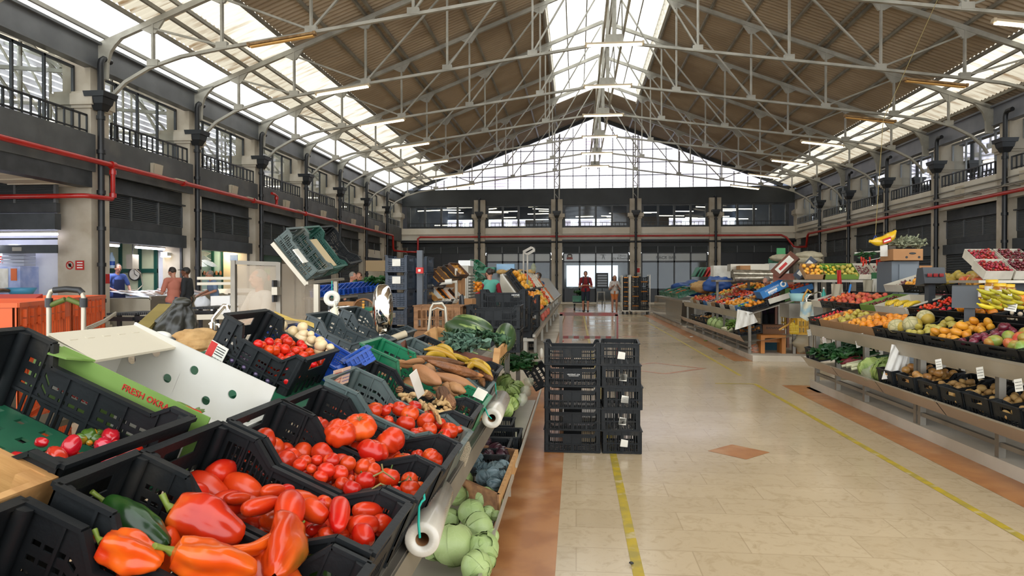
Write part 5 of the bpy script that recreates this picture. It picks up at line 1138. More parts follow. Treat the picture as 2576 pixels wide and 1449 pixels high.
for k,(u,v,w_,hh,m,lab)in enumerate(((495,868,.12,.035,sk[0],'lower folded burlap sack on the stainless table'),(500,848,.10,.04,sk[0],'upper burlap sack with frayed edge on the stainless table'),(460,872,.05,.03,sk[1],'orange brown sack corner on the stainless table'),(530,880,.07,.02,sk[1],'orange brown sack folded under the burlap'))):
 p=atD(u,v,3.05+.04*k);tag(MB().ball(p,(w_,.1,hh),lambda q,t,f,k=k:q*(1+.28*N3(q,2.2,k*5)+.05*sin(q.y*14+q.x*6)),30,16).ob('folded_sack',m),lab,'sack')
def tap(u,v0,v1,u1,v2,d,lab):
 t=thing('water_tap',lab,'tap');MB().tube([atD(u,v0,d),atD(u,(v0+v1)/2,d),atD(u+1,v1+6,d),atD(u+(u1-u)*.2,v1-2,d),atD(u+(u1-u)*.75,v2,d),atD(u1-2,v2+1,d),atD(u1,v2+12,d)],.011,10).ob('spout',m_chrome,t);MB().tube([atD(u,v0+2,d),atD(u,v0-18,d)],.018,10).ob('body',m_chrome,t);MB().tube([atD(u-10,v0-13,d),atD(u+14,v0-11,d),atD(u+19,v0,d)],.008,8).ob('valve',m_chrome,t)
tap(536,828,795,574,768,3.4,'chrome gooseneck tap behind the folded sacks');tap(836,796,775,882,772,4.3,'small chrome tap on the stainless cabinet')
tag(MB().ball(atD(405,846,2.9),(.045,.03,.022),None,16,10).ob('white_cloth',m_paper),'small white bundle behind the okra carton lid','cloth')
for k,(u0,v0,u1,v1,d,lab)in enumerate(((530,745,578,765,8.5,'upper white polystyrene box behind the steel rails'),(530,765,600,800,8.5,'lower white polystyrene box behind the steel rails'))):block('foam_box',u0,v0,u1,v1,d,.5,mat('foam_white','d8d8d6',r=.7),lab,'box')
p=atD(510,765,8.6);tag(MB().ball(p,(.1,.08,.09),lambda q,t,f:q*(1+.3*N3(q,2.5,4)),20,12).ob('plastic_bag',mat('bag_white','b4b6ba',r=.5)),'crumpled white plastic bag beside the polystyrene boxes','bag')
rl=MB()
rl.bar(atD(497,700,5.4),atD(584,700,5.4),.02,.022);tag(rl.ob('steel_rail',m_steel),'upper horizontal steel rail left of the hazy partition','rail')
tag(MB().bar(atD(497,714,5.4),atD(584,713,5.4),.02,.022).ob('steel_rail',m_steel),'middle horizontal steel rail left of the hazy partition','rail')
tag(MB().bar(atD(497,798,5.4),atD(584,796,5.4),.03,.04).ob('steel_rail',m_steel),'lower horizontal steel rail left of the hazy partition','rail')
m_haze=mat_mix('hazy_acrylic','film','b8a892',.42,.35)
pt=thing('partition_screen','steel framed hazy acrylic screen behind the white onions','screen');D=5.2
for u in(588,702):MB().bar(atD(u,655+(5 if u>600 else 0),D),V((atD(u,800,D).x,atD(u,800,D).y,0)),.035).ob('post',m_steeld,pt)
MB().bar(atD(588,660,D),atD(702,664,D),.02,.03).ob('top_bar',m_steeld,pt)
MB().prism([atD(597,668,D),atD(695,668,D),atD(695,860,D),atD(597,860,D)],(0,.006,0)).ob('acrylic_pane',m_haze,pt);MB().prism([atD(706,664,D),atD(790,664,D+.2),atD(790,870,D+.2),atD(706,870,D)],(0,.006,0)).ob('acrylic_pane',m_haze,pt)
MB().box(*[tuple(q)for q in(atD(684,760,D-.08),atD(697,705,D-.02))]).ob('latch',m_black,pt);MB().box(*[tuple(q)for q in(atD(683,742,D-.1),atD(708,722,D-.03))]).ob('latch_plate',m_steel,pt)
rk=thing('crate_rack','steel post rack holding three tilted crates','rack');D=4.9
q=atD(797,715,D);MB().bar(q,V((q.x,q.y,0)),.035).ob('post',m_steel,rk);q=atD(845,708,D+.7);MB().bar(q,V((q.x,q.y,0)),.03).ob('post',m_steel,rk)
MB().bar(atD(770,712,D-.05),atD(862,702,D+.75),.03,.02).ob('lip',m_steel,rk);MB().bar(atD(686,612,D),atD(772,716,D),.03).ob('side_arm',m_steel,rk)
A0,A1=atD(766,708,D),atD(686,604,D);ax=A1-A0;cl2=ax.length
TM=frame(A0,ax,V((.75,-.12,.62)))
cr_t=crate_proto('grey_crate',m_cgry,cl2,.26,.13,n=10,nw=5,style='slot',prof=[(0,.9),(.1,.9),(.2,.8),(.75,.8),(.84,1),(1,1)]);cr_t2=crate_proto('green_crate',mat('crate_dark_green','1f4a40',r=.45),cl2,.26,.13,n=8,nw=5,style='grid2',prof=[(0,.9),(.1,.9),(.2,.7),(.75,.7),(.84,1),(1,1)])
yv=TM.to_3x3()@V((0,1,0));sg=1 if yv.y>0 else-1
for k,(pr_,lab)in enumerate(((cr_t,'grey-green tilted crate, nearest of three on the high rack'),(cr_t2,'dark green tilted crate in the middle of the high rack'),(crate_proto('black_crate',m_cblk,cl2,.26,.13,n=10,nw=5,style='grid',prof=P_DIP),'black tilted crate, farthest on the high rack'))):
 pr_.put(lab,TM@T(0,sg*(.02+.28*k)+(0 if sg>0 else-.26),0))
tag(MB(TM@T(cl2*.1,sg*.3+(0 if sg>0 else-.2),.06)).box((0,0,0),(cl2*.7,.2,.01)).ob('cardboard_sheet',mat('liner_buff','b5a27e',r=.8)),'buff cardboard sheet lying in the middle tilted crate','cardboard')
tag(MB(TM@T(cl2*.25,sg*.02,.1)).box((0,0,0),(.12,.08,.008)).ob('paper_scrap',m_paper),'torn white paper scrap on the tilted crates','paper')
cbn=thing('steel_cabinet','stainless steel cabinet behind the chrome scale','cabinet');x0,x1,y,z0,z1=bp(800,798,915,905,4.1)
MB().box((x0,y,0),(x1,y+.55,z1-.03)).ob('body',m_steel,cbn);MB().box((x0-.015,y-.015,z1-.03),(x1+.04,y+.57,z1)).ob('top',m_steel,cbn);MB().box(((x0+x1)/2-.002,y-.004,.1),((x0+x1)/2+.002,y,z1-.04)).ob('door_gap',m_dark,cbn)
pr_=thing('paper_roll','white paper towel roll hanging from the high rack','paper roll',mw=T(*atD(836,750,4.7))@Rz(.3)@Rx(PI/2));MB().lathe([(.02,0),(.053,0),(.053,.09),(.02,.09),(.02,0)],24).ob('paper',m_paper,pr_);MB().tube([(0,0,.045),(0,.12,.045)],.003,6).ob('cord',m_teal,pr_)
sb=thing('soap_bottle','small soap pump bottle on the stainless cabinet','bottle',tuple(atD(842,797,4.25)));MB().lathe([(.022,0),(.022,.05),(.008,.06),(.008,.075)],12,cap=True).ob('bottle',mat('soap_cream','cfcab0',r=.3),sb);MB().tube([(0,0,.07),(0,0,.1),(.02,0,.1)],.005,6).ob('pump',m_paper,sb)
swl=thing('spoked_ring','brown ring wheel with yellow chequered spoke behind the chrome scale','wheel',mw=T(*atD(915,775,4.9)));b=MB();m_brw=mat('brown_rim','6b4420',r=.35)
b.tube([(.075*cos(k*PI/12),0,.065*sin(k*PI/12))for k in range(25)],.008,8,cap=False);b.ob('rim',m_brw,swl);MB().tube([(-.07,0,-.02),(0,0,-.045),(.07,0,-.02)],.007,6).ob('cross_spoke',m_brw,swl);MB().box((-.008,-.012,-.065),(.008,-.004,.06)).ob('yellow_spoke',mat('yellow_black','c98a1c','30260f',s=60,r=.4,st=(0,0,1),lo=.48,hi=.52),swl)
sc_=thing('dial_scale','polished chrome round dial scale seen from the side on the near left stall','scale',mw=T(*atD(963,778,3.5))@Rz(.28))
MB().ball((0,0,0),(.052,.115,.128),lambda p,t,f:V((math.copysign(abs(p.x)**.55,p.x),math.copysign(abs(p.y)**.8,p.y),math.copysign(abs(p.z)**.85,p.z))),32,24).ob('dial_case',m_chrome,sc_)
MB().tube([(0,0,-.12),(0,0,-.145),(0,0,-.16),(0,0,-.26)],[.02,.022,.032,.04],16).ob('pedestal',m_chrome,sc_);MB().box((-.08,-.1,-.3),(.08,.1,-.26)).ob('base',m_chrome,sc_)
x0,x1,y,z0,z1=bp(958,838,1008,868,3.3);tag(MB().tube([(x0-.02,y,z0),(x1,y+.1,z1-.01)],.018,8).ob('paper_rolls',mat('buff_roll','a99b80',r=.6)),'buff rolled paper lying at the back of the dark plantain crates','paper roll')
gl=crate_proto('black_crate',m_cblk,.4,.3,.16,n=12,nw=6,prof=P_FLAT)
for k,(u,v,d,lab)in enumerate(((910,915,4.6,'black crate of lettuce behind the chrome scale, left'),(1005,880,5.0,'black crate of lettuce behind the chrome scale, right'))):
 p=atD(u,v,d);p.z=.62 if k==0 else.6;gl.put(lab,T(*p)@Rz(-.05));
 for q in range(5):lets[q%2].put('leafy lettuce in the crates behind the chrome scale',T(p.x+.06+q*.075,p.y+.12+(q%2)*.08,p.z+.19)@Rz(q),'lettuces behind the chrome scale','lettuce',.75)
 tag(MB().box((p.x-.02,p.y-.02,.02),(p.x+.42,p.y+.32,p.z-.005)).ob('black_crate',m_cblk),'black crates underneath the %s lettuce crate behind the scale'%('left','right')[k],'crate')
cr_dk=crate_proto('dark_crate',mat('crate_slate','2c3638',r=.45),.36,.26,.16,n=6,nw=5,style='grid2',prof=P_DIP)
for k,(s_,y_)in enumerate(((.58,3.25),(.6,3.75))):cr_dk.put('slate crate standing behind the plantains, %s one'%('left','right')[k],deckm(s_,y_,-.02))
stp=crate_proto('stack_crate',m_cblu,.27,.40,.165,n=6,nw=9,style='grid',prof=P_MID)
ods=['lowest','second from below','third from below','fourth from below','fifth from below','sixth from below','seventh from below','topmost','loose extra']
for col,(u,d,n,nm)in enumerate(((969,8.2,8,'left tall'),(1022,8.7,8,'right tall'))):
 p=atD(u,800,d)
 for k in range(n):
  z=.04+k*.21;o=stp.put('blue-black crate in the %s stack behind the scale, %s'%(nm,ods[k]),T(p.x,p.y,z)@M.Diagonal((1,1,1.22,1)))
  if col==0 and k in(7,6):MB().box((.09,-.012,.06),(.19,-.009,.13)).ob('label_patch',m_paper,o)
po_=thing('steel_post','square slate grey post with a red alarm box','post');p=atD(1057,712,8.0);MB().bar((p.x,p.y,0),(p.x,p.y,atD(1057,630,8.0).z),.065).ob('post',mat('slate_post','4a4e54',r=.5),po_)
x0,x1,y,z0,z1=bp(1049,673,1066,688,7.9);MB().box((x0,y-.05,z0),(x1,y,z1)).ob('alarm_box',m_inkr,po_);MB().box((x0+.025,y-.055,z0+.02),(x1-.025,y-.05,z1-.02)).ob('alarm_label',m_paper,po_)
def carton(L,W,H,m,lab,mw,mi=None,t=.006,cat='carton',pr=None,pm=None):
 o=tag(box_open(MB(),L,W,H,t).ob('carton',m,mw=mw),lab,cat)
 if pr:MB().box((L*.15,-.003,H*.2),(L*.85,0,H*.8)).ob('print',pm or m_paper,o);MB().box((L*.25,-.005,H*.35),(L*.6,-.003,H*.6)).ob('print_text',pr,o)
 return o
rkc=thing('carton_rack','steel rack carrying two tilted rows of open cartons beside the grey post','rack');D=9.0
a,b_=atD(1068,720,D),atD(1150,708,D);MB().bar(a,b_,.04,.03).ob('shelf_lip',m_steel,rkc);MB().bar(atD(1068,765,D),atD(1135,755,D),.04,.03).ob('shelf_lip',m_steel,rkc)
for u in(1070,1148):q=atD(u,712,D+.35);MB().bar((q.x,q.y,0),(q.x,q.y,q.z+.2),.035).ob('leg',m_steel,rkc)
m_dat=mat('dates','8a5a1e','b07a2c',s=30,r=.35,b=.5,bs=50)
cols=[mat('carton_navy','27303f',r=.5),mat('carton_brown','4a3426',r=.5),mat('carton_brown2','5c4632',r=.5),mat('carton_black','26221f',r=.5),mat('carton_brown','4a3426',r=.5)]
def tilt_carton(u,v,d,l,w_,h_,m,lab,fill=None,ang=.75,ln=.0,pr=None):
 p=atD(u,v,d);mw=T(*p)@Rz(-.35)@Ry(ang);o=carton(w_,l,h_,m,lab,mw,pr=pr)
 if fill:MB(T(.01,.01,h_*.35)).grid(lambda a,b:V((a*(w_-.02),b*(l-.02),.02*N3((a*9,b*9,u),1.2)+h_*.2)),12,12).ob('dried_fruit',fill,o)
 return o
for k,lab in enumerate(('yellow and navy carton of dates at the left of the upper rack','brown open carton, second on the upper rack','brown open carton, third on the upper rack','dark open carton, fourth on the upper rack','brown open carton at the right of the upper rack')):
 tilt_carton(1066+14*k,690-5*k,D+.1*k,.26,.24,.07,cols[k],lab,m_dat)
m_prc=mat('printed_crate','c7a468','9a6a34',s=9,r=.6)
for k,(lab,m,f)in enumerate((('pale printed wooden carton at the left of the lower rack',m_prc,None),('white carton of oranges on the lower rack',m_paper,mat('dried_orange','c8661c','d8841c',s=30,r=.4)),('dark carton of orange fruit on the lower rack',cols[3],MC['dried_orange']),('white edged carton at the right of the lower rack',m_paper,None))):tilt_carton(1066+15*k,730+1*k,D+.1*k,.26,.24,.07,m,lab,f)
tag(MB().tube([atD(1120,710,8.8),atD(1137,708,8.8)],.035,14).ob('paper_roll',m_paper),'white paper roll under the upper carton rack','paper roll')
wc=thing('tall_cabinet','tall beige plastic cabinet with side slats','cabinet');x0,x1,y,z0,z1=bp(1140,668,1178,750,10.5);MB().box((x0,y,0),(x1,y+.5,z1)).ob('body',mat('beige_plastic','9c988c',r=.5),wc);MB().box((x0+.03,y-.01,.1),(x1-.03,y,z1-.08)).ob('door',mat('beige_plastic2','a5a194',r=.5),wc)
b=MB();
for k in range(30):b.box((x1,y+.02,.1+k*(z1-.2)/30),(x1+.03,y+.48,.1+(k+.6)*(z1-.2)/30))
b.ob('side_slats',MC['beige_plastic'],wc)
block('foam_box',1153,655,1183,669,10.6,.35,MC['foam_white'],'white polystyrene box with red print on the tall beige cabinet','box')
for k,(u0,v0,u1,v1,d,lab)in enumerate(((1135,685,1160,712,9.6,'brown carton beside the tall cabinet, top one'),(1120,712,1160,745,9.5,'brown carton beside the tall cabinet, middle one'),(1113,745,1152,790,9.4,'brown carton beside the tall cabinet, bottom one'),(1143,752,1188,795,9.3,'flat brown carton in front of the tall cabinet'))):block('carton',u0,v0,u1,v1,d,.35,m_card,lab,'carton')
pw=crate_proto('wooden_crate',m_woodd,.4,.3,.2,n=4,nw=3,prof=P_FLAT,style='slot',handle=False);p=atD(1040,830,5.7)
pw.put('slatted wooden crate behind the watermelons, left one',T(p.x,p.y,p.z));tag(MB().box((p.x,p.y+.02,.02),(p.x+.4,p.y+.3,p.z-.004)).ob('wooden_crate',m_woodd),'wooden crate underneath the left slatted one','crate')
pw.put('flat slatted wooden crate lying behind the hand truck',T(*atD(1112,800,7.0))@Rx(-.35)@M.Diagonal((.7,.7,.5,1)))
for k in range(5):tag(MB(T(*atD(1068+8*k,800,7.2))@Ry(.5)).box((0,0,0),(.02,.3,.2)).ob('black_tray',m_cblk),'flat black tray leaning behind the hand truck','tray','black trays leaning in a row')
ht=thing('hand_truck','chrome hand truck handle in front of the slatted wooden crate','hand truck');D=5.2
MB().tube([atD(1078,832,D),atD(1084,775,D),atD(1090,764,D),atD(1112,763,D),atD(1120,773,D),atD(1124,832,D)],.011,10).ob('frame',m_steel,ht);MB().tube([atD(1083,782,D),atD(1100,774,D),atD(1120,781,D)],.007,8).ob('cross_tube',m_steel,ht)
lv=thing('pallet_lever','black and blue pump lever behind the black crates','lever');MB().tube([atD(1164,800,6),atD(1163,770,6)],.02,8).ob('sleeve',mat('lever_blue','1f5a9c',r=.4),lv);MB().tube([atD(1163,770,6),atD(1161,745,6),atD(1159,743,6)],.021,8).ob('grip',m_black,lv);MB().tube([atD(1160,746,6),atD(1155,760,6),atD(1157,772,6)],.006,6).ob('trigger',m_black,lv)
s2=thing('display_stand','steel stand carrying watermelons and black crates beyond the near left stall','stand')
MB().bar((-.66,3.75,.85),(-.66,8.4,.85),.05,.03).bar((-.64,3.75,.80),(-.64,8.4,.80),.012,.1).ob('front_rail',m_steel,s2);MB().box((-1.75,3.75,.81),(-.66,8.4,.84)).ob('shelf',m_steeld,s2)
for y in(4.3,5.6,6.9,8.2):MB().bar((-.7,y,.1),(-.7,y,.81),.05).ob('leg',m_steeld,s2);MB().bar((-1.7,y,.1),(-1.7,y,.81),.05).ob('leg',m_steeld,s2)
b=MB()
for k in range(26):y=3.9+k*.085;b.tube([(-.63,y,.8),(-.6,y+.02,.76),(-.61,y+.03,.71+.02*(k%3))],.004,4)
tag(b.ob('string',m_twig),'frayed straw fringe hanging from the farther steel rail','string')
kb=thing('wooden_box','wooden box of kale bunches beside the watermelons','box');D=3.95
f0,f1,f2,f3=atD(1105,905,3.75),atD(1250,925,3.75),atD(1275,885,4.3),atD(1120,850,4.35)
for nm,pts,m in(('front_board',(atD(1098,868,3.8),atD(1252,905,3.75),atD(1246,930,3.75),atD(1100,925,3.8)),m_cardd),('end_board',(atD(1256,878,3.75),atD(1282,852,4.35),atD(1280,880,4.35),atD(1245,915,3.75)),m_wood),('back_board',(atD(1100,822,4.5),atD(1230,856,4.45),atD(1230,880,4.45),atD(1100,848,4.5)),m_wood),('end_board',(atD(1072,838,3.85),atD(1098,822,4.5),atD(1098,850,4.5),atD(1086,875,3.85)),m_wood)):
 pts=[V(p)for p in pts];n=(pts[1]-pts[0]).cross(pts[2]-pts[1]).normalized()*.014;MB().prism(pts,n).ob(nm,m,kb)
MB().bar(atD(1252,876,3.74),atD(1246,922,3.74),.035).ob('corner_post',m_wood,kb);MB().bar(atD(1090,826,3.9),atD(1094,862,3.9),.035).ob('corner_post',m_wood,kb)
kl=[bunch('kale_bunch',m_kale,7,.16,.13,s_,spread=.9,ruf=.55,cat='kale',curl=.3,up=.7,mstem=mat('kale_stem','9aa86a',r=.5))for s_ in(1,9)]
kd=bunch('dark_kale_bunch',mat('kale_dark','2c4a32','3c5c3c',s=6,r=.5),14,.14,.1,20,spread=3.1,ruf=.8,cat='kale',curl=.2,up=.6)
for k,(u,v,d,rz)in enumerate(((1150,872,3.95,2.2),(1170,866,4.0,1.9),(1190,874,3.9,2.6),(1205,880,3.85,1.7),(1222,885,3.9,2.1),(1160,885,3.85,2.8),(1185,890,3.82,1.4))):kl[k%2].put('grey-green kale bunch in the wooden box',T(*atD(u,v,d))@Rz(rz),'kale bunches in the wooden box','kale',.7)
for k,(u,v,d)in enumerate(((1180,848,4.2),(1215,850,4.25),(1245,858,4.2),(1150,848,4.3),(1262,868,4.1))):kd.put('dark curly kale bunch along the back of the wooden box',T(*atD(u,v,d))@Rz(k),'dark kale at the back of the wooden box','kale',.5)
m_wm=mat('watermelon_rind','1d3a16','5e7a34',s=3.2,r=.3,coat=.3,tex='w',st=(1,1,.05),dis=9,lo=.55,hi=.85,rnd=.05)
wm=fruit('watermelon',(.1,.1,.16),mat('watermelon_rind_striped','263e1c','76884c',s=15,r=.4,coat=.1,tex='n',st=(1,1,.35),lo=.53,hi=.6,c3='24401a',s3=24),None,32,20,'watermelon')
lay(wm,.1,.32,atD(1120,818,4.45),atD(1232,850,4.3),28,'long striped watermelon nearest the kale box',None,'watermelon',roll=1);lay(wm,.1,.32,atD(1138,806,4.75),atD(1240,835,4.6),27,'long striped watermelon behind the nearest one',None,'watermelon',roll=2)
lay(wm,.1,.32,atD(1276,820,4.5),atD(1266,880,4.25),27,'round watermelon standing at the rail beside the kale box',None,'watermelon',roll=3)
big=crate_proto('black_crate',m_cblk,.46,.30,.19,n=14,nw=7,style='slot',prof=P_MID,plate=True)
def bigc(u,v,d,lab,yaw=0,zs=1):p=atD(u,v,d);return big.put(lab,T(*p)@Rz(yaw)@M.Diagonal((1,1,zs,1)))
bigc(1172,826,5.75,'black crate with corner cutouts, front one behind the watermelons');bigc(1172,886,5.76,'black crate under the front one behind the watermelons')
o=bigc(1208,777,6.9,'black crate with NIONIS style white print, top of the middle stack',0,1.0);text('white_print','NIONIS',.024,m_inkw,M(((1,0,0,.36),(0,0,-1,-.009),(0,1,0,.14),(0,0,0,1)))@Rx(0),o)
bigc(1208,824,6.92,'black crate, second of the middle stack');bigc(1230,790,7.5,'black crate at the back of the middle stack, upper');bigc(1230,832,7.52,'black crate at the back of the middle stack, lower');bigc(1258,783,8.1,'black crate nearest the fruit stand, upper');bigc(1258,823,8.12,'black crate nearest the fruit stand, lower')
tag(MB(T(*atD(1335,820,7.6))@Rz(.2)).box((-.1,0,-.13),(0,.04,.3)).ob('crate_slab',m_cblk),'black crate lid hanging at the end of the crate stack','lid')
spi=bunch('spinach_bunch',m_leafd,16,.14,.1,33,spread=3.1,ruf=.5,cat='spinach')
for k,(u,v)in enumerate(((1292,925),(1305,915),(1318,930),(1322,910),(1300,935),(1285,910))):spi.put('dark green spinach bunch on the lower shelf beside the leaning crate',T(*atZ(u,v,.42))@Rz(k),'spinach on the lower left shelf','spinach',1.15)
cr_low.put('black crate leaning outwards at the aisle end of the lower shelf',T(*atZ(1338,955,.25))@Rz(1.35)@Rx(1.0)@T(-.1,-.14,0));cr_low.put('black crate on the floor under the farther steel shelf',T(*atZ(1340,880,.12))@T(-.35,0,0))
cr_low.put('black crate of spinach on the lower shelf',T(-.92,5.5,.29))
tag(MB(T(*atZ(1362,890,.4))).ball((0,0,0),(.03,.09,.08),None,14,10).ob('paper_scrap',m_paper),'oval white paper scrap stuck beside the leaning crate','paper')
cr_low.put('black crate under the wrapped lettuce, hanging at the shelf edge',T(-.76,4.25,.29))
box5=crate_proto('black_crate',m_cblk,.455,.32,.185,n=12,nw=6,style='slot',prof=[(0,1),(.07,1),(.11,.8),(.89,.8),(.93,1),(1,1)],plate=True)
for k in range(5):
 o=box5 .put('black crate in the left aisle stack, %s'%['lowest','second from the floor','middle one','second from the top with white print','topmost'][k],T(-.26+.003*(k%2),5.58,.003+k*.178))
 if k==3:text('white_print','VENTIFAST, LDA',.014,m_inkw,M(((1,0,0,.235),(0,0,-1,-.009),(0,1,0,.105),(0,0,0,1))),o);text('white_print','HORTIFRUTICOLAS',.009,m_inkw,M(((1,0,0,.235),(0,0,-1,-.009),(0,1,0,.093),(0,0,0,1))),o)
box5b=crate_proto('black_crate',m_cblk,.315,.45,.18,n=7,nw=9,style='slot',prof=P_FLAT)
for k in range(5):
 o=box5b.put('black crate in the right aisle stack, %s'%['lowest','second from the floor','middle one','second from the top','topmost and set askew'][k],T((.213,.2,.218,.205,.19)[k],5.585,.003+k*.178)@Rz(-.05 if k==4 else.01*(k%2)))
 if k<4:MB().prism([(.14,-.008,.06),(.2,-.008,.055+.01*(k%2)),(.205,-.008,.11),(.15,-.008,.12-.01*(k%3))],(0,-.002,0)).ob('torn_label',m_paper,o)
m_rw=mat('red_white_tape','5f2018','5e574c',s=3.2,r=.5,tex='w',st=(1,1,1),lo=.45,hi=.55)
fr=thing('trolley_frame','red and white taped metal handle frame behind the crate stacks','trolley');y=6.35
a,b_=atY(1411,790,y),atY(1551,790,y);c_=atY(1413,848,y)
for p in(a,b_):MB().bar((p.x,y,.1),(p.x,y,a.z),.03).ob('upright',m_rw,fr)
MB().bar((a.x-.01,y,a.z),(b_.x+.01,y,a.z),.03).ob('top_bar',mat('rusty_red','5f1c14','4a342c',s=9,r=.6),fr);MB().bar((a.x,y,c_.z),(b_.x,y,c_.z),.025).ob('cross_bar',m_rw,fr);MB().box((a.x-.02,y,.1),(b_.x+.02,y+.8,.14)).ob('platform',m_steeld,fr)
for x in(a.x+.04,b_.x-.04):
 for yy in(y+.1,y+.7):MB().tube([(x-.015,yy,.05),(x+.015,yy,.05)],.05,12).ob('wheel',m_black,fr)
def cage(u0,u1,v0,v1,lab,ncol,glab):
 x0,x1,y,z0,z1=bp(u0,v0,u1,v1,29.0);t=thing('cage_trolley',lab,'trolley');dp=.8
 for x in(x0,x1):
  for yy in(y,y+dp):MB().bar((x,yy,.15),(x,yy,z1),.035).ob('corner_tube',m_steel,t)
  b=MB()
  for k in range(6):b.bar((x,y,.3+k*(z1-.35)/5),(x,y+dp,.3+k*(z1-.35)/5),.02)
  b.ob('side_grid',m_steel,t)
 MB().box((x0,y,.12),(x1,y+dp,.17)).ob('deck',m_steel,t)
 for x in(x0+.06,x1-.06):
  for yy in(y+.08,y+dp-.08):MB().tube([(x-.02,yy,.06),(x+.02,yy,.06)],.06,12).ob('wheel',m_black,t)
 n=7;w=(x1-x0-.08)/ncol
 for c in range(ncol):
  for k in range(n):
   z=.175+k*(z1-.25)/n
   cg.put('black crate of fruit stacked in the %s cage trolley'%glab,T(x0+.04+c*w,y+.02,z)@M.Diagonal((w/.45*.97,1,(z1-.25)/n/.2*.97,1)),'crates in the %s cage trolley'%glab)
   if(k+c)%2==0 or glab=='left':
    for q in range(4):orf.put('orange fruit in the crates of the %s cage trolley'%glab,T(x0+.1+c*w+q*w*.2,y+.06,z+.17),'oranges in the %s cage trolley'%glab,'orange',1.1)
m_or=mat('orange_peel','dc8a20','d27c16',s=9,r=.4,rnd=.08,b=.1,bs=120);orf=fruit('orange',.038,m_or,None,12,8,'orange')
cg=crate_proto('black_crate',m_cblk,.45,.7,.2,n=6,nw=6,prof=P_MID)
cage(1565,1583,693,783,'narrow cage trolley of crated oranges, left of two',1,'left');cage(1586,1635,691,787,'wide cage trolley of stacked crates, right of two',2,'right')
gc=thing('flatbed_cart','dark flatbed cart carrying a green crate behind the walking man','cart');x0,x1,y,z0,z1=bp(1441,745,1462,762,33)
MB().box((x0,y,.35),(x1+.3,y+.9,.4)).ob('deck',m_black,gc);MB().bar((x0+.02,y,.4),(x0+.02,y,1.1),.03).bar((x0+.02,y+.02,1.1),(x0+.5,y+.02,1.1),.03).ob('handle',m_black,gc)
for x in(x0+.08,x1+.15):MB().tube([(x-.04,y+.1,.16),(x+.04,y+.1,.16)],.16,14).ob('wheel',m_black,gc)
x0,x1,y,z0,z1=bp(1440,743,1463,754,32.8);tag(box_open(MB(),x1-x0+.2,.4,.3).ob('green_crate',m_cgrn,mw=T(x0,y,.41)),'green crate on the flatbed cart at the far end','crate')
x0,x1,y,z0,z1=bp(1441,725,1463,742,33);tag(bunch('greens_bunch',m_leafd,14,.4,.25,4,spread=3.1,ruf=.6).put('heap of greens on the far flatbed cart',T(x0+.3,y+.2,.75),None,'greens'),None)
bs=thing('bar_stool','grey bar stool beside the glass door at the end wall','stool');p=atD(1512,735,38)
for dx in(-.2,.2):
 for dy in(0,.35):MB().bar((p.x+dx*1.1,p.y+dy,0),(p.x+dx*.9,p.y+dy,.8),.04).ob('leg',m_steeld,bs)
MB().box((p.x-.22,p.y-.03,.78),(p.x+.22,p.y+.38,.83)).ob('seat',m_steeld,bs)
mb_=thing('menu_stand','black menu board standing by the glass door at the end wall','menu board');p=atD(1515,705,40);MB().box((p.x-.35,p.y,1.0),(p.x+.35,p.y+.04,1.9)).ob('board',m_ink,mb_);MB().bar((p.x,p.y+.06,0),(p.x,p.y+.06,1.2),.05).ob('post',m_ink,mb_)
b=MB()
for k in range(5):b.box((p.x-.28,p.y-.005,1.1+k*.15),(p.x+.28,p.y,1.2+k*.15))
b.ob('menu_sheets',mat('menu_grey','8a9098',r=.4),mb_)
fe=thing('extinguisher_sign','small red and white fire extinguisher sign on the end wall column','sign',tuple(atY(1604,680,YB-.42)));MB().box((-.2,0,-.2),(.2,.01,.2)).ob('white_plate',m_paper,fe);MB().box((-.13,-.01,-.14),(.13,0,.14)).ob('red_symbol',m_inkr,fe)
def wsign(s,u,v,size,m,lab):p=atY(u,v,YB+.06);o=text('shop_sign',s,size,m,M(((1,0,0,p.x),(0,0,-1,p.y),(0,1,0,p.z),(0,0,0,1))));tag(o,lab,'sign')
m_sgg=mat('sign_grey','6c7072',r=.5)
wsign('RACK BAR',1676,648,.27,m_sgg,'grey RACK BAR lettering on the shop fascia right of the door');wsign('Oficina',1565,643,.18,m_sgg,'upper grey shop lettering over the glass door');wsign('da Ribeira',1560,650,.24,m_sgg,'lower grey shop lettering over the glass door')
lg=thing('shop_logo','round dark logo with red base on the fascia left of the glass door','sign',tuple(atY(1433,645,YB+.06)));MB().lathe([(0,0),(.17,0)],20,c=(0,0,.02),rot=Rx(PI/2).to_3x3()).ob('dark_disc',mat('logo_dark','4a4440',r=.5),lg);MB().box((-.19,-.01,-.19),(.19,0,-.06)).ob('red_base',mat('logo_red','8f4a40',r=.5),lg);MB().box((-.08,-.012,-.03),(.1,-.002,.06)).ob('pale_figure',m_paper,lg)
l2=thing('shop_logo','thin grey line drawn figure on the white fascia over the glass door','sign',tuple(atY(1517,645,YB+.06)));MB().bar((-.2,0,.1),(.2,0,.1),.02).bar((0,0,.1),(-.06,0,-.2),.02).bar((0,0,.1),(.12,0,-.2),.02).bar((-.06,0,-.05),(.1,0,-.05),.02).ob('line_figure',m_sgg,l2);MB().lathe([(.05,0),(.07,0)],14,c=(0,0,.16),rot=Rx(PI/2).to_3x3()).ob('head_ring',m_sgg,l2)
struct(MB().box((3.08,3.0,0),(5.6,9.35,.1)).ob('trim_61',m_conc));struct(MB().box((3.08,12.3,0),(5.6,29,.1)).ob('trim_62',m_conc))
tR=math.radians(18)
def deckR(s,y,h=0,O=(3.08,0,.82),t=tR):
 m=M((V((cos(t),0,sin(t))),V((0,1,0)),V((-sin(t),0,cos(t))))).transposed().to_4x4();m.translation=V(O)+V((cos(t),0,sin(t)))*s+V((-sin(t),0,cos(t)))*h+V((0,y,0));return m
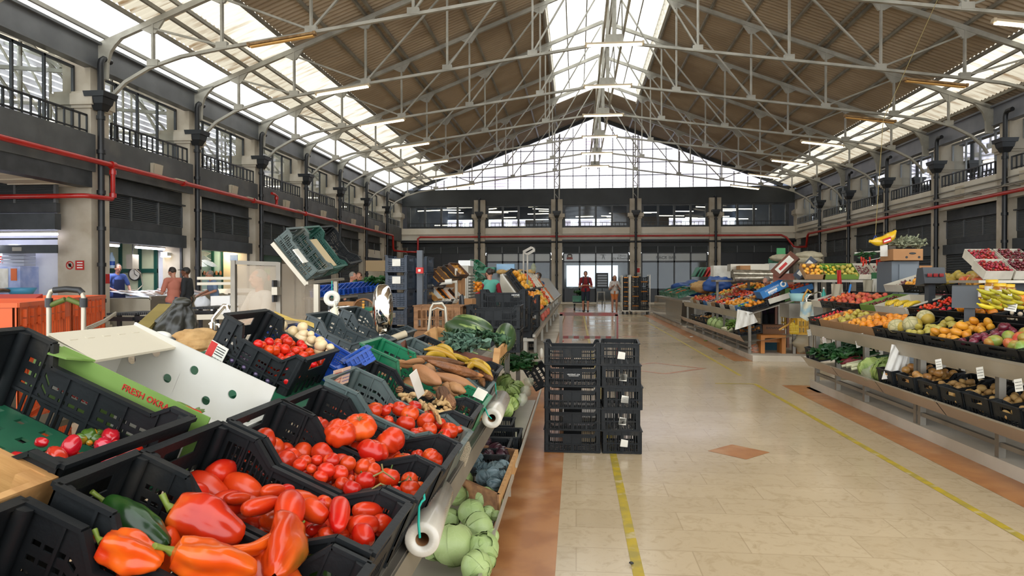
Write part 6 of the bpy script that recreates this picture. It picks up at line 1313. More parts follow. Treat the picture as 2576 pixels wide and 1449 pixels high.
def rstand(y0,y1,lab,posts,deep=1.5):
 t=thing('display_stand',lab,'stand');MB().add([(3.07,y0,.70),(3.03,y0,.83),(3.03,y1,.83),(3.07,y1,.70)],[(0,1,2,3)]).add([(3.085,y0,.70),(3.045,y0,.83),(3.045,y1,.83),(3.085,y1,.70)],[(0,1,2,3)]).bar((3.04,y0,.83),(3.04,y1,.83),.02).ob('front_rail',m_steel,t)
 MB(deckR(0,0,-.01)).box((0,y0,-.015),(deep,y1,0)).ob('deck',m_steeld,t)
 ty=y0
 while ty<y1-.1:
  e=min(ty+1.15,y1);MB().add([(3.02,ty,.30),(2.93,ty,.42),(2.93,e-.02,.42),(3.02,e-.02,.30)],[(0,1,2,3)]).add([(3.02,ty,.30),(3.9,ty,.42),(3.9,e-.02,.42),(3.02,e-.02,.30)],[(0,1,2,3)]).bar((2.93,ty,.42),(2.93,e-.02,.42),.012).ob('lower_tray',m_steel,t);ty=e
 for y in posts:MB().bar((3.12,y,.1),(3.12,y,.74),.05).ob('post',m_steeld,t);MB().bar((3.9,y,.1),(3.9,y,1.0),.05).ob('post',m_steeld,t)
 MB().bar((3.12,y0,.2),(3.12,y1,.2),.035).ob('foot_rail',m_steeld,t);return t
rstand(3.6,9.25,'steel fruit stand on the right with two sloping tiers',(4.2,5.35,6.5,6.58,7.7,8.5,9.2));rstand(12.6,19.8,'steel fruit stand farther down the right side',(12.7,13.6,14.8,16,17.2,18.4,19.6),1.2)
def simple(n,r,m,fn=None,cat=None,nu=12,nv=8):return fruit(n,r,m,fn,nu,nv,cat or n.split('_')[-1])
F={}
F['straw']=simple('strawberry',(.017,.017,.022),mat('strawberry_red','b8141a','c82a1c',s=60,r=.35,rnd=.12),tapered(.3,.05,2,1,.0),'strawberry',8,6)
F['apri']=simple('apricot',.026,mat('apricot_skin','dc9a34','d88a26',s=4,r=.5,rnd=.1),dim,'apricot');F['oran']=orf
F['peach']=simple('peach',.034,mat('peach_skin','c86a3c','a83028',s=9,r=.6,rnd=.12,lo=.35,hi=.65),dim,'peach');F['nect']=simple('nectarine',.032,mat('nectarine_skin','b02a1c','d06a2c',s=9,r=.3,rnd=.12),dim,'nectarine')
F['mangy']=simple('yellow_mango',(.036,.032,.05),mat('mango_yellow','d89a2c','c98420',s=5,r=.4,rnd=.08),None,'mango');F['mangr']=simple('red_mango',(.045,.04,.06),mat('mango_red','b5432a','8f8a3a',s=5,r=.35,rnd=.12,lo=.45,hi=.7),None,'mango')
F['mangg']=simple('green_mango',(.045,.042,.055),mat('mango_green','6f8a3c','a88a3c',s=5,r=.35,rnd=.12,c3='b5602a',s3=3),None,'mango');F['papay']=simple('papaya',(.04,.04,.065),mat('papaya_skin','a08430','8a7a2c',s=5,r=.45,rnd=.1),None,'papaya')
F['pear']=simple('pear',(.032,.032,.045),mat('pear_skin','b5a84c','a59038',s=6,r=.4,rnd=.08),lambda p,t,f:V((p.x*(1-.35*max(0,p.z)),p.y*(1-.35*max(0,p.z)),p.z)),'pear');F['ronion']=simple('red_onion',(.036,.036,.032),mat('red_onion_skin','5c1a2a','7a2c3a',s=4,r=.3,rnd=.12,coat=.2),lambda p,t,f:p+V((0,0,.25*(p.z**9 if p.z>0 else 0))),'onion')
F['cher']=simple('cherry',.013,mat('cherry_skin','4a0a14','6e1018',s=5,r=.2,rnd=.2,coat=.3),None,'cherry',8,6);F['cherr']=simple('red_cherry',.013,mat('cherry_red','8f1018',r=.2,rnd=.2,coat=.3),None,'cherry',8,6)
F['loq']=simple('yellow_loquat',.033,mat('loquat_skin','e0a634',r=.4,rnd=.08),None,'loquat');F['lime']=simple('lime',(.024,.024,.03),mat('lime_skin','5c8a24','7a9a34',s=5,r=.35,rnd=.1),None,'lime');F['plum']=simple('dark_plum',.026,mat('plum_skin','3a1a2c','5a2430',s=6,r=.3,rnd=.15),dim,'plum')
F['cmel']=simple('netted_melon',(.075,.075,.085),mat('melon_net','8f8a5c','b5ab80',s=16,r=.6,tex='v',lo=.0,hi=.12,b=.3,bs=16),None,'melon',24,16);F['ymel']=simple('yellow_melon',.06,mat('melon_yellow','b59a3c','a88c30',s=5,r=.5,rnd=.05),None,'melon',20,14)
F['yon']=simple('brown_onion',(.036,.036,.034),mat('brown_onion_skin','b98a4c','a5743a',s=5,r=.35,rnd=.1),lambda p,t,f:p+V((0,0,.25*(p.z**9 if p.z>0 else 0))),'onion');F['pot']=po;F['ctom']=Proto(None);F['ctom']=ct;F['tom']=rt;F['ppo']=simple('small_pepper',(.03,.03,.045),m_pepr,lobes(3,.2),'pepper')
F['mush']=simple('pale_mushroom',(.02,.02,.015),mat('mushroom_pale','bfae94',r=.7,rnd=.08),None,'mushroom',8,6);F['lem']=simple('lemon',(.026,.026,.035),mat('lemon_skin','d0b02c','bf9c24',s=5,r=.4,rnd=.06),None,'lemon');F['carr']=simple('carrot',(.012,.012,.07),mat('carrot_skin','cf5a1c','d86a28',s=8,r=.5,rnd=.08),tapered(.6,.05,2),'carrot',8,8)
RAD=dict(straw=.019,apri=.026,oran=.038,peach=.034,nect=.032,mangy=.038,mangr=.046,mangg=.046,papay=.044,pear=.034,ronion=.036,cher=.013,cherr=.013,loq=.033,lime=.025,plum=.026,cmel=.078,ymel=.06,yon=.036,pot=.027,ctom=.0165,tom=.035,ppo=.034,mush=.018,lem=.028,carr=.02)
rb1=crate_proto('black_crate',m_cblk,.42,.34,.11,n=9,nw=6,prof=[(0,.9),(.1,.9),(.2,.8),(.85,.8),(.9,1),(1,1)])
m_ctn=[mat('carton_white2','c9c2b2','b5ae9e',s=3,r=.7),mat('carton_kraft','9c7650',r=.8),mat('carton_green','6d8a3c',r=.6),mat('carton_blue','1f6aa8',r=.5),mat('carton_dark','26282c',r=.5)]
rbc=[crate_proto('carton',m,.42,.34,.10,n=3,nw=3,prof=P_FLAT,style='none',handle=False,solid_ends=True)if False else Proto(tag(box_open(MB(),.42,.34,.10).ob('carton',m),'x','carton'))for m in m_ctn]
def bay(s,y,w,kind,fr_,n,lab,glab,l=.42,zf=.06,deck=deckR,h=.0,tries=10,hh=.13,seed=0,spin=True,fl=None):
 """one open crate on a sloping deck with its fruit"""
 pr=rb1 if kind=='b' else rbc[kind]
 m=deck(s,y,h);pr.put(lab,m@M.Diagonal((l/.42,w/.34,1,1)))
 if fr_:
  ks=fr_ if isinstance(fr_,tuple)else(fr_,)
  for q,k in enumerate(ks):
   pile(m,l-.01,w-.01,zf,hh,[(F[k],RAD[k])],n//len(ks),glab.split('|')[q%len(glab.split('|'))],'fruit: '+glab.split('|')[q%len(glab.split('|'))],tries,spin,seed=seed+q,cat=F[k].src['category'])
Y_=lambda u:((3.05*FPX/.9912/(u-1450))+.29)/.9956
row1=[(2032,2058,'b','straw',34,'strawberries at the far end','red strawberry in the farthest front crate of the right stand'),(2058,2084,1,'apri',26,'small orange apricots','apricot in the second front crate from the far end'),(2084,2116,1,'pear',18,'pale yellow pears','pale pear in the front row crate beside the apricots'),(2116,2154,1,('apri',),24,'yellow-orange apricots','yellow-orange apricot in the paper lined front crate'),(2154,2193,1,'oran',18,'oranges in a paper lined box','orange in the paper lined front box'),(2193,2226,'b','oran',8,'oranges low in a black crate','orange low in the black front crate'),(2226,2266,'b',('cmel','ymel'),8,'netted and yellow melons','netted melon in the front row of the right stand|round yellow melon in the front row'),(2266,2318,'b','pear',16,'green-yellow pears','green-yellow pear in the black front crate beside the melons'),(2318,2398,'b','mangy',26,'big yellow mangoes','big yellow mango in the black front crate'),(2398,2456,'b','ronion',16,'red onions','red onion in the black front crate'),(2456,2560,'b',('mangg','mangr'),20,'green and red mangoes','green mango in the front crate near the right frame edge|red mango in the front crate near the right frame edge'),(2560,2720,'b','tom',12,'red fruit by the frame edge','red round fruit at the right frame edge')]
for i,(u0,u1,k,f,n,lab,gl_)in enumerate(row1):
 y1,y0=Y_(u0),Y_(u1);bay(.02,y0+.005,y1-y0-.015,k,f,n,'%s in the front row of the right stand'%lab.replace(lab.split()[0],'crate of '+lab.split()[0],1),gl_,seed=i,hh=.17 if i in(8,6)else.13,zf=.05)
Y2=lambda u:((3.72*FPX/.9912/(u-1450))+.33)/.9956
row2=[(2078,2102,0,'cherr',40,'cherries in a white carton','red cherry in the white carton of the second row'),(2102,2134,'b','nect',16,'deep red nectarines','red nectarine in the second row'),(2134,2170,'b','peach',16,'red peaches','red peach in the second row crate beside the nectarines'),(2170,2207,'b','peach',16,'pale peaches','pale peach in the second row crate'),(2207,2246,2,'cher',60,'dark cherries in a green carton','dark cherry in the green carton'),(2246,2330,0,None,0,'bananas',''),(2336,2400,'b','ctom',48,'orange cherry tomatoes','orange-red cherry tomato in the second row of the right stand'),(2400,2440,'b','straw',24,'small red chillies','small red chilli in the second row of the right stand'),(2440,2560,'b','oran',26,'large oranges','large orange in the second row crate'),(2560,2660,'b','mush',20,'pale mushrooms','pale mushroom in the second row'),(2660,2800,'b','tom',12,'red tomatoes by the frame edge','red tomato in the second row by the frame edge')]
for i,(u0,u1,k,f,n,lab,gl_)in enumerate(row2):
 y1,y0=Y2(u0),Y2(u1);bay(.50,y0+.005,y1-y0-.015,k,f,n,'crate of %s in the second row of the right stand'%lab,gl_,seed=40+i,hh=.18 if i==8 else.14,h=.05)
bnh=banana_bunch('banana_bunch',4,.18,.019,m_bany)
for k,y in enumerate((7.32,7.55,7.78)):bnh.put('hand of yellow bananas in the second row, %s of three'%['nearest','middle','farthest'][k],deckR(.6,y+.42,.17)@Rz(.4+.1*k)@Rx(PI),None,'bananas')
row3=[(8.75,.5,0,'cher',24,'dark cherries','dark cherry in the back row white carton'),(8.25,.5,'b','mangy',20,'yellow mangoes','yellow mango heaped in the back row'),(7.75,.5,'b',('papay',),14,'brown-yellow papayas','brown-yellow papaya in the back row'),(7.2,.54,'b',('mangr','mangy'),20,'red and yellow mangoes','red mango heaped in the back row|small yellow mango among the red ones'),(6.75,.42,4,'pear',14,'ridged yellow fruit','yellow fruit in the dark back row carton')]
for i,(y,w_,k,f,n,lab,gl_)in enumerate(row3):bay(1.0,y,w_,k,f,n,'crate of %s in the back row of the right stand'%lab,gl_,seed=80+i,hh=.24,h=.14)
for i,(y,w_,f,n,lab,gl_)in enumerate(((4.9,.45,'lime',26,'limes in the back row near the frame edge','green lime near the right frame edge'),(4.35,.5,'carr',0,'',''))):
 if n:bay(1.0,y,w_,1,f,n,'open carton of '+lab,gl_,seed=90,h=.08)
pod=Proto(tag(banana_mb(.17,.018,.5).ob('yellow_pod',mat('pod_yellow','c9b42c','a8a02c',s=5,r=.35,rnd=.1)),'x','vegetable'))
for k in range(16):pod.put('long yellow green pod heaped by the right frame edge',atD(2480+(k%4)*25,770-(k//4)*10+(k%3)*4,5.15+.05*(k%5)).to_4d().to_3d()and T(*atD(2480+(k%4)*26,772-(k//4)*12,5.2+.04*(k%5)))@Rz(.3+.2*(k%3))@Ry(.2),'yellow pods by the right frame edge','vegetable')
hs_=thing('high_shelf','steel shelf of cherry cartons at the right frame edge','shelf');D=6.2
x0,x1,y,z0,z1=bp(2462,705,2680,712,D);MB().box((x0,y,z0),(x1,y+.5,z1)).ob('shelf_board',m_steel,hs_)
for x in(x0+.1,x1-.1):MB().bar((x,y+.45,.1),(x,y+.45,z1),.04).ob('post',m_steeld,hs_)
mS=lambda x,dz=0:T(x,y+.02,z1+.004+dz)@Rx(.5)
for k,(f,n,lab)in enumerate((('cherr',80,'lower left'),('cher',80,'lower right'),('loq',24,'wide'))):
 mm=mS(x0+.05+k*.26);w_=.24 if k<2 else.42
 rbc[0].put('white carton of %s on the high shelf, %s'%(['red cherries','dark cherries','yellow loquats'][k],lab),mm@M.Diagonal((w_/.42,.22/.34,.9,1)));pile(mm,w_,.21,.05,.15,[(F[f],RAD[f]*1.15)],n,['bright red cherry on the high shelf','dark cherry on the high shelf','yellow loquat on the high shelf'][k],'high shelf fruit %d'%k,seed=k)
 if k<2:mm=mm@T(.03,.24,.0);rbc[0].put('white carton of cherries on the high shelf, upper %s'%['left','right'][k],mm@M.Diagonal((w_/.42,.22/.34,.9,1)));pile(mm,w_,.21,.05,.13,[(F[('cherr','cher')[k]],.016)],60,['bright red cherry on the high shelf','dark cherry on the high shelf'][k],'high shelf fruit %d'%k,seed=k+9)
m_honey=mat('honey_jar','a8701c','7a4a14',s=5,r=.15,coat=.5,rnd=.15)
jr=thing('honey_jar','x','jar');MB().lathe([(.045,0),(.05,.01),(.05,.09),(.04,.1)],16,cap=True).ob('glass',m_honey,jr);MB().lathe([(.044,.1),(.044,.125),(0,.125)],16).ob('yellow_lid',mat('lid_yellow','d0a51c',r=.4),jr);MB().lathe([(.0505,.025),(.0505,.07)],16).ob('label',m_paper,jr);jr=Proto(jr)
for k,(u,v,d)in enumerate(((2495,735,5.7),(2515,745,5.6),(2537,747,5.6),(2488,765,5.5),(2478,748,5.8))):jr.put('honey jar with yellow lid below the cherry shelf, %s'%['back left','middle','right','front left','far left'][k],T(*atD(u,v+6,d)),None,'jar')
def pos_scale(u,v,d,yaw,lab,s=1):
 t=thing('market_scale',lab,'scale',mw=T(*atD(u,v,d))@Rz(yaw)@M.Diagonal((s,s,s,1)));MB().prism([(-.13,-.05,-.02),(-.13,.09,-.05),(-.13,.06,.14),(-.13,-.02,.15)],(.26,0,0)).ob('head',mat('scale_grey','3a3e42',r=.45),t);MB().box((-.04,.0,-.28),(.04,.06,-.02)).ob('neck',MC['scale_grey'],t);MB().box((-.16,-.12,-.34),(.16,.16,-.28)).ob('base',MC['scale_grey'],t)
 for k in range(3):MB().box((-.1+k*.07,-.058,.05),(-.05+k*.07,-.05,.085)).ob('red_display',mat('display_red','8f1a1c',r=.2),t)
pos_scale(2345,708,7.3,.25,'dark market scale with red displays on the right stand');pos_scale(2440,760,6.0,2.6,'grey market scale seen from behind on the right stand',1.0)
def low(u0,u1,v,z=.44):
 a=atZ((u0+u1)/2,v,z);return a
lowcr=crate_proto('black_crate',m_cblk,.40,.28,.17,n=10,nw=6,prof=P_DIP)
dl=lambda s,y,h=0:deckR(s,y,h,(2.98,0,.36),math.radians(10))
for k,(y,f,n,lab,gl_)in enumerate(((6.72,'yon',26,'brown onions, farther','brown onion in the lower crates of the right stand'),(6.3,'yon',26,'brown onions, nearer','brown onion in the lower crates of the right stand'),(5.9,'pot',34,'potatoes, farthest','potato in the lower crates of the right stand'),(5.55,'pot',34,'potatoes, second','potato in the lower crates of the right stand'),(5.2,'pot',34,'potatoes, third','potato in the lower crates of the right stand'),(4.85,'pot',34,'potatoes, nearest','potato in the lower crates of the right stand'),(4.5,'pot',20,'potatoes, by the frame edge','potato in the lower crates of the right stand'))):
 m=dl(.0,y,.02);lowcr.put('lower black crate of '+lab,m@M.Diagonal((1.1,1.1,1,1)));pile(m,.42,.3,.05,.17,[(F[f],RAD[f]*1.05)],n,gl_,'lower right '+f,seed=k,cat=F[f].src['category'])
for k,(y,s_)in enumerate(((8.75,.1),(8.55,.12),(8.35,.1),(8.15,.14),(8.5,.3),(8.3,.3),(8.7,.28))):spi.put('dark leafy greens hanging over the lower tray of the right stand',dl(s_,y,.1)@Rz(1.6+.4*(k%3))@M.Diagonal((1.5,1.5,1.4,1)),'leafy greens on the lower right tray','greens')
lk_w=mat('leek_white','c9c6a0',r=.5);lk_g=mat('leek_green','4c6a3c','2f5230',s=5,r=.5)
for k in range(9):
 t=thing('leek','white ended leek laid on the lower tray of the right stand','leek',group='leeks on the lower right tray',mw=dl(.02+.02*(k%3),7.75+k*.045,.08+.02*(k%2))@Rz(.15*(k%3)-.1));MB().tube([(0,0,0),(.18,0,.01)],[.016,.013],8).ob('white_shaft',lk_w,t);MB().tube([(.18,0,.01),(.3,.01,.05),(.42,.03,.05)],[.014,.022,.03],6,sq=.4).ob('green_leaves',lk_g,t)
for k,y in enumerate((7.15,7.3,7.45,7.22)):lets[k%2].put('pale lettuce in clear wrap on the lower right tray',dl(.1+.1*(k%2),y,.12)@Rz(k),'lettuces on the lower right tray','lettuce',.95)
tag(MB(dl(0,7.1,.0)).ball((.12,.2,.08),(.16,.2,.09),lambda p,t,f:p*(1+.2*N3(p,3,2)),20,12).ob('plastic_wrap',m_wrap),'crumpled clear wrap around the lettuces of the right stand','wrap')
for k in range(6):F['carr'].put('orange carrot in the dark box at the end of the right stand',dl(.1+.03*k,8.95+.02*k,.14)@Rx(PI/2)@Rz(.3),'carrots at the end of the right stand','carrot')
lowcr.put('dark box of greens and carrots at the far end of the right stand',dl(.0,8.88,.02))
tag(MB(dl(.15,8.05,.12)).ball((0,0,0),(.14,.05,.05),None,16,10).ob('red_net',mat('red_net','6a1f24','8a2c30',s=40,r=.6)),'dark red net bag of shallots on the lower right tray','net bag')
def bagsheet(u,v,u1,v1,d,lab,sk=0):
 a,b_,c,e=atD(u,v,d),atD(u1,v+8,d),atD(u1+8+sk,v1-20,d),atD(u-12+sk,v1,d)
 o=MB().grid(lambda s,t:a.lerp(b_,s).lerp(e.lerp(c,s),t)+V((0,-.035*sin(s*PI)-.012*sin(s*19+t*5),0)),16,14).ob('bag_bundle',mat('bag_translucent','d3d0c8','c4c0b6',s=5,r=.35,coat=.2,st=(6,1,1)));tag(o,lab,'bags')
bagsheet(2243,866,2284,955,6.55,'bundle of white plastic bags hanging from the right stand',-12);bagsheet(1855,778,1893,830,12.3,'bundle of white plastic bags hanging at the corner of the farther stand',6);
for k,(u,v,d)in enumerate(((2050,830,8.8),(2068,848,8.5),(2152,858,7.5),(2352,905,5.6),(2455,925,5.1),(2550,955,4.6),(2160,840,7.4),(2030,830,9.2))):
 s_=.055 if k>2 else.05;a=atD(u,v,d);card('price_card',[a,a+V((s_*.7,-.02,.012)),a+V((s_*.7+.012,-.02,-s_*1.3)),a+V((.012,0,-s_*1.35))],'handwritten price tag on the rail of the right stand, %s from the far end'%['second','third','fifth','sixth','seventh','nearest','fourth','first'][k],m_paper,3,m_inkr if k in(0,1)else m_ink)
card('price_card',[atD(2535,742,5.3),atD(2565,745,5.3),atD(2555,785,5.25),atD(2525,780,5.25)][::-1],'large handwritten price card standing among the oranges',m_paper,6)
rr=random.Random(9);y=12.75;kinds=[('b','oran','oranges'),(3,('lime',),'green fruit'),(0,'mangy','yellow fruit'),('b','oran','orange fruit'),(0,'straw','strawberries'),('b','tom','tomatoes'),(1,'apri','apricots'),(0,'plum','dark plums'),(3,'nect','nectarines'),('b','ppo','red peppers'),(0,'tom','tomatoes'),(1,'mangr','mangoes'),(0,'pear','pears')]
places=['nearest','second','third','fourth','fifth','sixth','seventh','eighth','ninth','tenth','eleventh','twelfth','thirteenth','fourteenth','fifteenth']
for i in range(13):
 for rw in range(3 if i<12 else 2):
  k,f,nm=kinds[(i+rw*4)%13];bay(.02+rw*.42,y,.44,k,f,12,'crate of %s on the farther right stand, row %s, %s from near'%(nm,['one','two','three'][rw],places[i]),'%s on the farther right stand'%{'oranges':'orange','green fruit':'green fruit','yellow fruit':'yellow mango','orange fruit':'orange','strawberries':'strawberry','tomatoes':'red tomato','apricots':'apricot','dark plums':'dark plum','nectarines':'red nectarine','red peppers':'red pepper','mangoes':'red mango','pears':'pear'}[nm],l=.4,seed=200+i*3+rw,hh=.16,tries=6,h=.03*rw)
 y+=.48
kal=bunch('leafy_greens',mat('leaf_mid','4c6a2c','6a8a3c',s=6,r=.5,rnd=.1),12,.2,.12,71,spread=3.1,ruf=.6)
for k in range(6):cabs[k%2].put('big green cabbage on the lower tray of the farther right stand',dl(.1+.14*(k%2),14.9+k*.22,.1),'cabbages on the farther right stand','cabbage',1.2)
for k in range(10):
 t=thing('leek','leek with white root end on the farther right stand','leek',group='leeks on the farther right stand',mw=dl(.0,13.7+k*.07,.07)@Rz(.2));MB().tube([(0,0,0),(.25,0,.02)],[.03,.022],7).ob('white_shaft',lk_w,t);MB().tube([(.25,0,.02),(.6,.02,.12)],[.022,.05],6,sq=.4).ob('green_leaves',lk_g,t)
for i,(y,f,n,nm)in enumerate(((12.9,'oran',14,'oranges'),(16.3,'pot',26,'potatoes'),(16.7,'yon',24,'onions'),(17.1,'pot',26,'dark potatoes'),(17.6,'pot',20,'root vegetables'))):m=dl(0,y,.02);lowcr.put('lower crate of %s on the farther right stand'%nm,m@M.Diagonal((1.1,1.4,1,1)));pile(m,.42,.38,.04,.18,[(F[f],RAD[f]*1.1)],n,'small %s piece on the lower tray of the farther right stand'%nm,'lower farther right '+nm,seed=i+60,cat=F[f].src['category'])
for k in range(3):kal.put('leafy greens on the lower tray of the farther right stand',dl(.1,13.1+.2*k,.15)@Rz(k*2),'greens on the farther right stand','greens')
bx=carton(.5,.42,.14,m_ctn[3],'blue printed fruit carton at the near corner of the farther right stand',deckR(.35,12.7,.16)@Ry(-.15),pr=m_inkw,pm=mat('print_blue','2a7ab8',r=.5))
text('print_text','LUIS CHUNHO',.04,m_inkw,M(((1,0,0,.22),(0,0,-1,-.007),(0,1,0,.11),(0,0,0,1))),bx);text('print_text','Algarve',.05,m_inkw,M(((1,0,0,.2),(0,0,-1,-.007),(0,1,0,.035),(0,0,0,1))),bx)
MB().lathe([(.03,0),(.055,0)],18,c=(.43,-.007,.09),rot=Rx(PI/2).to_3x3()).ob('print_ring',m_inkw,bx)
st3=thing('display_stand','stand with clear plastic skirt under green crates of carrots','stand');MB().box((3.1,20.4,.78),(5.2,27.5,.84)).ob('top',m_steel,st3);MB().add([(3.05,20.4,.15),(3.05,27.5,.15),(3.1,27.5,.8),(3.1,20.4,.8)],[(0,1,2,3)]).ob('skirt',mat_mix('skirt_film','film','a89e8c',.6,.15),st3);MB().bar((3.05,20.4,.15),(3.05,27.5,.15),.05).ob('foot_rail',m_steeld,st3);MB().box((3.5,20.6,.1),(5.0,27.3,.78)).ob('base',m_steeld,st3)
gck=Proto(tag(crate_mesh(.6,.4,.2,n=6,nw=4,prof=P_FLAT).ob('green_crate',m_cgrn),'x','crate'))
for k in range(6):m=deckR(.02+.62*(k%2),21.0+1.0*(k//2)*1.6,.06);gck.put('green crate of carrots on the skirted stand, %s'%places[k],m@M.Diagonal((1,3.6,.8,1)),None);pile(m,.6,1.4,.10,.2,[(F['carr'],.022)],12,'orange carrot heaped in the far green crates','carrots in the far green crates',seed=k,cat='carrot',spin='flat')
m_tarp=mat('blue_tarpaulin','1c3c72','234a88',s=3,r=.5)
for k,(u,v,d,a,b_,c)in enumerate(((1750,724,24,.75,.5,.26),(1806,716,17.5,.36,.3,.2))):tag(MB(T(*atD(u,v,d))).ball((0,0,0),(a,b_,c),lambda p,t,f,k=k:p*(1+.3*N3(p,1.8,k*7)+.06*sin(p.x*12+p.y*8)),34,20).ob('tarpaulin',m_tarp),'blue tarpaulin heaped behind the %s'%('green crates','farther fruit stand')[k],'tarpaulin')
tag(MB(T(*atD(1770,722,18))).ball((0,0,0),(.35,.3,.16),lambda p,t,f:p*(1+.3*N3(p,2.5,3)),24,14).ob('burlap_sack',sk[0]),'beige sack lying between the two blue tarpaulins','sack')
def longroll(u0,v0,u1,v1,d,r,m,lab):tag(MB().tube([atD(u0,v0,d),atD(u1,v1,d)],r,18).ob('foil_roll',m),lab,'roll')
m_foil=mat('foil_wrap','b5ad9c','8f8878',s=14,r=.25,m=.7,b=.3,bs=20)
longroll(1842,688,1958,690,15,.09,m_foil,'upper long foil wrapped roll lying on the back shelf');longroll(1846,700,1966,698,14.8,.07,m_foil,'lower long foil wrapped roll lying on the back shelf')
shf=thing('back_shelf','long steel shelf behind the farther right stand','shelf');x0,x1,y,z0,z1=bp(1800,704,1985,709,15.2);MB().box((x0,y,z0),(x1,y+.5,z1)).ob('board',m_steeld,shf)
for x in(x0+.1,(x0+x1)/2,x1-.1):MB().bar((x,y+.3,0),(x,y+.3,z0),.05).ob('post',m_steeld,shf)
for k,(u0,v0,u1,v1,d,m,lab)in enumerate(((1795,668,1838,705,18,m_paper,'pale box on the back counter, left'),(1838,664,1935,682,17,m_steel,'flat steel tray across the back counter'),(1862,668,1888,680,16.6,m_card,'small brown carton on the back counter'),(1935,662,1985,700,17,mat('pale_panel','a5a69e',r=.4),'pale grey panel standing behind the foil rolls'),(2240,0,0,0,0,None,''))):
 if m:block('box',u0,v0,u1,v1,d,.4,m,lab,'box',z0=0 if 'table' in lab or 'panel' in lab else None)
for k in range(5):tag(MB(T(*atD(1745+9*k,695,19.5))@Ry(.5)).box((0,0,0),(.03,.5,.3)).ob('tray',m_inkr if k>2 else m_cgrn),'%s tray leaning on the far shelf'%('red' if k>2 else 'green'),'tray','red trays on the far shelf' if k>2 else 'green trays on the far shelf')
c1=tilt_carton(1958,700,12.5,.5,.5,.2,m_cardd,'brown and red open carton tilted on the back shelf',None,-.8,pr=m_inkr);c2=tilt_carton(2010,705,12.2,.4,.45,.14,cols[0],'dark navy printed carton tilted beside the brown one',None,-.85,pr=m_inkw)
gsq=block('green_board',1954,624,1976,646,18,.03,mat('board_green','2f8a4c',r=.5),'flat bright green board standing on the stacked sacks','board');block('green_crate',1946,649,1996,664,17.8,.5,m_cgrn,'green crate under the sacks at the back right','crate')
for k,(u,v,d,s_)in enumerate(((2030,655,15.5,.32),(2035,643,15.5,.3),(1965,649,17.5,.28))):tag(MB(T(*atD(u,v,d))).ball((0,0,0),(s_,.25,.1),lambda p,t,f,k=k:p*(1+.18*N3(p,2.4,k*3)),26,14).ob('grain_sack',mat('sack_pale','a89e84','98907a',s=9,r=.8)),'pale stuffed sack on the back right shelf, %s'%['lower','upper','left'][k],'sack')
tb=thing('back_table','steel table carrying tilted fruit cartons at the back right','table');x0,x1,y,z0,z1=bp(1995,704,2212,710,11.5);MB().box((x0,y,z0),(x1,y+.6,z1)).ob('top',m_steeld,tb)
for x in(x0+.5,(x0+x1)/2+.1,x1-.05):MB().bar((x,y+.4,0),(x,y+.4,z0),.05).ob('leg',m_steeld,tb)
mB=lambda x:T(x,y+.02,z1+.003)@Rx(.55)
for k,(w_,kk,f,n,lab,gl_)in enumerate(((.34,1,('loq','apri'),18,'yellow and orange fruit on the back table','yellow fruit in the carton on the back table|orange fruit in the carton on the back table'),(.3,2,('lem','lime'),18,'citrus on the back table','yellow lemon on the back table|lime on the back table'),(.3,2,'pear',14,'pale green pears on the back table','pale green pear on the back table'),(.26,0,'cher',45,'dark cherries on the back table, left','dark cherry on the back table'),(.26,0,'cher',45,'dark cherries on the back table, right','dark cherry on the back table'))):
 mm=mB(x0+.2+k*.29);rbc[kk].put('open carton of '+lab,mm@M.Diagonal((w_/.44,1.1,1,1)));ks=f if isinstance(f,tuple)else(f,)
 for q,a in enumerate(ks):pile(mm,w_-.02,.36,.05,.16,[(F[a],RAD[a])],n//len(ks),gl_.split('|')[q],'back table '+a,seed=300+k+q,cat=F[a].src['category'])
for k in range(4):tag(MB(T(*atD(2052+9*k,690,12.4))@Ry(.6)).box((0,0,0),(.05,.4,.16)).ob('flat_carton',mat('carton_paleblue','8fa5bc','a9b4bc',s=2,r=.6)),'pale blue flat carton leaning on the back table','carton','pale blue cartons leaning on the back table')
gcb=thing('grey_cabinet','slate grey plastic cabinet carrying a cardboard box','cabinet');x0,x1,y,z0,z1=bp(2243,657,2312,722,9.0);MB().box((x0,y,.3),(x1,y+.45,z1)).ob('body',mat('slate_plastic','575f66',r=.5),gcb)
MB().box((x0+.09,y-.012,.35),(x1-.02,y,z1-.04)).ob('door',mat('slate_plastic2','626a70',r=.5),gcb)
x0,x1,y,z0,z1=bp(2247,626,2322,656,8.9);cb_=tag(box_open(MB(T(x0,y,z0)),x1-x0,.38,z1-z0).ob('cardboard_box',m_card),'cardboard box of herbs on the slate grey cabinet','box');w_=x1-x0
for px,pz,sx,sz in((.65,.62,.045,.014),(.45,.3,.016,.016),(.87,.3,.016,.016)):MB().ball((x0+w_*px,y-.001,z0+(z1-z0)*pz),(sx,.003,sz),None,14,8).ob('hand_hole',m_ink,cb_)
hb=bunch('dried_herbs',mat('herb_grey','7f8468','9a9c80',s=9,r=.8),26,.2,.07,91,spread=3.1,ruf=.8,cat='herbs',curl=.3,up=.9)
for k,(u,v)in enumerate(((2275,622),(2295,620),(2310,624),(2262,622))):hb.put('grey-green herbs spilling out of the cardboard box',T(*atD(u,v+3,9.1))@Rz(k*1.7)@M.Diagonal((.7,.7,.8,1)),'herbs in the cardboard box','herbs')
bn=thing('inflatable_banana','large inflatable yellow banana hanging over the right stand','banana',mw=frame(atD(2224,604,9.0),atD(2253,578,9.0)-atD(2182,607,9.0),V((0,-.15,1))))
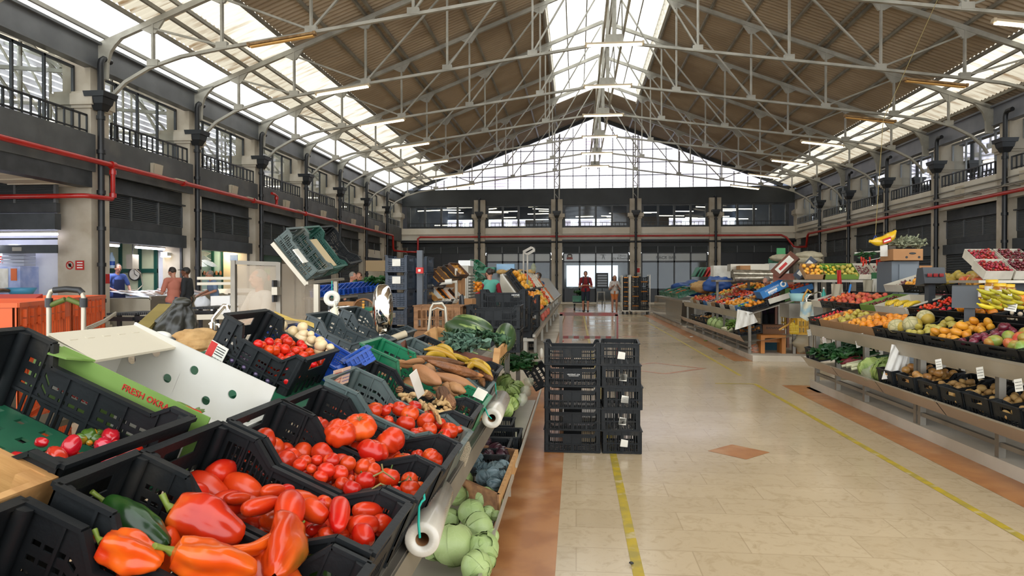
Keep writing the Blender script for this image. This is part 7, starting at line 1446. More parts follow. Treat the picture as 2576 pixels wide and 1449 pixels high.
L_=(atD(2253,578,9.0)-atD(2182,607,9.0)).length;banana_mb(L_,.062,1.3).ob('body',mat('inflatable_yellow','d0a81c','c49a14',s=3,r=.3,coat=.4,c3='6a5a14',s3=4,lo3=.64,hi3=.7),bn);MB().prism([(-.06,-.072,-.02),(.05,-.072,-.03),(.06,-.072,.03),(-.05,-.072,.035)],(0,.012,0)).ob('red_sticker',m_inkr,bn)
MB().prism([(-.045,-.074,-.005),(.045,-.074,-.01),(.045,-.074,.008),(-.045,-.074,.012)],(0,.003,0)).ob('white_stripe',m_inkw,bn)
string([atD(2195,606,9),atD(2202,592,9),atD(2209,604,9)],.006,'blue cord loop holding the inflatable banana',m_inkb);string([atD(2202,592,9),atD(2210,470,9.2),atD(2222,300,9.6),V((6.3,11.0,7.6))],.004,'long thin cord running up to the roof from the banana',m_twig)
card('white_card',[atD(2214,645,9.05),atD(2233,645,9.05),atD(2233,616,9.0),atD(2214,616,9.0)],'blank white card hanging under the inflatable banana',m_paper,0)
ga_=thing('pepper_garland','garland of red peppers and leaves strung above the back table','garland');MB().tube([atD(2150,637,9.6),atD(2200,634,9.5),atD(2245,629,9.4)],.012,8).ob('rod',m_paper,ga_)
MB().tube([atD(2165,660,9.5),atD(2210,650,9.4),atD(2245,638,9.3)],.006,6).ob('cord',m_paper,ga_)
b=MB();rr=random.Random(4)
for k in range(26):p=atD(2160+rr.random()*55,636+rr.random()*14,9.5);leaf(b,.09,.035,T(*p)@Euler((rr.uniform(-2,2),rr.uniform(-2,2),rr.uniform(-3,3))).to_matrix().to_4x4(),3,3,seed=k)
b.ob('leaves',m_leafd,ga_);b=MB()
for k in range(12):p=atD(2158+rr.random()*60,645+rr.random()*12,9.45);b.tube([p,p+V((.005,0,-.04)),p+V((0,0,-.08))],[.012,.012,.003],6)
b.ob('red_peppers',m_chil,ga_)
for k,(u0,v0,u1,v1,d,m,lab)in enumerate(((2313,668,2345,684,11,m_card,'brown carton on the green box behind the grey cabinet'),(2313,684,2343,700,11,m_cgrn,'dark green box behind the grey cabinet'),(2312,698,2355,712,10.6,m_wood,'pale wooden tray behind the grey cabinet'),(2356,714,2408,724,9.2,m_cgrn,'green crate behind the market scale'),(2373,723,2410,745,8.2,mat('carton_pink','c4606c','d8c4b8',s=6,r=.6),'pink and white carton behind the market scale'),(2217,685,2240,718,10.2,m_cgrn,'green crate left of the grey cabinet'))):block('box',u0,v0,u1,v1,d,.35,m,lab,'box')
sto=thing('wooden_stool','orange-brown wooden stool at the end of the farther right stand','stool');x0,x1,y,z0,z1=bp(1914,848,1977,903,12.3);z1=.43
MB().box((x0,y,z1-.05),(x1,y+.3,z1)).ob('seat',mat('stool_wood','b0702c','a06224',s=3,r=.5,st=(1,6,1)),sto);MB().box((x0+.07,y+.12,z1-.14),(x1-.07,y+.18,z1-.05)).ob('stretcher',MC['stool_wood'],sto)
for x in(x0,x1-.07):MB().box((x,y,0),(x+.07,y+.3,z1-.05)).ob('side_leg',MC['stool_wood'],sto)
cbag=thing('carrot_bag','clear bag of carrots on the floor beside the wooden stool','bag');p=atZ(1901,902);p.y+=.1
MB(T(p.x,p.y,.14)).ball((0,0,0),(.1,.09,.14),lambda q,t,f:q*(1+.12*N3(q,3,4)),20,14).ob('bag',mat_mix('clear_bag','film','d8c8b0',.25,.15),cbag)
for k in range(16):F['carr'].put('carrot in the clear bag beside the stool',T(p.x+.04*cos(k*2.4),p.y+.03*sin(k*2.4),.04+.0135*k)@Rz(k*1.3)@Ry(PI/2-.2),'carrots in the clear bag','carrot')
x0,x1,y,z0,z1=bp(1919,818,1976,843,12.9);bb_=tag(MB().box((x0,y,z1-.2),(x1,y+.35,z1)).ob('banana_box',mat('box_brown','7a5234',r=.8)),'brown BANANAS carton behind the wooden stool','box');text('print_text','BANANAS',.065,m_ink,M(((1,0,0,(x0+x1)/2),(0,0,-1,y-.002),(0,1,0,z1-.055),(0,0,0,1))),bb_);MB().box((x1-.08,y-.003,z1-.09),(x1-.03,y,z1-.05)).ob('label',m_paper,bb_);tag(MB().box((x0,y+.02,.1),(x1,y+.33,z1-.2)).ob('box',mat('box_teal','2a5a6c',r=.7)),'blue carton underneath the BANANAS carton','box')
ych=thing('wooden_chair','brown wooden chair frame behind the BANANAS carton','chair');m_chr=mat('chair_brown','6a3a1e',r=.5)
for u,v in((1952,775),(1982,775)):q=atD(u,v,13.4);MB().bar((q.x,q.y,0),(q.x,q.y,q.z+.1),.045).ob('leg',m_chr,ych)
q=atD(1965,775,13.4);MB().box((q.x-.2,q.y,q.z),(q.x+.17,q.y+.3,q.z+.05)).ob('seat',m_chr,ych);tag(MB(T(q.x,q.y+.1,q.z+.08)).ball((0,0,0),(.18,.14,.035),lambda p,t,f:p*(1+.3*N3(p,3,1)),18,10).ob('cloth',mat('cloth_aqua','8fc0bc',r=.8)),'aqua cloth lying on the wooden chair','cloth')
yb=crate_proto('yellow_crate',m_cyel,.45,.3,.28,n=6,nw=4,prof=P_FLAT);yb.put('yellow plastic crate behind the BANANAS carton',T(*atD(1943,828,13.6))@T(-.1,0,0));yb.put('yellow plastic crate of lemons beside the clear sacks',T(*atD(2005,842,11.6)))
for k in range(14):F['lem'].put('yellow lemon in the net by the yellow crates',T(*atD(1990+(k%4)*5,835-(k//4)*6,11.5)),'lemons by the yellow crates','lemon',1.2)
tag(MB(T(*atZ(2030,862,.3))).ball((0,0,0),(.24,.22,.2),lambda p,t,f:p*(1+.3*N3(p,2.6,6)),26,16).ob('plastic_sack',mat_mix('sack_film','film','b5a98c',.6,.25)),'clear plastic sack with brown carton on the floor by the right stand','sack');tag(MB().box(*[tuple(v)for v in(atZ(2005,890,.1),atZ(2005,890,.1)+V((.35,.3,.22)))]).ob('carton',m_card),'brown carton inside the clear plastic sack','carton')
snk=thing('sink_unit','grey steel sink unit between the two right stands','sink');x0,x1,y,z0,z1=bp(1985,765,2070,815,10.6);MB().box((x0,y,z1-.22),(x1,y+.5,z1)).ob('body',m_steeld,snk);MB().bar((x1-.05,y+.4,.1),(x1-.05,y+.4,z1-.2),.05).ob('leg',m_steeld,snk)
tap(2028,766,745,2066,735,10.5,'thin chrome tap over the sink between the right stands');string([atD(2018,765,10.4),atD(2022,745,10.4),atD(2032,728,10.4),atD(2040,735,10.4)],.014,'yellow hose curling behind the sink',mat('hose_yellow','b5852c',r=.4));string([atD(1960,830,11),atD(1985,815,11),atD(2000,788,10.8)],.016,'yellow hose running up from the floor by the chair',MC['hose_yellow'])
tag(MB(T(*atD(2030,772,10.3))).grid(lambda u,v:V((-.1+.2*u,-.02*sin(u*9+v*4),.08-.3*v*(1-.5*abs(u-.5)))),12,10).ob('cloth',mat('cloth_print','c9c2a8','8fa8b0',s=9,r=.8,c3='b5a040',s3=6)),'patterned cloth hanging over the sink edge','cloth')
tg=thing('spray_bottle','teal bottle standing by the tap','bottle',tuple(atD(2072,757,10.4)));MB().lathe([(.03,0),(.03,.12),(.012,.15),(.012,.18)],12,cap=True).ob('bottle',mat('bottle_teal','0f8a7a',r=.3),tg);MB().lathe([(.014,.18),(.014,.21)],10,cap=True).ob('cap',m_paper,tg)
tag(MB().lathe([(.12,0),(.16,.12),(.15,.12),(.11,.01),(0,.01)],20).ob('basin',mat('basin_aqua','8fb8b5',r=.4),loc=tuple(atD(2010,757,11))),'pale aqua basin behind the sink','basin');block('green_bin',1975,725,1998,768,12.4,.3,mat('bin_green','4f7a2c',r=.5),'green bin behind the farther right stand','bin')
ph=block('pork_poster',1945,688,1998,760,13.2,.02,mat('poster_pink','8a4a3a','b5806c',s=1.5,r=.5),'large faded pink photo poster behind the grey haired person','poster')
for k,(u,v,d,m,lab)in enumerate(((2110,700,10,m_inkr,'red card box hanging under the back table'),(2105,735,9.9,mat('bag_beige','a39a84',r=.8),'beige cloth bag hanging under the back table'),(2185,725,9.8,MC['bag_beige'],'beige apron hanging at the end of the back table'),(2208,722,9.8,m_paper,'white mop cloth on the post beside the back table'))):a=atD(u,v,d);tag(MB(T(*a)).grid(lambda s,t,k=k:V((-.03+.07*s if k==0 else-.08+.17*s,-.02*sin(s*11+t*3),.12-.3*t)),10,8).ob('hanging_cloth',m),lab,'cloth')
tag(MB().bar(atD(2132,755,9.7),atD(2140,715,9.7),.02).ob('blue_stick',mat('stick_blue','2a7ac4',r=.4)),'blue broom stick leaning under the back table','stick')
for k,(u,v,m,lab)in enumerate(((1775,857,m_let,'squashed green leaf on the orange floor border'),(1812,877,m_leafd,'small leaf scrap on the orange floor border'),(1740,847,m_paper,'crumb of white paper on the orange floor border'),(1588,1416,m_ink,'dark scrap on the yellow floor line'),(1415,858,m_inkr,'red scrap on the orange floor border by the left stall'))):tag(MB(T(*atZ(u,v,.012))).ball((0,0,0),(.05,.025,.012)if k<3 else(.012,.008,.006)if k==3 else(.03,.04,.012),lambda p,t,f,k=k:p*(1+.4*N3(p,2,k)),12,8).ob('floor_scrap',m),lab,'scrap')
s3=thing('display_stand','white steel fruit stand farther down the left side of the aisle','stand');m_wst=mat('white_steel','a9a59a',r=.35,m=.3)
dF=lambda s,y,h=0:(lambda m:m)(deckm(s,y,h,0,(-.60,0,.88),math.radians(54)))
MB().bar((-.60,10,.88),(-.60,27,.88),.04,.05).ob('front_rail',m_wst,s3);MB(dF(0,0,-.02)).box((0,-27,-.02),(.8,-10,0)).ob('deck',m_wst,s3);MB().bar((-.62,10,.60),(-.62,27,.60),.04,.04).ob('lower_rail',m_wst,s3);MB().box((-1.6,10,.52),(-.62,27,.56)).ob('lower_shelf',m_wst,s3)
for y in(10.05,12.5,15,17.5,20,22.5,25,27):MB().bar((-.75,y,0),(-.75,y,.86),.05).ob('leg',m_wst,s3)
struct(MB().box((-1.8,9.6,0),(-.45,28,.1)).ob('trim_63',m_conc))
kd_=[('b',('oran','nect'),'nectarines and oranges','orange fruit on the far left stand|red nectarine on the far left stand'),('b','mangy','yellow fruit','yellow mango on the far left stand'),(0,'pear','yellow pears','yellow pear on the far left stand'),('b','nect','red fruit','red nectarine on the far left stand'),(0,'cherr','cherries','red cherry on the far left stand'),(0,'mush','pale mushrooms','pale mushroom on the far left stand'),(1,'carr','asparagus and roots','carrot on the far left stand')]
y=10.55
for i in range(11):
 for rw in range(2):
  k,f,nm,gl_=kd_[(i//2+rw)%7 if i<10 else 6];w_=.46 if i<8 else.9
  bay(.02+rw*.4,y,w_,k,f,12,'crate of %s on the far left stand, %s %s'%(nm,places[i],('below','above')[rw]),gl_,l=.37,deck=lambda s,yy,h:dF(s,yy,h),seed=400+i*2+rw,hh=.16,tries=6,h=.01)
 y+=w_+.04
lob=crate_proto('black_crate',m_cblk,.4,.3,.16,n=8,nw=5,prof=P_FLAT)
for k,yy in enumerate((10.1,10.9,11.7)):
 lob.put('black crate on the lower shelf of the far left stand, %s'%places[k],T(-1.05,yy,.565));pile(T(-1.05,yy,.565),.4,.3,.1,.22,[(F['oran']if k==0 else F['yon'],.036)],16,['orange on the lower shelf of the far left stand','onion on the lower shelf of the far left stand'][k>0],'lower far left %d'%(k>0),seed=k+500)
for k in range(3):tag(MB(T(-.62,12.6+1.2*k,.75)).ball((0,0,0),(.04,.05,.08),lambda p,t,f,k=k:p*(1+.25*N3(p,3,k)),14,10).ob('net_bag',mat('net_pink',('c46a5a','c9c4b8','b8402c')[k]if False else 'b8604c',r=.6,rnd=.1)),'reddish net bag hanging on the far left stand, %s'%places[k],'net bag')
lf=thing('light_frame','tall silver frame rising behind the black crate stacks','frame');D=11
for u in(1317,1327):q=atD(u,636,D);MB().bar((q.x,q.y,.1),(q.x,q.y,q.z),.024).ob('upright',m_steeld,lf)
MB().bar(atD(1316,634,D),atD(1338,622,D),.04).bar(atD(1338,622,D),atD(1345,629,D),.03).bar(atD(1345,629,D),atD(1326,640,D),.04).bar(atD(1326,640,D),atD(1316,634,D),.03).ob('top_frame',m_steeld,lf)
hb2=tag(MB(T(*atD(1342,676,11))).ball((0,0,.02),(.045,.04,.055),lambda p,t,f:V((p.x*(1-.4*max(0,p.z)),p.y*(1-.4*max(0,p.z)),p.z*1.3)),14,10).ob('net_bag',mat_mix('net_film','film','8a8f70',.45,.3)),'clear hanging bag of herbs beside the tall silver frame','bag')
cb3=thing('steel_counter','steel sided counter with loaves behind the teal vest woman','counter');x0,x1,y,z0,z1=bp(1258,690,1352,745,16);MB().box((x0,y,0),(x1,y+.6,z1)).ob('body',m_steel,cb3)
for k in range(4):tag(MB(T(*atD(1262+24*k,684,16.2))).ball((0,0,0),(.13,.1,.06),knob(.1,3,k),16,8).ob('bread_basket',mat('straw_basket','9c7a44','b5925a',s=20,r=.8)),'straw basket on the steel counter, %s from the left'%['first','second','third','fourth'][k],'basket')
block('blue_carton',1249,664,1294,684,17.2,.3,mat('carton_sky','7fa5c4','94b4cc',s=2,r=.5),'sky blue carton standing behind the straw baskets','carton');block('green_crate',1199,672,1244,687,17,.4,m_cgrn,'bright green crate above the teal vest woman','crate')
for k in range(2):gck.put('green crate tilted beside the tall beige cabinet, %s'%('upper','lower')[k],T(*atD(1176,664+30*k,12.5))@Rz(-.4)@Ry(.6)@M.Diagonal((.34,.7,.5,1)))
pile(T(*atD(1186,735,12.3)),.18,.3,.0,.2,[(orf,.04)],14,'orange beside the tall beige cabinet','oranges beside the beige cabinet',seed=77)
block('dark_shelf',1188,740,1225,790,12.0,.5,m_ink,'dark shelf unit beside the tall beige cabinet','shelf',z0=0)
dsc=thing('dial_scale','chrome dial scale on the counter beside the tall silver frame','scale',mw=T(*atD(1303,700,12.6)));MB().ball((0,0,0),(.05,.09,.1),None,18,12).ob('dial_case',m_chrome,dsc);MB().tube([(0,0,-.1),(0,0,-.3)],.03,10).ob('pedestal',m_chrome,dsc)
tbl=thing('punnet_table','long table of blue punnets at the left middle','table');a,b_=atD(790,752,13.5),atD(945,735,14.5);MB().bar(a,b_,.9,.04).ob('top',m_steeld,tbl)
for t_ in(.05,.35,.65,.95):q=a.lerp(b_,t_);MB().bar((q.x,q.y-.4,0),(q.x,q.y-.4,q.z),.05).ob('leg',m_dark,tbl)
blp=crate_proto('blue_punnet',m_cblue,.2,.4,.12,n=3,nw=4,prof=P_FLAT)
for k in range(13):q=a.lerp(b_,(k+.3)/13.5);blp.put('blue punnet of small goods on the long table',T(q.x,q.y-.25,q.z+.03)@Rx(.3),'blue punnets on the long table','punnet')
for k in range(10):q=a.lerp(b_,(k+.5)/13.5*1.2);F['tom'].put('red tomato heaped between the blue punnets',T(q.x,q.y+.1,q.z+.12),'tomatoes on the punnet table','tomato')
hb4=bunch('leafy_heap',m_leafd,20,.3,.2,55,spread=3.1,ruf=.6,cat='greens')
for k in range(3):hb4 .put('dark leafy greens at the right end of the punnet table',T(*atD(925+12*k,722,14.5))@Rz(k),'greens on the punnet table','greens')
for k,(u0,v0,u1,v1,d,m,lab)in enumerate(((868,775,905,795,6.5,m_cgrn,'green crate behind the brown wheel, left'),(905,775,940,795,6.6,m_cgrn,'green crate behind the brown wheel, right'),(850,760,890,774,9.5,m_card,'brown carton of fruit under the punnet table'),(900,740,940,758,12,m_ink,'dark box under the punnet table'),(920,655,978,682,24,mat('buff_panel','a08a68',r=.7),'buff panel on the far left wall'),)):block('box',u0,v0,u1,v1,d,.35,m,lab,'box')
m_skin=mat('skin_light','b8836a','ab7660',s=9,r=.5);m_skind=mat('skin_brown','7a4e38',r=.5)
m_hairb=mat('hair_dark','241a14','30241a',s=30,r=.5,st=(4,4,.5));m_hairg=mat('hair_grey','8a867e','6e6a62',s=30,r=.6,st=(4,4,.5));m_hairbr=mat('hair_brown','4a3222',r=.5)
def cap(mb,p,q,r1,r2):mb.tube([p,V(p).lerp(V(q),.5),q],[r1,(r1+r2)/2,r2],12);mb.ball(p,r1,None,12,8);mb.ball(q,r2,None,12,8)
def hand(mb,w,d,up,s=1,close=.5):
 """palm and five bent fingers reaching along d from wrist w"""
 d=V(d).normalized();up=V(up);side=d.cross(up).normalized();up=side.cross(d);p=V(w)+d*.045
 for k in(-1,0,1):cap(mb,V(w)+side*.012*k,p+d*.025+side*.024*k,.016,.016)
 for k,l in enumerate((.068,.076,.071,.056)):
  a=p+d*.035+side*(.032-.021*k);m_=a+d*l*.5-up*l*.2*close;e=m_+d*l*.35-up*l*.5*close;cap(mb,a,m_,.0105,.010);cap(mb,m_,e,.010,.008)
 a=V(w)+d*.02+side*.026*s;m_=a+d*.035+side*.028*s;cap(mb,a,m_,.014,.011);cap(mb,m_,m_+d*.028-up*.008,.011,.009)
def person(label,loc,yaw,H,arms,skin=m_skin,shirt='8a2020',pants='1c2430',hair=m_hairb,sleeve='short',legs='long',long_hair=False,bun=False,stride=0,lean=0,headt=(0,0),shoes='2a2420',female=False,extra=None,capm=None,seat=False,bald=False):
 t=thing('person',label,'person',mw=T(*loc)@Rz(yaw));s=H/1.75;t.scale=(s,s,s)
 B=MB();sw=.165 if female else.185;hp=V((0,0,.93));ln=V((0,sin(lean),cos(lean)))
 ch=hp+ln*.36;nk=hp+ln*.57;sh=[hp+ln*.5+V((x,0,0))for x in(-sw,sw)];hd=nk+V((0,.035+headt[0]*.06,.145-abs(headt[0])*.02))
 foot=[V((-.1,.0+stride,.07)),V((.1,-stride,.07))];knee=[V((-.1,.04+stride*.6,.5)),V((.1,.04-stride*.2,.5))]
 if seat:knee=[V((-.12,.42,.5)),V((.12,.42,.5))];foot=[V((-.12,.42,.07)),V((.12,.42,.07))];hp=V((0,0,.55));off=V((0,0,-.38));ch,nk,hd=ch+off,nk+off,hd+off;sh=[x+off for x in sh];arms=[(V(a)+off,V(b)+off,c)for a,b,c in arms]
 def torso(mb,g):
  for x,y_,z,r in((-.075,0,0,.115),(.075,0,0,.115)):mb.ball(hp+V((x,y_,z+.02)),r+g,None,16,10)
  wv=.105 if female else.125
  mb.ball(hp.lerp(ch,.5),(wv+.02+g,.1+g,.2),None,18,12);mb.ball(ch+V((0,.005,.02)),(.155+g-(.02 if female else 0),.112+g,.19),None,18,12)
  if female:
   for x in(-.07,.07):mb.ball(ch+V((x,.085,.0)),.06+g,None,12,8)
  cap(mb,sh[0]+V((.03,0,0)),sh[1]-V((.03,0,0)),.062+g,.062+g)
 torso(B,0);cap(B,nk-V((0,0,.06)),nk+V((0,.02,.07)),.055,.05)
 for i in(0,1):
  e,w_,dd=arms[i];cap(B,sh[i],e,.05,.04);cap(B,e,w_,.04,.027);hand(B,w_,V(w_)-V(e)if dd is None else dd,(0,0,1),1 if i==0 else-1)
  cap(B,hp+V((-.09 if i==0 else.09,0,0)),knee[i],.085,.058);cap(B,knee[i],foot[i]+V((0,0,.02)),.056,.036);cap(B,foot[i],foot[i]+V((0,.13,-.025)),.038,.03)
 hr=M.Rotation(headt[1],3,'Z')@M.Rotation(-headt[0],3,'X');hP=lambda x,y_,z:hd+hr@V((x,y_,z))
 B.ball(hd,(.074,.094,.108),lambda p,t_,f:V((p.x*(1-.22*max(0,-p.z)),p.y,p.z)),22,16,hr);B.ball(hP(0,.03,-.07),(.05,.055,.045),None,14,10,hr);cap(B,hP(0,.09,.015),hP(0,.108,-.02),.011,.015);B.ball(hP(0,.082,.03),(.05,.018,.012),None,12,8,hr)
 B.ball(hP(0,.085,-.055),(.024,.012,.008),None,10,6,hr)
 for x in(-.075,.075):B.ball(hP(x,-.005,-.01),(.012,.022,.032),None,8,8,hr)
 link('body',remesh(B,.0085,'body',skin,4),t)
 E=MB()
 for x in(-.03,.03):E.ball(hP(x,.084,.012),(.011,.008,.007),None,8,6,hr)
 E.ball(hP(0,.0955,-.055),(.022,.004,.004),None,8,6,hr);E.ob('eyes_and_mouth',mat('eye_dark','3a2420',r=.4),t)
 S=MB();torso(S,.014)
 for i in(0,1):
  e,w_,dd=arms[i];k=V(sh[i]).lerp(V(e),.75);cap(S,sh[i],k if sleeve=='short' else e,.064,.058 if sleeve=='short' else.052)
  if sleeve=='long':cap(S,e,V(e).lerp(V(w_),.9),.052,.038)
 link('shirt',remesh(S,.010,'shirt',mat('cloth_'+shirt,shirt,r=.85,b=.2,bs=25,s=6),4),t)
 Pn=MB();Pn.ball(hp+V((0,0,.03)),(.165,.128,.12),None,18,10)
 for i in(0,1):
  k=knee[i]+V((0,0,.04))if legs!='mini' else V(hp).lerp(knee[i],.62);cap(Pn,hp+V((-.09 if i==0 else.09,0,-.02)),k,.104,.082)
  if legs=='long':cap(Pn,knee[i],foot[i]+V((0,0,.05)),.075,.058)
 link('trousers',remesh(Pn,.011,'trousers',mat('cloth_'+pants,pants,r=.85,b=.2,bs=25,s=6),4),t)
 for i in(0,1):Sh=MB();cap(Sh,foot[i]+V((0,-.035,-.02)),foot[i]+V((0,.15,-.03)),.048,.04);link('shoe',remesh(Sh,.010,'shoe',mat('shoe_'+shoes,shoes,r=.6),2),t)
 if not bald:
  Hh=MB();Hh.ball(hP(0,-.018,.028),(.082,.096,.096),lambda p,t_,f:V((p.x,p.y if p.z>-.2 or p.y<0 else p.y*.4,p.z*(1 if p.y<.35 else.7 if p.z>0 else.1)))*(1+.06*N3(p,4,3)),22,16,hr)
  if long_hair:
   for x in(-.055,0,.055):cap(Hh,hP(x,-.06,.02),hP(x*1.2,-.055,-.2),.045,.03)
  if bun:Hh.ball(hP(.02,-.12,.03),(.05,.05,.05),None,12,8)
  Hh.ob('hair',hair,t)
 if capm:
  K=MB();K.ball(hP(0,-.01,.045),(.086,.102,.078),lambda p,t_,f:V((p.x,p.y,max(p.z,-.1))),20,12,hr);K.prism([hP(-.065,.07,.045),hP(-.05,.17,.035),hP(.05,.17,.035),hP(.065,.07,.045)],(0,0,.012));K.ob('cap',capm,t)
 if extra:extra(t,dict(hp=hp,ch=ch,nk=nk,hd=hd,hP=hP))
 return t
def arm(e1,w1,e2,w2,d1=None,d2=None):return[(V(e1),V(w1),d1),(V(e2),V(w2),d2)]
def straps(t,j):
 b=MB()
 for x in(-.1,.1):b.tube([j['ch']+V((x,-.1,.2)),j['ch']+V((x,.02,.245)),j['ch']+V((x,.125,.12)),j['ch']+V((x*1.15,.13,-.05)),j['ch']+V((x*1.5,.03,-.14))],.022,6,sq=.4)
 b.ob('backpack_straps',mat('strap_grey','2f3236',r=.7),t);b=MB();b.ball(j['ch']+V((0,-.19,.03)),(.15,.09,.22),None,14,10);b.ob('backpack',MC['strap_grey'],t)
hold=lambda z=1.13,y_=.26:arm((-.27,.06,z-.04),(-.07,y_,z+.04),(.27,.06,z-.04),(.07,y_,z+.03),(1,.15,-.1),(-1,.15,-.1))
p=atZ(1473,785);person('man in a dark red t-shirt and navy shorts walking towards the camera',(p.x,p.y,0),PI,1.86,hold(),shirt='7a1c22',pants='1a2230',legs='shorts',stride=.1,headt=(.35,0),shoes='3a2c24',extra=straps)
def phone(t,j):MB().box((-.16,.27,1.2),(-.12,.29,1.32)).ob('black_phone',m_ink,t);MB().box((.06,.27,1.22),(.12,.29,1.27)).ob('sunglasses',m_ink,t)
p=atZ(1546,786);person('woman in a white t-shirt and orange shorts walking towards the camera',(p.x,p.y,0),PI,1.66,arm((-.25,.06,1.1),(-.14,.26,1.24),(.25,.06,1.1),(.09,.26,1.22),(.3,.2,.8),(-.4,.2,.7)),shirt='c9c2bc',pants='c4713c',hair=m_hairbr,legs='mini',long_hair=True,female=True,stride=-.08,shoes='a06a54',extra=phone)
def apron(t,j):
 b=MB();b.grid(lambda u,v:V((-.13-.05*v+(.26+.1*v)*u,.155+.02*cos((u-.5)*3)+.02*v+.07*(1-v)*.6,1.34-.7*v)),10,12);b.ob('apron',mat('apron_navy','24305c',r=.7),t)
 MB().tube([V((-.12,.17,1.33)),V((-.06,.06,1.5)),V((0,-.06,1.52)),V((.06,.06,1.5)),V((.12,.17,1.33))],.007,6).ob('apron_strap',MC['apron_navy'],t)
person('fishmonger in a blue t-shirt and navy apron leaning over the fish counter',(-12.15,17.0,.1),-PI/2-.45,1.76,arm((-.3,.1,1.17),(-.2,.36,1.0),(.3,.12,1.14),(.15,.42,1.02),(.3,.8,-.4),(-.3,.9,-.2)),shirt='4f66b0',pants='24305c',hair=m_hairb,lean=.16,headt=(.3,-.2),extra=apron)
person('customer in a salmon pink t-shirt at the fish counter, seen from behind',(-9.75,15.75,0),PI/2+.1-.55,1.74,arm((-.27,.05,1.12),(-.2,.32,1.15),(.27,.05,1.12),(.12,.33,1.13),None,None),shirt='b5705f',pants='3a4a62',hair=m_hairb,headt=(.4,.3))
person('customer in a black cap and dark long sleeved top at the fish counter',(-9.62,16.1,0),PI/2+.15,1.74,arm((-.26,-.02,1.12),(-.24,.12,.88),(.26,-.02,1.12),(.24,.1,.88)),skin=m_skind,shirt='24272b',pants='6a4e3a',hair=m_hairb,sleeve='long',capm=m_ink,headt=(-.05,.15))
sit=arm((-.26,.1,1.2),(-.2,.36,1.1),(.26,.1,1.2),(.2,.36,1.1))
q=atD(543,693,18.0);person('grey haired person in a blue shirt bending behind the second fish counter',(q.x,q.y,0),2.4,1.69,sit,shirt='6a7f9c',pants='2c3038',hair=m_hairg,headt=(.3,0),lean=.2)
q=atD(884,697,15.8);person('grey haired person in a black jumper at the punnet table',(q.x,q.y,0),-PI/2-.3,1.61,sit,shirt='1a1c20',pants='22252a',hair=m_hairg,sleeve='long',headt=(.25,0))
q=atD(906,695,16.6);person('brown haired person in a grey vest at the punnet table',(q.x,q.y,0),PI-.2,1.62,sit,shirt='6e6c66',pants='22252a',hair=m_hairbr,headt=(.35,.3))
q=atD(1232,688,15.0);person('woman in a teal vest with red sleeves seen from behind the black crates',(q.x,q.y,0),.35,1.68,arm((-.28,.08,1.14),(-.26,.3,1.1),(.28,.08,1.14),(.26,.3,1.1)),shirt='5fa897',pants='22252a',hair=m_hairb,bun=True,female=True,headt=(.15,.5),extra=lambda t,j:[link('red_sleeve',(lambda b:(cap(b,V((x*.172,0,1.40)),V((x*.27,.075,1.15)),.066,.056),cap(b,V((x*.27,.075,1.15)),V((x*.26,.28,1.1)),.056,.04),remesh(b,.012,'red_sleeve',mat('sleeve_red','9c1f30',r=.8),3))[-1])(MB()),t)for x in(-1,1)])
q=atD(1356,696,19);person('dark haired man half hidden behind the far left fruit stand',(q.x,q.y,0),2.2,1.64,sit,skin=m_skind,shirt='2f4a6a',pants='22252a')
q=atD(1938,716,13.6);gl_=person('grey haired person with glasses bending behind the farther right stand',(q.x,q.y,0),2.3,1.5,sit,shirt='3a2a44',pants='22252a',hair=m_hairg,headt=(.5,0),lean=.15,extra=lambda t,j:MB().tube([j['hP'](-.06,.1,.015),j['hP'](-.03,.112,.01),j['hP'](0,.11,.018),j['hP'](.03,.112,.01),j['hP'](.06,.1,.015)],.005,6).ob('glasses',m_ink,t))
q=atD(655,712,7.4);person('person in a white top blurred behind the hazy acrylic screen',(q.x,q.y,0),PI*.8,1.52,sit,shirt='c4beb4',pants='b5b0a6',hair=m_hairg,capm=None)
m_nb=mat('neighbour_wall','bdb5a8',r=.8)
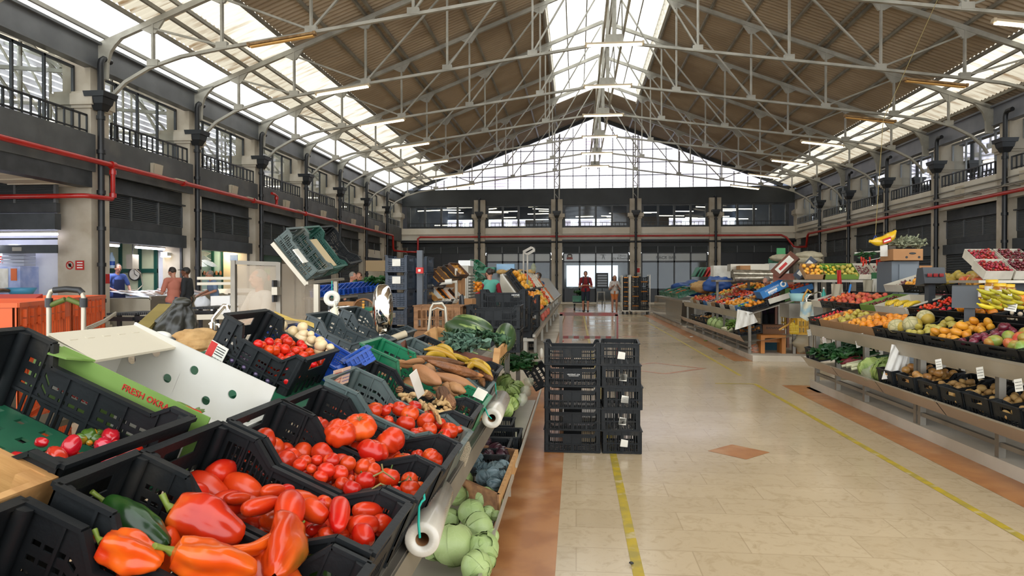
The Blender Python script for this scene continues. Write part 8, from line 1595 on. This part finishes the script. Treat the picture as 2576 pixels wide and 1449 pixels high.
for s,X in((1,XL),(-1,XR)):
 x1=X-s*13.5
 zz=lambda x,X=X:7.0+.385*min(abs(x-X),12)
 for a,b_,m in((.6,3.2,m_skyy),(3.2,6,m_roof),(6,9,m_skyy if s>0 else m_roof),(9,12.5,m_skyy)):
  struct(sheet(X-s*a,X-s*b_,2,48,per=.38,amp=.03,z=zz).ob('ceiling',m))
 struct(MB().box((min(X-s*.5,x1),2,4.5),(max(X-s*.5,x1),48,4.7)).ob('floor_upper',mat('upper_floor','6d6660',r=.6)))
 g=MB()
 for k in range(24):
  z=4.7+k*.3;g.add([(x1,2,z),(x1,48,z),(x1+s*.1,48,z+.2),(x1+s*.1,2,z+.2)],[(0,1,2,3)])
 struct(g.ob('window_%d'%(60+s),mat_mix('neighbour_slats','sheet','8f8a8c',.8,c2='6c6668',s=1)))
 t=MB()
 for y in YC[3:]:
  t.bar((X-s*.5,y,6.9),(x1,y,11.8),.12);t.bar((X-s*.6,y,6.4),(x1,y,7.6),.09)
  for k in range(5):t.bar((X-s*(1+2.4*k),y,6.5+.25*k),(X-s*(3.2+2.4*k),y,8.1+.9*k),.07);t.bar((X-s*(3.2+2.4*k),y,6.7+.25*k),(X-s*(3.2+2.4*k),y,8.1+.9*k),.07)
 struct(t.ob('trim_%d'%(40+s),m_trus))
 lt=MB()
 for y in YC[3:]:lt.tube([(X-s*1.4,y+1.3,5.55),(X-s*2.9,y+1.3,5.6)],.03,6);lt.tube([(X-s*4,y+.3,5.9),(X-s*5.5,y+.3,5.9)],.03,6)
 struct(lt.ob('trim_%d'%(44+s),m_lamp))
 struct(MB().box((min(X-s*.8,x1),48,0),(max(X-s*.8,x1),48.2,12)).box((min(X-s*3.2,x1),11,0),(max(X-s*3.2,x1),11.1,4.5)).ob('wall_neighbour',m_nb))
 struct(MB().box((X-s*3.3-.05,9,0),(X-s*3.3+.05,48,4.5)).ob('wall_shop_back',mat('shop_white','d9d9dc',r=.5)))
struct(MB().box((XL,YB+.3,4.4),(XR,62,4.6)).ob('floor_upper',MC['upper_floor']))
struct(MB().prism([(XL,YB+.3,7.25),(XR,YB+.3,7.25),(XR,62,8.2),(XL,62,8.2)],(0,0,.1)).ob('ceiling',mat('far_blue_ceiling','39465c','2c3850',s=1,r=.6)))
g=MB();x=XL
while x<XR:g.box((x,59.6,5.9),(x+1.3,59.65,6.7));x+=1.9
struct(g.ob('window_70',m_gabl))
struct(MB().box((XL-14,60.3,4),(XR+14,60.5,5.85)).box((XL-14,60.3,6.9),(XR+14,60.5,8.8)).box((XL-.3,YB+.3,4.4),(XL-.1,60,8.8)).box((XR+.1,YB+.3,4.4),(XR+.3,60,8.8)).ob('wall_far',mat('far_wall','4a5468',r=.7)))
R2=random.Random(5);lt=MB()
for k in range(60):
 x=R2 .uniform(XL+1,XR-1);y=R2 .uniform(46,58);z=R2 .uniform(5.3,7.2);l=R2 .uniform(.5,1.3);a_=R2 .uniform(-.3,.3);lt.tube([(x-l,y-a_*3,z-a_*.2),(x+l,y+a_*3,z+a_*.2)],.03,6)
struct(lt.ob('trim_50',m_lamp))
pl=mat('dark_leaf','1f3a1c','2f5226',s=5,r=.45)
for k,(x,y,z)in enumerate(((-2.5,45.5,4.6),(5.2,46,4.6),(3.3,45.2,4.6))):
 struct(MB().box((x-.9,y,z),(x+.9,y+.5,z+.9+.2*k)).ob('trim_%d'%(52+k),mat('bar_counter','5c3c22',r=.4)))
struct(MB().box((XL,52,0),(XR,52.2,3.4)).ob('wall_shop_end',mat('end_shop','5e5f5c','747570',s=.7,r=.6)))
struct(MB().box((BX[1]+.5,51.5,1.0),(BX[2]-.6,51.6,2.6)).ob('window_71',mat('daylit_doorway','eaf2ff',em=2.2)))
lt=MB()
for k in range(10):x=XL+3+k*2.2;lt.tube([(x,46+(k%3)*1.5,2.9),(x+1.1,46+(k%3)*1.5,2.9)],.03,6)
struct(lt.ob('trim_51',m_lamp))
w=bpy.data.worlds.new('sky');sc.world=w;w.use_nodes=True
bg=w.node_tree.nodes['Background'];bg.inputs[0].default_value=(.93,.97,1.0,1);bg.inputs[1].default_value=6.0
def portal(x0,x1,y0,y1):
 a=bpy.data.lights.new('portal','AREA');a.shape='RECTANGLE';a.size=sqrt((x1-x0)**2+(zr(x1)-zr(x0))**2);a.size_y=y1-y0;a.cycles.is_portal=True
 o=bpy.data.objects.new('portal',a);C.objects.link(o);o.location=((x0+x1)/2,(y0+y1)/2,(zr(x0)+zr(x1))/2+1.2)
 o.rotation_euler=(0,math.atan2(zr(x0)-zr(x1),x1-x0),0)
sc.view_settings.view_transform='Standard';sc.view_settings.look='None';sc.view_settings.gamma=1;sc.view_settings.use_curve_mapping=False
sc.view_settings.exposure=-0.65
cy=sc.cycles
cy.max_bounces=9;cy.diffuse_bounces=5;cy.glossy_bounces=4;cy.transmission_bounces=6;cy.transparent_max_bounces=16
cy.caustics_reflective=False;cy.caustics_refractive=False;cy.use_denoising=True;cy.sample_clamp_indirect=8
